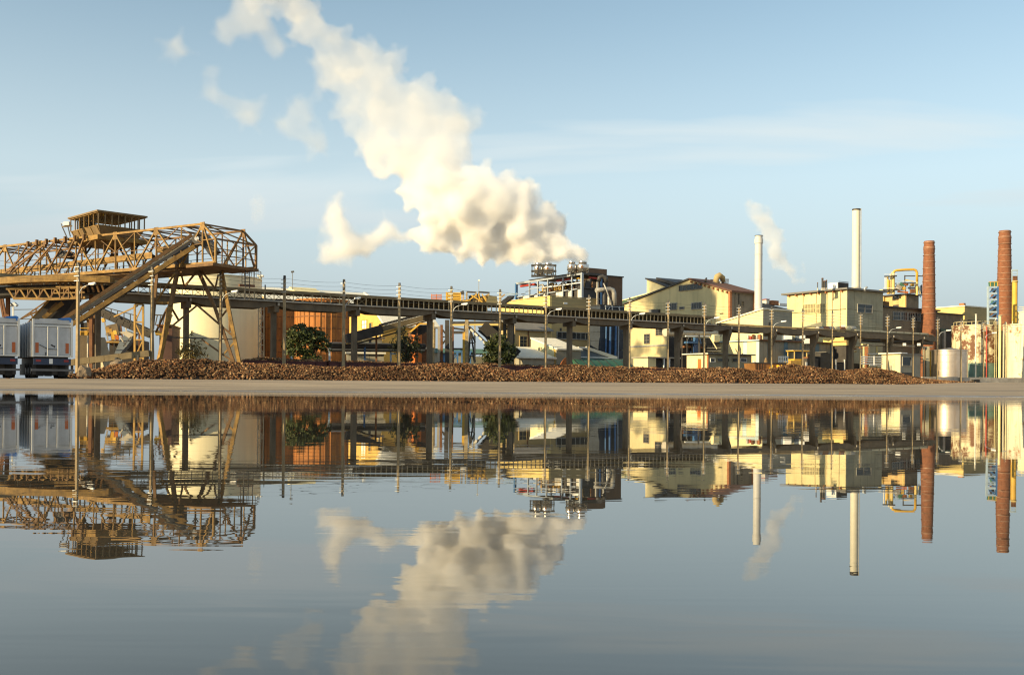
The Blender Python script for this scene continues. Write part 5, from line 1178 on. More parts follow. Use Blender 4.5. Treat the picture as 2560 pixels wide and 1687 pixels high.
# ------------------------------------------------------------------ small sheds in front of the hall
H1 = Frame('tan_house', 1287, 131, 'tan rendered house with grey roof left of the yellow hall foot', 'house', py=840)
hx1 = H1.fx(1377); hz1 = H1.fz(1300, 824); hr = H1.fz(1300, 800, 4)
slab(H1.e, 'wall', 0, hx1, 0, 6, 0, hz1, m_wallt)
prism(H1.e, 'roof', [(-.35, hz1 - .12), (4, hr), (8, hz1 - .1), (8, hz1 + .1), (4, hr + .22), (-.35, hz1 + .08)], 'x', -.2, hx1 + .2, m_roofg)
window_front(H1, 1298, 839, 1318, 869, m_dark, m_wallt, 2, 3, name='door')
slab(H1.e, 'downpipe', H1.fx(1319), H1.fx(1321), -.12, -.02, 0, hz1, m_rust)
S1 = Frame('lean_to_shed', 1390, 124, 'cream shed with white sloping roof in front of the yellow hall', 'shed', py=880)
s1y = S1.ly(1327); s1x = S1.fx(1452); s1z = S1.fz(1390, 874); s1b = S1.lz(1327, 847)
prism(S1.e, 'wall', [(0, 0), (s1y, 0), (s1y, s1b), (0, s1z)], 'x', 0, s1x, m_wallc)
nP = 6
for k in range(nP): prism(S1.e, 'roof_panel', [(-.4, s1z - .05), (s1y, s1b + .02), (s1y, s1b + .2), (-.4, s1z + .13)], 'x', -.1 + k * (s1x + .2) / nP, -.1 + (k + 1) * (s1x + .2) / nP - .03, m_roofw)
slab(S1.e, 'shaded_front_wall', .05, s1x, -.05, -.001, 0, s1z - .1, m_wallg); slab(S1.e, 'downpipe', -.12, -.02, .1, .25, 0, s1z, m_gold)  # grey front slab paints shade onto the cream wall
S2 = Frame('lower_shed', 1306, 121, 'lower grey shed with wide white roof left of the cream shed', 'shed', py=890)
s2x = S2.fx(1391, 895); s2z = S2.fz(1340, 896); s2b = S2.front(1330, 871, 5.5).z
prism(S2.e, 'wall', [(0, 0), (5.5, 0), (5.5, s2b), (0, s2z)], 'x', 0, s2x - .3, m_wallg)
for k in range(6): prism(S2.e, 'roof_panel', [(-.4, s2z - .02), (5.4, s2b + .02), (5.4, s2b + .17), (-.4, s2z + .13)], 'x', -1.2 + k * (s2x + 1.0) / 6, -1.2 + (k + 1) * (s2x + 1.0) / 6 - .03, m_roofw)
S3 = Frame('slate_shed', 1444, 128, 'blue grey shed with white sloping verge behind the green tarpaulin roll', 'shed', py=880)
s3x = S3.fx(1540); a_, b_ = S3.fz(1446, 871), S3.fz(1538, 895)
prism(S3.e, 'wall', [(0, 0), (s3x, 0), (s3x, b_ - .3), (s3x * .2, a_), (0, a_)], 'y', 0, 4, mat('slate_blue_wall', (0.16, 0.19, 0.22), .8, var=.15))
bar(S3.e, 'verge', (0, -.1, a_ + .1), (s3x * .2, -.1, a_ + .1), .3, .22, m_white); bar(S3.e, 'verge', (s3x * .2, -.1, a_ + .1), (s3x, -.1, b_), .3, .40, m_roofw); slab(S3.e, 'ledge', 0, s3x, -.3, 0, S3.fz(1480, 895), S3.fz(1480, 892), m_white)
def half_roll(name, px0, px1, Y, ytop, m, label, cat, taper=.8, seed=1):
    a, b = P(px0, 912, Y), P(px1, 912, Y + (px1 - px0) / FPX * Y * .64); a.z = b.z = G
    t = empty(name, a, math.atan2(b.y - a.y, b.x - a.x), label, cat); L_ = (b - a).length; h = P(px0, ytop, Y).z - G; n = 12; st = 24; v = []; f = []
    for i in range(st + 1):
        q = i / st; e = min(1, min(q, 1 - q) / .10); k = math.sqrt(max(0, 1 - (1 - e) ** 2)) * .97 + .03
        for j in range(n + 1):
            an = math.pi * j / n; nz = 1 + .05 * mnoise.noise(Vector((q * 9, j * .5, seed)))
            v.append((L_ * q, -math.cos(an) * h * 1.1 * k + h, math.sin(an) * h * k * nz))
    for i in range(st):
        for j in range(n): p_ = i * (n + 1) + j; f.append((p_, p_ + n + 1, p_ + n + 2, p_ + 1))
    mesh_obj('cover', v, f, m, t, smooth=True); return t, L_, h
m_greent = mat('green_tarpaulin', (0.035, 0.115, 0.075), .55, var=.2, scale=.6)
t, L_, h_ = half_roll('tarpaulin_roll', 1440, 1606, 123, 893, m_greent, 'long low mound under a green tarpaulin', 'tarpaulin', seed=2)
for k in range(8): sweep(t, 'strap', [(L_ * (k + .7) / 8.4, -math.cos(math.pi * j / 8) * h_ * 1.12 + h_, math.sin(math.pi * j / 8) * h_ * 1.02) for j in range(9)], .03, m_dark, 5)
def mound(px, Y, wpx, ytop, m, label, seed):
    o = P(px, 905, Y); o.z = G; h = P(px, ytop, Y).z - G; r = wpx / FPX * Y; v = [(0, 0, h)]; f = []; n = 28; rings = 9
    for i in range(1, rings + 1):
        for k in range(n):
            a = 2 * math.pi * k / n; q = i / rings; z = h * (1 - q ** 1.6) + .12 * mnoise.noise(Vector((math.cos(a) * q * 3, math.sin(a) * q * 3, seed))); v.append((r * q * math.cos(a), r * q * .8 * math.sin(a), max(-.05, z if i < rings else -.05)))
    for k in range(n): f.append((0, 1 + k, 1 + (k + 1) % n))
    for i in range(rings - 1):
        for k in range(n): a, b = 1 + i * n + k, 1 + i * n + (k + 1) % n; f.append((a, a + n, b + n, b))
    ob = mesh_obj('mound', v, f, m, None, smooth=True); ob.location = o; tag(ob, label, 'mound'); return ob
mound(1415, 122.5, 34, 893, mat('orange_grit', (0.42, 0.13, 0.035), .95, var=.2, scale=4, bump=.4, bscale=12), 'smooth mound of orange grit beside the green tarpaulin', 4)

# ------------------------------------------------------------------ grey green factory hall with gable
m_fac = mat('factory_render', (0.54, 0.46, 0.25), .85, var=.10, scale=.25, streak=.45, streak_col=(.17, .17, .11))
m_facs = mat('factory_shade_render', (0.19, 0.165, 0.13), .85, var=.2, streak=.4, streak_col=(.06, .05, .04))  # darker copy of the render for the shaded side; also window frames
m_roofr = mat('red_brown_roof', (0.115, 0.055, 0.038), .85, var=.2, scale=.8)
m_brickp = mat('brick_pier', (0.34, 0.14, 0.06), .85, var=.25, scale=4)
B2 = Frame('factory_hall', 1825, 168, 'large gabled factory hall, left wall half lit, red brown roof', 'building', py=760)
p_e, p_r, p_b = B2.left(1825, 728), B2.left(1725, 699), B2.left(1560, 763)
yb2 = p_b.y; x2 = B2.fx(1888, 740)
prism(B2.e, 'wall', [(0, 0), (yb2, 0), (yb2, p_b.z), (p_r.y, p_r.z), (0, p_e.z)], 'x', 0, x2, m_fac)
slab(B2.e, 'side_wall', .1, x2, -.06, -.001, 0, p_e.z - .1, m_facs)  # thin overlay colouring the side wall as if in shade
def roofslab(parent, x0, x1, ya, za, yb, zb_, m, name='roof', t=.28):
    return prism(parent, name, [(ya, za), (yb, zb_), (yb, zb_ + t), (ya, za + t)], 'x', x0, x1, m)
sl_ = (p_r.z - p_e.z) / p_r.y
n6 = 7
for k in range(n6): roofslab(B2.e, -.35 + k * (x2 + .8) / n6, -.35 + (k + 1) * (x2 + .8) / n6 - .03, -.7, p_e.z - .7 * sl_, p_r.y, p_r.z, m_roofr, 'roof_panel')
roofslab(B2.e, -.35, x2 + .4, p_r.y + .01, p_r.z, yb2 + .5, p_b.z, m_dark)
for k in range(9): y = p_r.y * (k + .5) / 9; slab(B2.e, 'purlin_end', -.42, -.0, y - .12, y + .12, p_e.z + sl_ * y - .45, p_e.z + sl_ * y - .15, m_brickp)
slab(B2.e, 'brick_pier', -.12, .35, -.14, .30, 0, p_e.z - .1, m_brickp); slab(B2.e, 'brick_pier', x2 - .6, x2 - .2, -.14, -.065, 0, p_e.z - .2, m_brickp)
window_left(B2, 1698, 714, 1756, 722, m_glass, m_facs, 6, 1); window_left(B2, 1667, 759, 1693, 774, m_glass, m_frame, 4, 1); window_left(B2, 1729, 757, 1755, 772, m_glass, m_frame, 4, 1); window_left(B2, 1699, 767, 1711, 773, m_dark, m_frame, 1, 1)
for a_, b_, c_, d_ in ((1549, 833, 1562, 873), (1611, 835, 1625, 859), (1673, 835, 1686, 860), (1640, 820, 1656, 838)): window_left(B2, a_, b_, c_, d_, m_glass, m_facs, 2, 3)
slab(B2.e, 'wall_unit', -.5, -.001, B2.ly(1650), B2.ly(1633), B2.lz(1640, 784), B2.lz(1640, 774), m_dark); slab(B2.e, 'wall_unit', -.4, -.001, B2.ly(1632), B2.ly(1625), B2.lz(1640, 784), B2.lz(1640, 773), m_frame)
slab(B2.e, 'cornice', -.12, -.001, B2.ly(1700), yb2, B2.lz(1640, 866), B2.lz(1640, 862), m_frame); slab(B2.e, 'lamp', -.3, -.001, B2.ly(1808), B2.ly(1799), B2.lz(1803, 784), B2.lz(1803, 783), m_dark)
window_front(B2, 1852, 752, 1860, 766, m_glass, m_facs, 1, 2, y=-.06)
for px in (1836, 1845): slab(B2.e, 'downpipe', B2.fx(px) - .06, B2.fx(px) + .06, -.2, -.07, 0, p_e.z - .3, m_dark)
Ed = empty('roof_duct', P(1798, 700, 176), TH, 'fat cream elbow duct sitting on the red brown roof', 'duct')
iv = parent_inv(Ed); sweep(Ed, 'elbow', [iv @ P(1791, 712, 176), iv @ P(1790, 701, 176), iv @ P(1793, 692, 176), iv @ P(1799, 689, 176), iv @ P(1806, 694, 177), iv @ P(1808, 706, 177)], [.48, .52, .56, .56, .50, .44], m_wallt, 16)
for k in range(5): pb(Ed, 'rail_post', (1813 + k * 2, 697, 176), (1813 + k * 2, 708, 176), .06, m_dark)
pb(Ed, 'rail', (1776, 699, 176), (1790, 700, 176), .08, m_dark); pb(Ed, 'rail', (1812, 698, 176), (1822, 699, 176), .08, m_dark)
pb(Ed, 'foot', (1786, 704, 176), (1786, 714, 176), .5, m_frame); pb(Ed, 'foot', (1801, 704, 176), (1801, 714, 176), .3, m_white)
Vp = empty('roof_vent', P(1765, 702, 173), TH, 'small black cowl vent on the gable roof ridge', 'vent'); iv = parent_inv(Vp)
sweep(Vp, 'cowl', [iv @ P(1764, 706, 173), iv @ P(1764, 698, 173), iv @ P(1767, 695, 173)], .16, m_dark, 8); pb(Vp, 'base', (1760, 704, 173), (1768, 704, 173), .2, m_dark)
# higher white block and green shed behind
Wb = Frame('white_block', 1700, 182, 'tall cream block with sloping black roof rising behind the gabled hall', 'building', py=720)
wy0, wy1 = 0, Wb.ly(1617, 720); za_, zb_ = Wb.lz(1700, 712), Wb.lz(1617, 698)
prism(Wb.e, 'wall', [(0, 0), (wy1, 0), (wy1, zb_), (0, za_ - 1.5)], 'x', 0, 8, m_wallc)
prism(Wb.e, 'roof', [(-.3, za_ - 1.4), (wy1 + .2, zb_ + .02), (wy1 + .2, zb_ + .25), (-.3, za_ - 1.1)], 'x', -.3, 8.5, m_dark)
prism(Wb.e, 'roof_light', [(wy1 * .02, za_ - .6), (wy1 * .9, zb_ - .1), (wy1 * .9, zb_ + .35), (wy1 * .02, za_ + .1)], 'x', 1.5, 8.0, m_dark)
Gs = Frame('green_shed', 1622, 190, 'dark green shed roof peeping out left of the cream block', 'shed', py=750)
gy1 = Gs.ly(1545, 750); prism(Gs.e, 'wall', [(0, 0), (gy1, 0), (gy1, Gs.lz(1553, 755)), (0, Gs.lz(1616, 735))], 'x', 0, 6, mat('green_sheet', (0.05, 0.11, 0.065), .7, var=.15)); prism(Gs.e, 'verge', [(0, Gs.lz(1616, 735)), (gy1, Gs.lz(1553, 755)), (gy1, Gs.lz(1553, 755) + .2), (0, Gs.lz(1616, 735) + .2)], 'x', -.2, 6.2, m_wallc)
# low annex at the hall foot
An = Frame('annex', 1640, 133, 'small cream annex box beside a dark openings row at the hall foot', 'shed', py=905)
ay_ = An.ly(1630); 
slab(An.e, 'wall', -An.fx(1660) * .0 - 1.4, 0, 0, 3, 0, An.fz(1640, 895), m_wallc); slab(An.e, 'roof', -1.6, An.fx(1700), -.2, 3.2, An.fz(1640, 895) + .003, An.fz(1640, 892), m_pipe); slab(An.e, 'open_bay', .1, An.fx(1700), .8, 3, 0, An.fz(1640, 896), m_purp)
for px in (1660, 1673, 1690): bar(An.e, 'bay_post', (An.fx(px), 0, 0), (An.fx(px), 0, An.fz(1640, 896)), .2, .2, m_white)
# big horizontal pipes under the bridge with dark blue plant below
Hp = empty('lagged_pipes', P(1720, 832, 148), 0, 'fat lagged pipes running horizontally under the conveyor bridge', 'pipes'); iv = parent_inv(Hp)
rod(Hp, 'pipe', iv @ P(1664, 830, 142), iv @ P(1797, 833, 152), .62, m_pipe, 18); rod(Hp, 'pipe', iv @ P(1664, 823, 143), iv @ P(1797, 826, 153), .22, m_wallc, 12); rod(Hp, 'pipe', iv @ P(1714, 840, 142), iv @ P(1776, 841, 147), .10, m_white, 8)
for k in range(3): rod(Hp, 'elbow', iv @ P(1782, 841 + k * 5, 146), iv @ P(1796, 840 + k * 5, 147), .28, m_wallc, 12)
pb(Hp, 'strut', (1774, 842, 145), (1792, 872, 145), .13, m_wallc); pb(Hp, 'strut', (1722, 842, 145), (1714, 862, 145), .10, m_pipe)
for px in (1690, 1748): pb(Hp, 'saddle_post', (px, 836, 144), gpt(px, 144), .24, m_dark)
Bp = Frame('blue_plant', 1712, 147, 'dark plant bay with bright blue platform below the fat pipes', 'plant', py=870)
bx2 = Bp.fx(1800, 870); slab(Bp.e, 'dark_bay', 0, bx2, .5, 4, 0, Bp.fz(1712, 842), m_purp); slab(Bp.e, 'beam', 0, bx2, .1, .5, Bp.fz(1712, 869), Bp.fz(1712, 864), m_rust)
slab(Bp.e, 'platform', Bp.fx(1715), Bp.fx(1749), -.4, .45, Bp.fz(1712, 858), Bp.fz(1712, 853), m_blues); slab(Bp.e, 'blue_tank', Bp.fx(1732), Bp.fx(1748), -.2, .48, Bp.fz(1712, 882), Bp.fz(1712, 859), mat('deep_blue_steel', (.02, .06, .17), .5, var=.25)); slab(Bp.e, 'blue_tank', Bp.fx(1738), Bp.fx(1752), 0, .48, Bp.fz(1712, 852), Bp.fz(1712, 842), m_blues)
for px in (1718, 1730, 1764, 1780): bar(Bp.e, 'post', (Bp.fx(px), 0, 0), (Bp.fx(px), 0, Bp.fz(1712, 845)), .16, .16, m_dark)
for k in range(4): bar(Bp.e, 'pipe', (Bp.fx(1765), -.1, Bp.fz(1712, 864 + k * 4)), (bx2, -.1, Bp.fz(1712, 862 + k * 4)), .22, .16, m_pipe if k % 2 else m_dark)
# ------------------------------------------------------------------ right half: white shed, steel chimney, boiler house
m_chim = mat('pale_grey_chimney', (0.56, 0.555, 0.53), .55, var=.04, streak=.15, streak_col=(.35, .33, .30))
m_chimw = mat('cream_chimney', (0.70, 0.66, 0.52), .6, var=.03, streak=.12, streak_col=(.4, .34, .24))
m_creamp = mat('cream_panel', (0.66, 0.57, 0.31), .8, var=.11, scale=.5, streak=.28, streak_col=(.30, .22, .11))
m_greyp = mat('grey_green_and_shade_panel', (0.32, 0.30, 0.21), .8, var=.15, scale=.5, streak=.3, streak_col=(.11, .09, .06))  # shade tone for building fronts; also grey green fittings
m_brf = mat('brown_and_shade_wall', (0.20, 0.16, 0.11), .85, var=.2, streak=.35, streak_col=(.05, .04, .03))  # brown factory walls; also shade on the distillery front
m_brick = mat('chimney_brick', (0.215, 0.085, 0.042), .9, var=.22, scale=2.2, streak=.35, streak_col=(.11, .05, .03), bump=.3, bscale=7)
m_hoop = mat('iron_hoop', (0.33, 0.19, 0.12), .5, var=.15)
def chimney(name, pxc, ytop, ybase, Y, wt, wb, m, label, bands=0, flare=False, cat='chimney'):
    o = P(pxc, 900, Y); o = Vector((P(pxc, ytop, Y).x + (900 - ytop) * 0, Y, G))
    t = empty(name, o, 0, label, cat); h = P(pxc, ytop, Y).z - G
    r = lambda z: (wb + (wt - wb) * z / h) / 2 / FPX * Y
    hb = P(pxc, ybase, Y).z - G
    prof = [(r(hb * 0) if bands else r(hb), 0)] + [(r(h * k / 8), h * k / 8) for k in range(1, 8)]
    if flare: prof += [(r(h) * .99, h * .915), (r(h) * 1.05, h * .92), (r(h) * 1.05, h * .965), (r(h) * .97, h * .97), (r(h) * .97, h - .01), (r(h) * .72, h), (r(h) * .72, h - .8)]
    else: prof += [(r(h), h - .9), (r(h), h - .88), (r(h), h), (r(h) * .84, h), (r(h) * .84, h - .6)]
    lathe(t, 'shaft', prof, m, 40, cap=False)
    return t, h, hb, r
t, h, hb, r = chimney('steel_chimney', 1897, 590, 815, 160, 18.5, 19.5, m_chim, 'pale grey steel chimney standing left of the panelled boiler house')
lathe(t, 'cap_band', [(r(h) + .05, h - 1.25), (r(h) + .09, h - 1.2), (r(h) + .09, h - .5), (r(h) + .02, h - .45)], m_chim, 40, cap=False); lathe(t, 'rim', [(r(h) + .02, h - .02), (r(h) + .08, h), (r(h) + .02, h + .08), (r(h) * .8, h + .08)], m_dark, 40, cap=False)
for k in range(6): lathe(t, 'flange', [(r(h * k / 6) + .03, h * k / 6 + 1), (r(h * k / 6) + .05, h * k / 6 + 1.06), (r(h * k / 6) + .03, h * k / 6 + 1.12)], m_chim, 40, cap=False)
t, h, hb, r = chimney('cream_chimney', 2141, 523, 722, 172, 19, 20, m_chimw, 'tall cream chimney rising above the boiler house roof')
lathe(t, 'rim', [(r(h) + .02, h - .25), (r(h) + .06, h - .2), (r(h) + .06, h + .02), (r(h) * .8, h + .02)], m_dark, 40, cap=False); lathe(t, 'collar', [(r(0) + .15, hb - .9), (r(0) + .15, hb + .1), (r(0) + .05, hb + .25)], m_pipe, 40, cap=False)
rod(t, 'ladder', (r(0) * .75 + .15, -r(0) * .85, hb), (r(h) * .75 + .12, -r(h) * .85, h), .06, m_pipe, 6)
for i, (pxc, yt, yb_, wt, wb, Y, lab) in enumerate(((2323, 603, 770, 25.5, 31.5, 176, 'shorter red brick chimney with pale iron hoops behind the brown factory'), (2512, 577, 785, 28, 36, 182, 'taller red brick chimney with pale iron hoops between blue lattice tower and yellow column'))):
    t, h, hb, r = chimney('brick_chimney', pxc, yt, yb_, Y, wt, wb + 8, m_brick, lab, bands=1, flare=True); t['group'] = 'red brick chimneys'
    step = 16.2 / FPX * Y if i == 0 else 14.8 / FPX * Y
    for k in range(11 if i == 0 else 14):
        z = h - .75 - step * (k + .6)
        lathe(t, 'hoop', [(r(z) + .05, z), (r(z) + .09, z + .02), (r(z) + .09, z + .09), (r(z) + .05, z + .11)], m_hoop, 40, cap=False)
    for zz in (h - .35, h - 1.2): lathe(t, 'hoop', [(r(h) * 1.0, zz), (r(h) * 1.08, zz + .02), (r(h) * 1.08, zz + .12), (r(h) * 1.0, zz + .14)], m_hoop, 40, cap=False)

B3 = Frame('white_shed', 1907, 158, 'cream monopitch shed wrapped by the foot of the steel chimney', 'shed', py=800)
y3 = B3.ly(1795, 820); z3 = B3.lz(1907, 774); z3b = B3.lz(1795, 809); x3 = B3.fx(1979)
prism(B3.e, 'wall', [(0, 0), (y3, 0), (y3, z3b), (0, z3)], 'x', 0, x3, m_wallc)
slab(B3.e, 'shade_front', .02, x3, -.06, -.001, 0, z3 - .1, m_wallg); prism(B3.e, 'roof', [(-.3, z3 + .06), (y3 + .3, z3b - .02), (y3 + .3, z3b + .18), (-.3, z3 + .26)], 'x', -.25, x3 + .2, m_roofw)  # front slab greyed to stand for shade on the cream shed
slab(B3.e, 'vent_slot', B3.fx(1921, 800, -.06), B3.fx(1925, 800, -.06), -.12, -.061, B3.fz(1923, 817), B3.fz(1923, 806), m_dark)
for px, h0, h1, m_ in ((1870, 852, 838, m_pipe), (1883, 852, 836, m_rust), (1893, 850, 837, m_pipe), (1877, 852, 840, m_red), (1899, 852, 836, m_brickp)):
    p0, p1 = B3.left(px, h0, -.4), B3.left(px, h1, -.4); rod(B3.e, 'pump_pipe', (-.4, p0.y, p0.z), (-.4, p1.y, p1.z), .22, m_, 10)
Rl = Frame('low_roofs', 1905, 186, 'jumble of dark lower roofs with red cowls behind the steel chimney', 'building', py=760)
rx_ = Rl.fx(1982, 760); prism(Rl.e, 'roof', [(0, 0), (rx_, 0), (rx_, Rl.fz(1975, 775)), (0, Rl.fz(1905, 757))], 'y', 0, 6, m_roofg)
slab(Rl.e, 'cowl', Rl.fx(1915), Rl.fx(1922), 0, 1, Rl.fz(1915, 759), Rl.fz(1915, 749), m_roofw); slab(Rl.e, 'cowl_cap', Rl.fx(1914), Rl.fx(1923), -.1, 1.1, Rl.fz(1915, 749), Rl.fz(1915, 747), m_red); slab(Rl.e, 'ridge_vent', Rl.fx(1929), Rl.fx(1946), 0, 1.6, Rl.fz(1935, 762), Rl.fz(1935, 751), m_brickp); slab(Rl.e, 'skylight', Rl.fx(1946), Rl.fx(1970), -.2, .6, Rl.fz(1950, 764), Rl.fz(1950, 758), m_white)

B4 = Frame('boiler_house', 2117, 165, 'panelled boiler house, cream sunlit left wall and grey green shaded front', 'building', py=760)
y4 = B4.ly(1966, 760); x4 = B4.fx(2208, 760); z4 = B4.lz(2117, 724)
slab(B4.e, 'core', .12, x4 - .02, .12, y4 - .02, 0, z4 - .05, mat('joint_dark', (.10, .085, .05), .9))
rows = [0, .24, .45, .62, .80, 1.0]
pys = [2117, 2100, 2080, 2067, 2040, 2007, 1966]
for i in range(6):
    for j in range(5):
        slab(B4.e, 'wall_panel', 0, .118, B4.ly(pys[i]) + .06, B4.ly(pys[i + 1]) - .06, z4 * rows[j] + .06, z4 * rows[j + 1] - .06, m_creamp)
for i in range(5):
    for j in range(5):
        slab(B4.e, 'wall_panel', .13 + i * (x4 - .15) / 5, .13 + (i + 1) * (x4 - .15) / 5 - .05, 0, .118, z4 * rows[j] + .03, z4 * rows[j + 1] - .03, m_greyp)  # front panels: the cream ones recoloured darker as shade
slab(B4.e, 'corner_trim', -.05, .128, -.05, .10, 0, z4, m_creamp)
prism(B4.e, 'roof', [(-.6, z4 + .01), (y4 + .6, z4 + .01), (y4 + .6, z4 + .3), (-.6, z4 + .3)], 'x', -.7, x4 + .5, m_roofg)
for k in range(8): slab(B4.e, 'eaves_bracket', -.5, -.001, y4 * (k + .5) / 8 - .1, y4 * (k + .5) / 8 + .1, z4 - .35, z4 - .02, m_brickp)
m_wired = mat('reeded_glass', (0.24, 0.21, 0.12), .35, var=.3, scale=2.5)
window_left(B4, 2007, 761, 2040, 783, m_wired, m_creamp, 8, 2); window_left(B4, 2041, 760, 2066, 782, m_wired, m_creamp, 6, 2)
window_front(B4, 2143, 759, 2180, 784, m_glass, m_frame, 2, 2)
Wu = Frame('roof_unit', 2094, 166, 'white box unit with dark side on the boiler house roof', 'roof unit', py=715, z=G + z4)
slab(Wu.e, 'casing', 0, Wu.fx(2121, 715), 0, Wu.ly(2070, 715), .2, Wu.lz(2094, 706), m_white); slab(Wu.e, 'louvre_frame', .1, Wu.fx(2121, 715) - .05, -.06, -.001, .3, Wu.lz(2094, 707), m_dark)
for k in range(7): slab(Wu.e, 'louvre', .15, Wu.fx(2121, 715) - .1, -.12, -.062, .4 + k * .17, .48 + k * .17, m_purp)
for i, (px, yt, lab) in enumerate(((2044, 708, 'thinnest dark flue pipe, leftmost on the boiler house roof'), (2056, 697, 'tallest dark flue pipe on the boiler house roof'), (2061, 704, 'thick dark flue pipe beside the tallest flue'), (2066, 702, 'dark flue pipe nearest the white roof unit'))):
    p = P(px, 722, 165); t = empty('flue_pipe', p, 0, lab, 'flue', 'flue pipes on the boiler house'); hh = P(px, yt, 165).z - p.z; rr = (.07, .16, .2, .11)[i]
    lathe(t, 'pipe', [(rr, 0), (rr, hh)], m_dark, 12); lathe(t, 'cowl', [(rr * 1.3, hh + .002), (rr * 1.3, hh + .08), (rr * .4, hh + .16)], m_rust, 12); lathe(t, 'flashing', [(rr * 2, -.3), (rr * 1.1, .15)], m_pipe, 12, cap=False)
Vt = empty('roof_vent', P(2164, 727, 164), 0, 'small bent cowl vent right of the cream chimney', 'vent'); iv = parent_inv(Vt); sweep(Vt, 'cowl', [iv @ P(2162, 728, 164), iv @ P(2162, 721, 164), iv @ P(2166, 718, 164), iv @ P(2168, 720, 164)], .2, m_galv, 10); pb(Vt, 'base', (2159, 727, 164), (2165, 727, 164), .3, m_dark)
Sp = empty('sagging_pipes', P(2090, 826, 156), 0, 'shiny lagged pipes running along the foot of the boiler house', 'pipes'); iv = parent_inv(Sp)
for k in range(7):
    a, b = 2042 + k * 13.5, 2042 + (k + 1) * 13.5 - 1
    rod(Sp, 'pipe_sleeve', iv @ P(a, 822 - .1 * k, 152 + .9 * k), iv @ P(b, 822 - .1 * k, 152.9 + .9 * k), .40, [m_pipe, m_brickp, m_pipe, m_wallc, m_brickp, m_wallc, m_pipe][k], 14)
rod(Sp, 'pipe', iv @ P(2138, 830, 156), iv @ P(2318, 838, 168), .36, m_greyp, 16)
prism(Sp, 'shed_roof', [((iv @ P(2008, 818, 152)).x, (iv @ P(2008, 818, 152)).z), ((iv @ P(2057, 804, 152)).x, (iv @ P(2057, 804, 152)).z), ((iv @ P(2054, 816, 152)).x, (iv @ P(2054, 816, 152)).z)], 'y', (iv @ P(2008, 818, 152)).y, (iv @ P(2008, 818, 152)).y + 2, m_greyp)
pb(Sp, 'vent_box', (2104, 815, 154), (2112, 815, 154), .25, m_white)
for k in range(9): pb(Sp, 'pipe_hanger', (2160 + k * 20, 826 + k * .8, 157), (2160 + k * 20, 842 + k * .8, 157), .10, m_dark)

# ------------------------------------------------------------------ brown factory, distillation house, tan sheds
B5 = Frame('brown_factory', 2207, 172, 'long dark brown factory wing with window band right of the boiler house', 'building', py=800)
x5 = B5.fx(2344, 800); z5 = B5.fz(2207, 768)
slab(B5.e, 'wall', 0, x5, 0.1, 8, 0, z5, m_brf)
for k in range(8):
    for j in range(4): slab(B5.e, 'wall_panel', k * x5 / 8 + .02, (k + 1) * x5 / 8 - .02, 0, .099, j * z5 / 4 + .02, (j + 1) * z5 / 4 - .02, m_brf)
slab(B5.e, 'roof', -.2, x5 + .3, -.4, 8.2, z5 + .002, z5 + .25, m_dark)
for a_, b_ in ((2232, 2250), (2251, 2268), (2269, 2286), (2287, 2304), (2305, 2322)): window_front(B5, a_, 778 + (a_ - 2232) * .06, b_, 801 + (a_ - 2232) * .06, m_glass, m_frame, 3, 2)
B5b = Frame('dark_wing', 2338, 180, 'dark low wing right of the shorter brick chimney', 'building', py=820)
x5b = B5b.fx(2407, 820); z5b = B5b.fz(2345, 784); slab(B5b.e, 'wall', 0, x5b, 0, 7, 0, z5b, m_brf); slab(B5b.e, 'roof', -.2, x5b + .3, -.3, 7.2, z5b + .002, z5b + .2, m_dark)
slab(B5b.e, 'door', B5b.fx(2366), B5b.fx(2382), -.05, 0, 0, B5b.fz(2370, 830), m_purp); slab(B5b.e, 'pillar', B5b.fx(2354), B5b.fx(2359), -.4, -.05, 0, B5b.fz(2355, 828), m_pipe); slab(B5b.e, 'lintel', B5b.fx(2350), B5b.fx(2385), -.25, -.051, B5b.fz(2355, 828), B5b.fz(2355, 822), mat('green_trim', (.06, .11, .08), .6))
Di = Frame('distillery_house', 2265, 184, 'sunlit orange tinted house carrying the yellow distillation columns', 'building', py=750)
dy_ = Di.ly(2208, 750); dx_ = Di.fx(2296, 750); dz_ = Di.lz(2265, 737)
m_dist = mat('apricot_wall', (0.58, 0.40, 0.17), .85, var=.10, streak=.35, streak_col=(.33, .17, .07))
slab(Di.e, 'wall', 0, dx_, 0, dy_, 0, dz_, m_dist); slab(Di.e, 'shade_front', .02, dx_, -.06, -.001, 0, dz_ - .05, m_brf); slab(Di.e, 'roof', -.5, dx_ + .4, -.5, dy_ + .5, dz_ + .002, dz_ + .22, m_dark)  # brown front overlay is painted shade over the apricot wall
window_left(Di, 2232, 739, 2248, 746, m_glass, m_frame, 3, 2); slab(Di.e, 'corner_pipe', -.16, -.001, .1, .35, 0, dz_, m_wally); slab(Di.e, 'window', -.05, -.001, Di.ly(2246), Di.ly(2232), Di.lz(2240, 768), Di.lz(2240, 762), m_dark)
slab(Di.e, 'lean_to', -2.0, -.01, Di.ly(2222), Di.ly(2206), Di.lz(2214, 768), Di.lz(2214, 755), m_purp); slab(Di.e, 'pipe_stub', -.4, -.001, Di.ly(2212), Di.ly(2209), Di.lz(2214, 754), Di.lz(2214, 738), m_wally)
Dp = empty('distillation_plant', P(2250, 735, 184), 0, 'yellow distillation columns with one big bent overhead pipe', 'plant'); iv = parent_inv(Dp); DY = 184
def col_(px, y0, y1, w, m, nm='column', Y=DY): rod(Dp, nm, iv @ P(px, y0, Y), iv @ P(px, y1, Y), w / 2 / FPX * Y, m, 16)
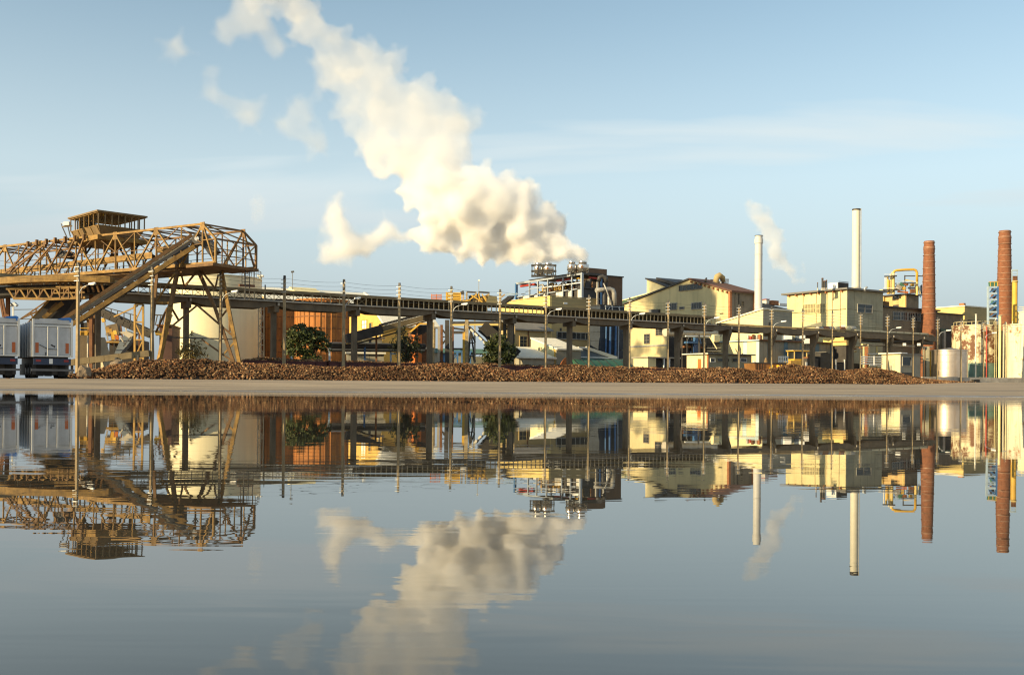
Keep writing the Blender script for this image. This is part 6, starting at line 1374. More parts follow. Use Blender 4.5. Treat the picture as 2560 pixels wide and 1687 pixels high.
col_(2233, 680, 735, 8, m_wally, Y=DY); col_(2221, 700, 735, 8, m_gold); col_(2219, 692, 720, 5, m_wally); col_(2226.5, 684, 735, 4, m_wallc, 'pipe'); col_(2292.5, 705, 738, 6, m_wally); col_(2213, 692, 722, 2.2, m_white, 'pipe')
pts = [P(2233, 690, DY), P(2233, 684, DY), P(2236, 678, DY), P(2242, 676, DY), P(2262, 674.5, DY), P(2284, 674, DY), P(2290, 676, DY), P(2292.5, 682, DY), P(2292.5, 705, DY)]
sweep(Dp, 'overhead_pipe', [iv @ p for p in pts], 3.1 / FPX * DY, m_gold, 14)
for x0, x1, y in ((2211, 2237, 691), (2208, 2246, 725), (2230, 2242, 690), (2256, 2290, 708)): pb(Dp, 'platform', (x0, y, DY - .7), (x1, y, DY - .7), .22, m_dark); pb(Dp, 'handrail', (x0, y - 5, DY - .8), (x1, y - 5, DY - .8), .08, m_white)
for px, y0, y1, m_ in ((2262, 688, 706, m_purp), (2264, 706, 734, m_station), (2275, 708, 734, m_lblue), (2288, 710, 734, m_white), (2301, 714, 750, m_lblue), (2304, 712, 735, m_dark)): pb(Dp, 'post', (px, y0, DY + .5), (px, y1, DY + .5), .16, m_)
for x0, y0, x1, y1, m_, w_ in ((2262, 690, 2288, 690, m_purp, .16), (2238, 709, 2250, 708, m_lblue, .2), (2246, 707, 2262, 722, m_station, .22), (2250, 708, 2258, 716, mat('green_machine', (.06, .16, .10), .6), .5), (2240, 716, 2252, 722, m_pipe, .8), (2254, 720, 2262, 722, m_gold, .6), (2270, 720, 2290, 720, m_dark, .3), (2250, 724, 2268, 724, m_white, .25), (2244, 729, 2270, 731, m_orange, .3), (2276, 728, 2286, 728, m_rust, .7), (2258, 712, 2270, 712, m_brickp, .35), (2278, 712, 2284, 712, m_gold, .6), (2292, 690, 2310, 690.5, m_purp, .18), (2264, 700, 2284, 704, m_wally, .22), (2296, 716, 2300, 735, m_wallc, .2)):
    pb(Dp, 'fitting', (x0, y0, DY + .2), (x1, y1, DY + .2), w_, m_)
lathe(Dp, 'drum', [(.1, -.3), (.42, -.2), (.42, .25), (.1, .35)], m_wallc, 14).location = iv @ P(2204, 728, DY)
pb(Dp, 'stay', (2242, 700, DY), (2262, 706, DY), .07, m_lblue)
B6 = Frame('tan_warehouse', 2411, 196, 'tan warehouse with a sunlit yellow end between the two brick chimneys', 'warehouse', py=780)
y6 = B6.ly(2338, 780); x6 = B6.fx(2490, 780); z6 = B6.lz(2411, 766)
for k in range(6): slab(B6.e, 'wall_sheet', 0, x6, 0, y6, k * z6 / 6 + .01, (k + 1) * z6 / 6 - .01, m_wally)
slab(B6.e, 'shade_front', .05, x6, -.06, -.001, 0, z6 - .05, m_wallt); slab(B6.e, 'roof', -.2, x6 + .2, -.2, y6 + .2, z6 + .002, z6 + .22, m_roofw)  # tan overlay darkens the yellow front as shade
slab(B6.e, 'opening', B6.fx(2417), B6.fx(2450), -.12, -.061, B6.fz(2430, 818), B6.fz(2430, 800), m_purp); slab(B6.e, 'roof_cowl', B6.fx(2420), B6.fx(2425), 1, 2, z6 + .2, z6 + .8, m_brickp)
# blue lattice tower and yellow column
Lb = empty('blue_lattice_tower', P(2483, 780, 170), 0, 'blue steel lattice tower left of the taller brick chimney', 'tower'); Lb.location.z = G
for px in (2470, 2494):
    for Y in (168, 171): pb(Lb, 'post', (px, 717, Y), gpt(px, Y), .28, m_lblue if px == 2470 else m_blues)
for k in range(6):
    y = 718 + k * 15.5
    pb(Lb, 'floor_beam', (2468, y, 168), (2496, y, 168), .26, m_lblue); pb(Lb, 'floor_beam', (2468, y, 171), (2496, y, 171), .2, m_blues)
    if k < 5: pb(Lb, 'diagonal', (2471, y + 15, 168), (2493, y + 1, 168), .18, m_blues); pb(Lb, 'machinery', (2479, y + 6, 169.5), (2488, y + 10, 169.5), .5, [m_dark, m_rust, mat('green_machine', (.06, .16, .10), .6)][k % 3])
pb(Lb, 'top_drum', (2474, 711, 169.5), (2492, 709, 169.5), .8, mat('green_machine', (.06, .16, .10), .6)); pb(Lb, 'rail', (2472, 705, 168), (2496, 704, 168), .09, m_gold)
for px in (2476, 2486, 2494): pb(Lb, 'rail_post', (px, 704, 168), (px, 716, 168), .08, m_gold)
Yc = empty('yellow_column', P(2536, 780, 176), 0, 'bright yellow cylinder column with blue head frame right of the taller brick chimney', 'column'); Yc.location.z = G; iv = parent_inv(Yc)
a = iv @ P(2537, 706, 176); rod(Yc, 'shell', (a.x, a.y, 0), a, 6.5 / FPX * 176, m_gold, 20); rod(Yc, 'top_rim', a, a + Vector((0, 0, .25)), 7.5 / FPX * 176, m_wally, 20)
for px in (2530, 2543): pb(Yc, 'head_post', (px, 676, 176), (px, 705, 176), .14, m_lblue)
pb(Yc, 'head_beam', (2529, 676, 176), (2544, 676, 176), .28, m_lblue); pb(Yc, 'head_beam', (2529, 684, 176), (2544, 684, 176), .12, m_lblue)
for px in (2533, 2537, 2541): pb(Yc, 'valve', (px, 690, 176), (px, 704, 176), .24, m_rust)

# ------------------------------------------------------------------ tanks at the right
m_rtank = mat('rust_stained_white', (0.66, 0.60, 0.40), .7, var=.08, scale=.4, streak=1.0, streak_col=(.16, .065, .03), patch=.74, patch_col=(.15, .065, .03), pscale=.55)
m_teal = mat('teal_band', (0.11, 0.19, 0.16), .75, var=.2, streak=.4, streak_col=(.07, .08, .06))
m_alu = mat('aluminium', (0.64, 0.54, 0.44), .36, metal=.85, var=.12, scale=1.2, streak=.15, streak_col=(.35, .25, .2))
m_wtank = mat('mottled_white_tank', (0.66, 0.63, 0.48), .7, var=.08, scale=.5, streak=.8, streak_col=(.30, .16, .07), patch=.46, patch_col=(.34, .19, .09), pscale=.5)
T4, r4, h4 = px_tank('storage_tank', 2440, 55.5, 815, 170, m_rtank, 'white tank badly streaked with rust and teal at its foot', 'tank', roof=.4)
zte = P(2440, 907, 166.5).z - G; lathe(T4, 'teal_band', [(r4 + .015, .05), (r4 + .015, zte)], m_teal, 64, cap=False)
for k in range(14): a = -math.pi + k * math.pi / 13; rod(T4, 'rail_post', (r4 * math.cos(a), r4 * math.sin(a), h4), (r4 * math.cos(a), r4 * math.sin(a), h4 + .55), .035, m_wallc, 6)
sweep(T4, 'handrail', [(r4 * math.cos(-math.pi + k * math.pi / 26), r4 * math.sin(-math.pi + k * math.pi / 26), h4 + .55) for k in range(27)], .035, m_wallc, 6)
for k in range(5): lathe(T4, 'seam_band', [(r4 + .012, h4 * (.36 + k * .13)), (r4 + .02, h4 * (.36 + k * .13) + .04)], m_rtank, 64, cap=False)
rod(T4, 'red_riser', (r4 * -.01, -r4 - .15, 0), (r4 * -.01, -r4 - .15, h4 - .3), .10, m_red, 8); rod(T4, 'ladder_rail', (r4 * .40, -r4 * .95, 0), (r4 * .40, -r4 * .95, h4 + .7), .05, m_wallc, 6); rod(T4, 'ladder_rail', (r4 * .50, -r4 * .90, 0), (r4 * .50, -r4 * .90, h4 + .7), .05, m_wallc, 6)
for k in range(16): rod(T4, 'rung', (r4 * .40, -r4 * .95, .3 + k * .42), (r4 * .50, -r4 * .90, .3 + k * .42), .03, m_wallc, 6)
sweep(T4, 'ladder_hoop', [(r4 * .38, -r4 * .95, h4 + .6), (r4 * .40, -r4 * 1.0, h4 + .95), (r4 * .50, -r4 * .98, h4 + .95), (r4 * .54, -r4 * .92, h4 + .6)], .05, m_white, 6)
T5, r5, h5 = px_tank('aluminium_tank', 2374, 42.5, 876, 154, m_alu, 'small shiny aluminium tank with shallow cone roof', 'tank', roof=.42)
for k in range(5): lathe(T5, 'seam_band', [(r5 + .012, h5 * (.14 + k * .18)), (r5 + .02, h5 * (.14 + k * .18) + .03)], m_alu, 64, cap=False)
T6 = Frame('yellow_tank_end', 2332, 158, 'plain golden yellow wall panel left of the aluminium tank', 'wall', py=900)
slab(T6.e, 'panel', -.001, .3, 0, T6.ly(2312), 0, T6.lz(2332, 875), m_gold); slab(T6.e, 'edge', .3, 1.2, .0, T6.ly(2312) * .9, 0, T6.lz(2332, 874), m_pipe)
T7, r7, h7 = px_tank('storage_tank', 2584, 69, 812, 163, m_wtank, 'large pale tank with faint rust streaks cut off by the right edge', 'tank', roof=.3)
for k in range(6): lathe(T7, 'seam_band', [(r7 + .012, h7 * (.12 + k * .15)), (r7 + .02, h7 * (.12 + k * .15) + .03)], m_wtank, 64, cap=False)
for k in range(10): a = -math.pi + k * math.pi / 9; rod(T7, 'rail_post', (r7 * math.cos(a), r7 * math.sin(a), h7), (r7 * math.cos(a), r7 * math.sin(a), h7 + .5), .03, m_white, 6)
rod(T7, 'overflow_pipe', (-r7 - .2, -.5, 0), (-r7 - .2, -.5, h7 + .3), .09, m_wallc, 8)
T8, r8, h8 = px_tank('storage_tank', 2578, 76, 783, 186, m_tankw, 'cream tank top showing behind the large pale tank', 'tank', roof=.3)
for k in range(12): a = -math.pi + k * math.pi / 11; rod(T8, 'rail_post', (r8 * math.cos(a), r8 * math.sin(a), h8), (r8 * math.cos(a), r8 * math.sin(a), h8 + .8), .04, m_wallc, 6)
for hh in (.4, .8): sweep(T8, 'handrail', [(r8 * math.cos(-math.pi + k * math.pi / 22), r8 * math.sin(-math.pi + k * math.pi / 22), h8 + hh) for k in range(23)], .035, m_wallc, 6)
for px, yt, w_, lab, m_ in ((2440, 787, .22, 'thin red and white vent pipe rising in front of the rust stained tank', m_roofw), (2500, 790, .42, 'fat cream standpipe between the rust stained tank and the cream tank', m_wallc)):
    t = empty('vent_pipe', P(px, 900, 165.3), 0, lab, 'pipe'); t.location.z = G; iv = parent_inv(t); p = iv @ P(px, yt, 165.3); rod(t, 'pipe', (p.x, p.y, 0), p, w_ / 2, m_, 10); rod(t, 'cap', p, p + Vector((0, 0, .12)), w_ * .8, m_, 10)
Dk = Frame('dark_recess_wall', 2496, 176, 'dark narrow wall between the rust stained tank and the pale tank', 'wall', py=900)
slab(Dk.e, 'wall', 0, Dk.fx(2516), 0, 1, 0, Dk.fz(2500, 828), m_purp); slab(Dk.e, 'coping', -.05, Dk.fx(2516) + .05, -.05, 1.05, Dk.fz(2500, 828) + .002, Dk.fz(2500, 826), m_conc)
Cw = Frame('low_concrete_wall', 2306, 147, 'low stained concrete wall along the foot of the right hand tanks', 'wall', py=945, rz=R(25))
xw_ = Cw.fx(2640); zw_ = Cw.fz(2400, 943)
for k in range(12): slab(Cw.e, 'wall_section', k * xw_ / 12 + .02, (k + 1) * xw_ / 12 - .02, 0, .3, -.1, zw_ * (1 + .02 * (k % 3)), m_concl)
slab(Cw.e, 'dark_tyre_heap', Cw.fx(2429), Cw.fx(2443), -.5, -.02, 0, zw_ * .8, m_tyre)

# ------------------------------------------------------------------ small huts, loader, skip, railings
B7 = Frame('pale_shed', 2251, 148, 'pale yellow shed with overhanging white roof and one dark window', 'shed', py=910)
y7 = B7.ly(2204, 910); x7 = B7.fx(2300, 910); z7 = B7.lz(2251, 884)
slab(B7.e, 'wall', 0, x7, 0, y7, 0, z7, m_wallc); slab(B7.e, 'shade_front', .06, x7, -.05, -.001, 0, z7 - .02, m_wallg); slab(B7.e, 'roof', -.5, x7 * .2, -.5, y7 + 2.2, z7 + .002, z7 + .16, m_white); slab(B7.e, 'roof', x7 * .201, x7 + .1, -.2, y7 + .2, z7 - .15, z7 + .05, m_roofg)  # grey overlay puts shade into the front's colour
slab(B7.e, 'corner_post', -.06, .055, -.07, .06, 0, z7 - .01, m_pipe); slab(B7.e, 'door', -.04, -.001, B7.ly(2236), B7.ly(2221), .1, B7.lz(2230, 897), mat('faded_door', (.45, .44, .30), .7)); window_front(B7, 2255, 891, 2277, 915, m_glass, m_frame, 1, 1, y=-.05); slab(B7.e, 'low_vent', B7.fx(2254), B7.fx(2280), -.1, -.051, .2, B7.fz(2260, 931), m_dark)
bar(B7.e, 'roof_prop', (-.4, y7 + 1.9, 0), (-.4, y7 + 1.9, z7), .12, .12, m_wally)
Rg = empty('white_railings', P(2178, 900, 147), 0, 'row of white pipe railings left of the pale yellow shed', 'railings'); Rg.location.z = G; iv = parent_inv(Rg)
for y in (892, 897.5, 903, 909): 
    a, b = iv @ P(2152, y, 145.5), iv @ P(2206, y + .5, 149); rod(Rg, 'rail', a, b, .09, m_white, 8)
for px in (2161, 2185): pb(Rg, 'post', (px, 890, 147), (px, 912, 147), .12, m_white)
a, b = iv @ P(2174, 913, 146), iv @ P(2202, 914, 148); rod(Rg, 'rail', a, b, .06, m_white, 8); slab(Rg, 'plinth', -1.4, 1.5, .3, 1.2, 0, 1.3, m_conc)
Pr = empty('pipe_rack', P(2160, 870, 140), 0, 'brown and white pipe rack between concrete column and pale shed', 'pipe rack'); Pr.location.z = G; iv = parent_inv(Pr)
for x0, y0, x1, y1, r_, m_ in ((2116, 866, 2170, 867, .16, m_wallc), (2116, 871, 2140, 872, .10, m_brickp), (2118, 877, 2140, 878, .16, m_wallc), (2155, 861, 2215, 864, .14, m_wallc), (2150, 869, 2168, 870, .2, m_brickp), (2150, 850, 2330, 858, .3, m_dark), (2155, 843, 2340, 852, .2, m_dark), (2170, 862, 2330, 868, .12, m_pipe)):
    rod(Pr, 'pipe', iv @ P(x0, y0, 153), iv @ P(x1, y1, 153 + (x1 - x0) * .06), r_, m_, 10)
for px, m_, w_ in ((2116, m_wallc, .2), (2166, m_brickp, .4), (2159, m_wallc, .2), (2171, m_wallc, .16), (2192, m_wally, .16), (2318, m_greyp, .5), (2309, m_greyp, .2)): pb(Pr, 'post', (px, 866, 153), gpt(px, 153), w_, m_)
for px in (2122, 2128, 2134): pb(Pr, 'red_valve', (px, 860, 153), (px, 866, 153), .28, m_red)
for px in (2261, 2297): pb(Pr, 'white_box', (px - 3, 861, 152), (px + 3, 861, 152), .4, m_white)
for k in range(3): pb(Pr, 'rung', (2300, 890 + k * 8, 152), (2308, 890 + k * 8, 152), .12, m_dark)
B9 = Frame('striped_building', 1898, 146, 'pale building with light blue wall stripes behind the small hut', 'building', py=870)
y9 = B9.ly(1789, 870); x9 = B9.fx(2113, 870); z9 = B9.lz(1897, 852); z9b = B9.lz(1789, 858)
m_stripe = mat('pale_blue_panel', (0.42, 0.55, 0.58), .7, var=.06); m_stripes = mat('shaded_blue_panel', (0.13, 0.21, 0.26), .7, var=.12)  # second one: the stripe blue darkened for the shaded front
cuts = [0, .07, .27, .36, .86, .94, 1.0]
for k in range(len(cuts) - 1):
    a, b = cuts[k] * y9, cuts[k + 1] * y9
    slab(B9.e, 'wall_panel', 0, .1, a + .01, b - .01, 0, z9 - .02, m_stripe if k in (0, 2, 5) else m_wallc)
nF = 22
for k in range(nF): slab(B9.e, 'wall_panel', .02 + k * x9 / nF, (k + 1) * x9 / nF - .02, 0, .1, 0, z9 - .02, m_stripes if k % 4 == 2 else m_wallg)  # front panels take darkened tones in place of shade
slab(B9.e, 'core', .11, x9 - .02, .11, y9 - .1, 0, z9 - .03, m_wallg); slab(B9.e, 'roof', -.3, x9 + .2, -.3, y9 + .3, z9, z9 + .22, m_roofg); slab(B9.e, 'fascia', -.34, -.302, -.3, y9 + .3, z9 + .01, z9 + .2, m_stripe); slab(B9.e, 'fascia', -.3, x9 + .2, -.36, -.302, z9 + .02, z9 + .2, m_rust)
for k in range(3):
    px = (1972, 2012, 2022)[k]; py = (842, 840, 853)[k]; p = P(px, py, 150); t = slab(None, 'vent_box', p.x - .5, p.x + .5, p.y, p.y + 1, p.z - .35, p.z + .4, m_white)
    tag(t, ['slanted white vent box left of the concrete column on the striped building roof', 'upper white vent box right of the roof pipes on the striped building', 'lowest white vent box on the striped building roof edge'][k], 'vent box', 'white vent boxes on the striped building')
Sk = empty('vent_stand', P(1995, 850, 142), 0, 'dark blue grey vent stand carrying the white boxes', 'stand'); 
for px, w_ in ((1966, 1.1), (1998, 1.3), (2028, .8)): pb(Sk, 'duct', (px, 838, 152), (px, 862, 152), w_, m_hop)
pb(Sk, 'cross_duct', (1962, 846, 152.5), (2036, 848, 152.5), 1.0, m_greyp)
Yb = Frame('yellow_van_body', 2116, 152, 'pale yellow box body standing below the conveyor between columns', 'box body', py=855)
slab(Yb.e, 'body', 0, 2, 0, Yb.ly(2082), Yb.lz(2116, 863), Yb.lz(2116, 842), m_wally); slab(Yb.e, 'belt_rail', -.04, -.001, 0, Yb.ly(2082), Yb.lz(2116, 855), Yb.lz(2116, 852), m_brickp); slab(Yb.e, 'support', .2, 1.8, .2, Yb.ly(2082) - .2, 0, Yb.lz(2116, 863) - .003, m_purp); slab(Yb.e, 'front_body', .5, 2, Yb.ly(2078), Yb.ly(2052), Yb.lz(2116, 858), Yb.lz(2116, 842), m_wally)
B8 = Frame('orange_door_hut', 1770, 138, 'small white hut with an orange door and overhanging white roof', 'hut', py=900)
y8 = B8.ly(1717, 900); x8 = B8.fx(1878, 900); z8 = B8.lz(1770, 885)
slab(B8.e, 'wall', 0, x8, 0, y8, 0, z8, m_wallc); slab(B8.e, 'shaded_front_wall', .03, x8, -.06, -.001, 0, z8 - .02, m_greyp)  # front slab carries the shade in its darker colour
slab(B8.e, 'roof', -.5, x8 + .3, -.5, y8 + .5, z8 + .002, z8 + .14, m_roofw); slab(B8.e, 'gutter', -.5, x8 + .3, -.58, -.502, z8 - .05, z8 + .1, m_dark); slab(B8.e, 'corner_brick', -.03, .028, -.09, .22, 0, z8 - .01, m_brickp)
dd = slab(B8.e, 'door', -.05, -.001, B8.ly(1753), B8.ly(1745), 0, B8.lz(1750, 897), m_orange, 'orange door'); slab(B8.e, 'door_handle', -.09, -.051, B8.ly(1752), B8.ly(1751), .95, 1.05, m_dark)
for a_, b_ in ((1775, 1787), (1791, 1822), (1830, 1846), (1850, 1866)): window_front(B8, a_, 895, b_, 905, m_glass, m_white if a_ in (1775, 1850) else m_greyp, 2 if b_ - a_ > 20 else 1, 1, y=-.06, t=.07)
Sb = Frame('brown_skip', 1886, 129, 'rusty brown steel skip with bright yellow triangular gussets', 'skip', py=920, rz=R(24))
xs_ = Sb.fx(1966, 915); zs_ = Sb.fz(1890, 908)
prism(Sb.e, 'body', [(.5, .2), (xs_ - .2, .2), (xs_, zs_), (0, zs_)], 'y', 0, 2.2, mat('skip_brown', (.20, .095, .03), .65, var=.25, streak=.4, streak_col=(.08, .035, .015))); slab(Sb.e, 'top_rim', -.05, xs_ + .05, -.08, 2.25, zs_ + .002, zs_ + .12, m_dark)
m_gus = mat('gusset_yellow', (0.72, 0.42, 0.03), .5, var=.06)
for a_, b_ in ((1919, 1933), (1938, 1945), (1950, 1956)):
    xa_, xb_ = Sb.fx(a_, 920), Sb.fx(b_, 920); w_ = (xb_ - xa_)
    v = [(xa_ - w_ * .3, -.01, .25), (xa_ + w_ * .45, -.6, zs_ * .92), (xb_ + w_ * .3, -.01, .55), (xa_ + w_ * .5, -.02, zs_ * .95), (xa_ + w_ * .45, -.1, .2)]
    mesh_obj('gusset', v, [(0, 4, 1), (4, 2, 1), (0, 1, 3), (1, 2, 3), (0, 3, 2, 4)], m_gus, Sb.e)
for k in range(4): slab(Sb.e, 'rib', .2 + k * .42, .28 + k * .42, -.06, -.002, .3, zs_, m_rust)
slab(Sb.e, 'lamp', -.12, .1, -.12, .1, zs_ + .122, zs_ + .3, m_white)
Lo = Frame('wheel_loader', 1988, 146, 'wheel loader with yellow framed cab half hidden by the beet pile', 'loader', py=900, rz=R(20))
xl_ = Lo.fx(2040, 900); zl0, zl1 = Lo.fz(1990, 897), Lo.fz(1990, 878)
slab(Lo.e, 'chassis', -.6, xl_ + .4, .2, 1.9, .7, zl0 - .25, m_yardy); slab(Lo.e, 'cab_base', 0, xl_ * .62, .2, 1.9, zl0 - .248, zl0, m_gold)
for x in (.04, xl_ * .6):
    for y in (.25, 1.85): bar(Lo.e, 'cab_post', (x, y, zl0), (x, y, zl1), .11, .11, m_wally)
slab(Lo.e, 'cab_glass', .10, xl_ * .56, .32, 1.78, zl0 + .002, zl1 - .002, m_glass); slab(Lo.e, 'cab_roof', -.2, xl_ * .7, .1, 2.0, zl1, zl1 + .16, m_gold); slab(Lo.e, 'roof_rail', -.3, xl_ * .75, .08, 2.02, zl1 + .162, zl1 + .22, m_pipe)
slab(Lo.e, 'engine_hood', xl_ * .64, xl_ * 1.0, .25, 1.85, zl0 - .248, zl0 + .25, m_wally); slab(Lo.e, 'exhaust', xl_ * .8, xl_ * .86, .8, .9, zl0 + .252, zl0 + .8, m_dark)
for x in (-.1, xl_ * .85):
    for y in (.0, 1.75):
        w = empty_child(Lo.e, 'wheel'); rod(w, 'tyre', (x, y, .7), (x, y + .4, .7), .7, m_tyre, 20); rod(w, 'rim', (x, y - .02, .7), (x, y + .42, .7), .34, m_gold, 12)
Tp = Frame('tarpaulin_stack', 2050, 149, 'dark tarpaulin covered stack beside the tapered concrete column', 'stack', py=900)
xt_ = Tp.fx(2077, 900); zt_s = Tp.fz(2055, 880)
prism(Tp.e, 'cover', [(0, 0), (xt_, 0), (xt_ * .97, zt_s * .95), (xt_ * .6, zt_s), (xt_ * .05, zt_s * .97)], 'y', 0, 2.5, m_dark); slab(Tp.e, 'side_board', xt_ + .002, xt_ + .15, .2, 2.2, 0, zt_s * .9, m_frame); slab(Tp.e, 'ridge_rope', xt_ * .55, xt_ * .62, -.05, 2.55, zt_s + .003, zt_s + .05, m_pipe)
Dw = Frame('dark_wall', 2085, 151, 'dark rough wall low behind the right hump of the beet pile', 'wall', py=910)
for k in range(6): slab(Dw.e, 'block', k * Dw.fx(2156) / 6 + .01, (k + 1) * Dw.fx(2156) / 6 - .01, 0, .8, 0, Dw.fz(2090, 908), m_purp)
for px in (2087, 2109): slab(Dw.e, 'white_post', Dw.fx(px), Dw.fx(px + 2), -.2, -.05, 0, Dw.fz(2090, 898), m_white)
Dt = Frame('dark_loading_heap', 2018, 146, 'dark grey brown crate stack just left of the tapered column foot', 'crates', py=910)
slab(Dt.e, 'crate', 0, Dt.fx(2046), 0, 1.8, 0, Dt.fz(2030, 896), m_purp); slab(Dt.e, 'crate', .2, Dt.fx(2044) * .6, .1, 1.6, Dt.fz(2030, 896) + .002, Dt.fz(2030, 892), m_rust); slab(Dt.e, 'white_board', -.35, -.05, -.1, 0.0, 0, Dt.fz(2018, 905), m_white)
Wf = empty('white_ladder_frame', P(1955, 895, 142), 0, 'white perforated frame low behind the skip and column', 'frame'); Wf.location.z = G
for y in (892, 902): pb(Wf, 'rail', (1946, y, 141), (1970, y, 141.6), .16, m_white)
for k in range(5): pb(Wf, 'stile', (1947 + k * 5.4, 890, 141), (1947 + k * 5.4, 906, 141), .14, m_white)
pb(Wf, 'green_sill', (1946, 907, 141), (1970, 907, 141), .12, m_greyp)
mound(1915, 142, 16, 893, mat('beet_tailings', (0.22, 0.15, 0.08), .95, var=.3, scale=3, bump=.5), 'pale brown heap of tailings just behind the brown skip', 8)
# ------------------------------------------------------------------ steam
def ico(sub=2):
    bm = bmesh.new(); bmesh.ops.create_icosphere(bm, subdivisions=sub, radius=1.0)
    v = [p.co.copy() for p in bm.verts]; f = [tuple(q.index for q in p.verts) for p in bm.faces]; bm.free(); return v, f
ICO = ico(2)
def steam_mat(name, dens, soft, erode, scale, lo, hi, aniso=0.0, thin=None):
    m = bpy.data.materials.new(name); m.use_nodes = True; nt = m.node_tree; nt.nodes.clear(); L = nt.links.new
    out = N(nt, 'ShaderNodeOutputMaterial'); v = N(nt, 'ShaderNodeVolumePrincipled')
    v.inputs['Color'].default_value = (0.998, 0.997, 0.996, 1); v.inputs['Anisotropy'].default_value = aniso; v.inputs['Density Attribute'].default_value = ''
    at = N(nt, 'ShaderNodeAttribute'); at.attribute_name = 'density'
    geo = N(nt, 'ShaderNodeNewGeometry')
    n = N(nt, 'ShaderNodeTexNoise'); L(geo.outputs['Position'], n.inputs['Vector']); n.inputs['Scale'].default_value = scale; n.inputs['Detail'].default_value = 6; n.inputs['Roughness'].default_value = 0.62; n.inputs['Distortion'].default_value = 0.25
    mu = N(nt, 'ShaderNodeMath', operation='MULTIPLY'); L(n.outputs['Fac'], mu.inputs[0]); mu.inputs[1].default_value = erode
    su = N(nt, 'ShaderNodeMath', operation='SUBTRACT'); L(at.outputs['Fac'], su.inputs[0]); L(mu.outputs[0], su.inputs[1])
    mr = N(nt, 'ShaderNodeMapRange'); mr.interpolation_type = 'SMOOTHSTEP'; L(su.outputs[0], mr.inputs['Value'])
    mr.inputs['From Min'].default_value = lo; mr.inputs['From Max'].default_value = hi; mr.inputs['To Max'].default_value = dens
    d = mr.outputs[0]
    if thin:      # the plume thins as it drifts away from the stacks
        sep = N(nt, 'ShaderNodeSeparateXYZ'); L(geo.outputs['Position'], sep.inputs[0])
        dn = N(nt, 'ShaderNodeMapRange'); dn.interpolation_type = 'SMOOTHSTEP'; L(sep.outputs['Z'], dn.inputs['Value'])
        dn.inputs['From Min'].default_value = thin[0]; dn.inputs['From Max'].default_value = thin[1]; dn.inputs['To Min'].default_value = 1; dn.inputs['To Max'].default_value = thin[2]
        k = N(nt, 'ShaderNodeMath', operation='MULTIPLY'); L(d, k.inputs[0]); L(dn.outputs[0], k.inputs[1]); d = k.outputs[0]
    L(d, v.inputs['Density']); L(v.outputs[0], out.inputs['Volume'])
    return m
def steam(name, puffs, Y0, m, voxel, band, label, knobs=14, knob=0.44, sub=4, dY=0.0, flat=1.0, grow=1.0):
    r2 = random.Random(len(puffs) * 13 + 5); v = []; f = []
    def ball(c, r):
        o = len(v); v.extend(c + Vector((p.x, p.y * flat, p.z)) * r for p in ICO[0]); f.extend(tuple(i + o for i in q) for q in ICO[1])
    for px, py, rp in puffs:
        px, py, rp = px * 1.0763, py * 1.0763, rp * 1.0763 * grow
        Y = Y0 + r2.uniform(-1, 1) * rp * Y0 / FPX * 0.35 + dY * (1480 - px) / 1000
        c = P(px, py, Y); r = rp * Y / FPX; ball(c, r * 0.80)
        for _ in range(knobs):
            d = Vector((r2.gauss(0, 1), r2.gauss(0, 1), r2.gauss(0, 1))).normalized()
            k = r * r2.uniform(0.2, knob); cc = c + Vector((d.x, d.y * flat, d.z)) * (r * 0.84); ball(cc, k)
            for _ in range(sub):
                e = (d + Vector((r2.gauss(0, 1), r2.gauss(0, 1), r2.gauss(0, 1))) * .6).normalized(); ball(cc + e * k * .85, k * r2.uniform(.25, .5))
    o = mesh_obj(name, v, f, m)
    rm = o.modifiers.new('union', 'REMESH'); rm.mode = 'VOXEL'; rm.voxel_size = voxel * 1.1
    ng = bpy.data.node_groups.new(name + '_fill', 'GeometryNodeTree')
    ng.interface.new_socket('Geometry', in_out='INPUT', socket_type='NodeSocketGeometry'); ng.interface.new_socket('Geometry', in_out='OUTPUT', socket_type='NodeSocketGeometry')
    gi = ng.nodes.new('NodeGroupInput'); go = ng.nodes.new('NodeGroupOutput'); mv = ng.nodes.new('GeometryNodeMeshToVolume'); sm = ng.nodes.new('GeometryNodeSetMaterial')
    try: mv.resolution_mode = 'VOXEL_SIZE'
    except Exception: mv.inputs['Resolution Mode'].default_value = 'Size'
    mv.inputs['Voxel Size'].default_value = voxel; mv.inputs['Density'].default_value = 1.0; mv.inputs['Interior Band Width'].default_value = band
    sm.inputs['Material'].default_value = m
    ng.links.new(gi.outputs[0], mv.inputs['Mesh']); ng.links.new(mv.outputs[0], sm.inputs[0]); ng.links.new(sm.outputs[0], go.inputs[0])
    md = o.modifiers.new('fill', 'NODES'); md.node_group = ng
    tag(o, label, 'steam', kind='stuff')
    return o
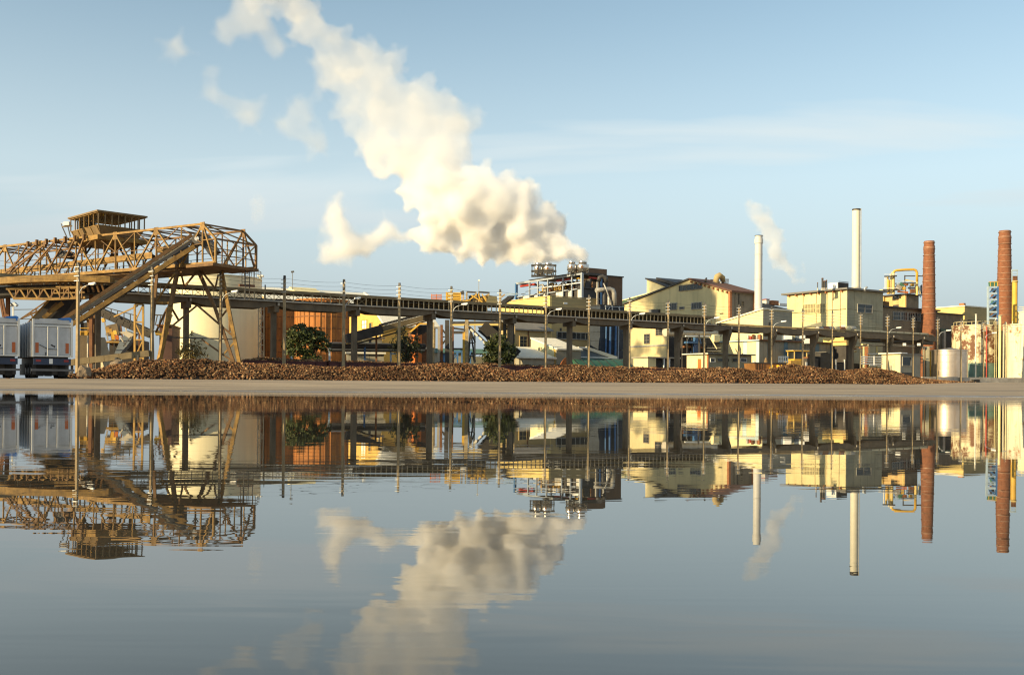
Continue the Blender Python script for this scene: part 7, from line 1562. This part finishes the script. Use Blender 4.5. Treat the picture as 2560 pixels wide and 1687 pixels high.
MAIN = [(1356,598,17),(1350,588,22),(1362,609,10),(1335,598,18),(1272,602,16),(1262,596,20),(1279,610,10),(1300,590,26),(1358,609,8),(1277,613,6),(1270,610,8),(1290,598,12),(1361,604,9),(1352,598,12),(1340,588,17),(1330,606,8),(1278,606,7),(1250,604,12),(1322,580,22),(1300,572,28),(1268,603,11),(1258,592,20),(1235,575,35),(1228,545,45),(1285,520,42),(1200,592,28),(1160,602,20),(1200,515,60),(1120,592,22),(1140,560,42),(1080,582,24),(1040,572,26),(1000,555,30),(965,543,24),(1150,470,65),(1205,450,44),(1090,500,60),(1040,480,55),(1100,430,55),(1030,425,65),(985,390,65),(935,365,55),(890,315,55),(1000,330,75),(1055,300,52),(1045,255,45),(1070,330,36),(980,265,75),(972,212,36),(900,250,65),(870,190,55),(905,150,38),(830,140,50),(805,205,32),(850,285,36),(770,95,46),(722,55,44),(690,15,48),(650,-30,60),(600,-70,70),(860,330,42),(838,245,40),(800,165,40),(760,130,36),(700,75,36),(1010,500,44),(960,455,34),(1085,120,1),(1105,265,26),(1110,290,22),(800,250,34),(815,300,30),(870,380,30),(780,190,34),(935,125,22),(870,120,30),(1270,490,28),(1180,420,24),(1225,430,22),(990,575,20),(1120,610,16),(1070,600,18)]
m1 = steam_mat('steam_dense', 1.25, 0, 0.62, 1.0, 0.0, 0.48, thin=(19, 40, 0.10))
steam('steam_plume', MAIN, 152, m1, 0.24, 1.2, 'thick white steam plume billowing up left from the steel domes', dY=4, grow=1.27)
WISP = [(755,600,26),(800,575,38),(790,530,36),(778,490,30),(790,450,20),(840,570,34),(880,552,30),(905,530,26),(890,490,16),(930,560,14),(740,570,18),(950,545,20),(918,548,22),(862,575,26),(935,560,18),(965,552,20),(890,545,26)]
m2 = steam_mat('steam_thin', 0.6, 0, 0.74, 0.5, 0.0, 0.75)
steam('steam_wisp', WISP, 156, m2, 0.35, 1.6, 'torn pale steam wisp low to the left of the main plume', dY=4, grow=1.4)
HIGH = [(575,30,55),(525,85,34),(497,165,30),(490,215,34),(535,232,26),(578,262,44),(655,285,30),(700,262,40),(742,222,26),(740,330,40),(640,110,40),(600,30,45),(410,115,40),(265,140,12),(760,170,45),(660,300,30),(720,370,22)]
m3 = steam_mat('steam_faint', 0.095, 0, 0.84, 0.24, 0.0, 0.6)
steam('steam_veil', HIGH, 160, m3, 0.4, 2.0, 'faint grey steam shreds high at the upper left', dY=4, grow=1.45)
steam('steam_puff', [(597,480,22),(592,510,18),(600,455,14)], 160, m3, 0.35, 1.2, 'single faint puff of steam above the gantry end', grow=1.5)
SMALL = [(1866,655,9),(1845,655,10),(1868,645,7),(1868,625,9),(1865,612,9),(1845,650,8),(1838,640,11),(1830,625,14),(1815,605,18),(1798,585,20),(1800,555,20),(1785,530,22),(1770,510,22),(1755,490,18),(1740,475,16)]
m4 = steam_mat('steam_small', 0.5, 0, 0.80, 0.8, 0.0, 0.8, thin=(22, 38, 0.25))
steam('steam_plume', SMALL, 172, m4, 0.22, 0.9, 'small thin steam plume drifting up from the boiler house roof', grow=1.6)
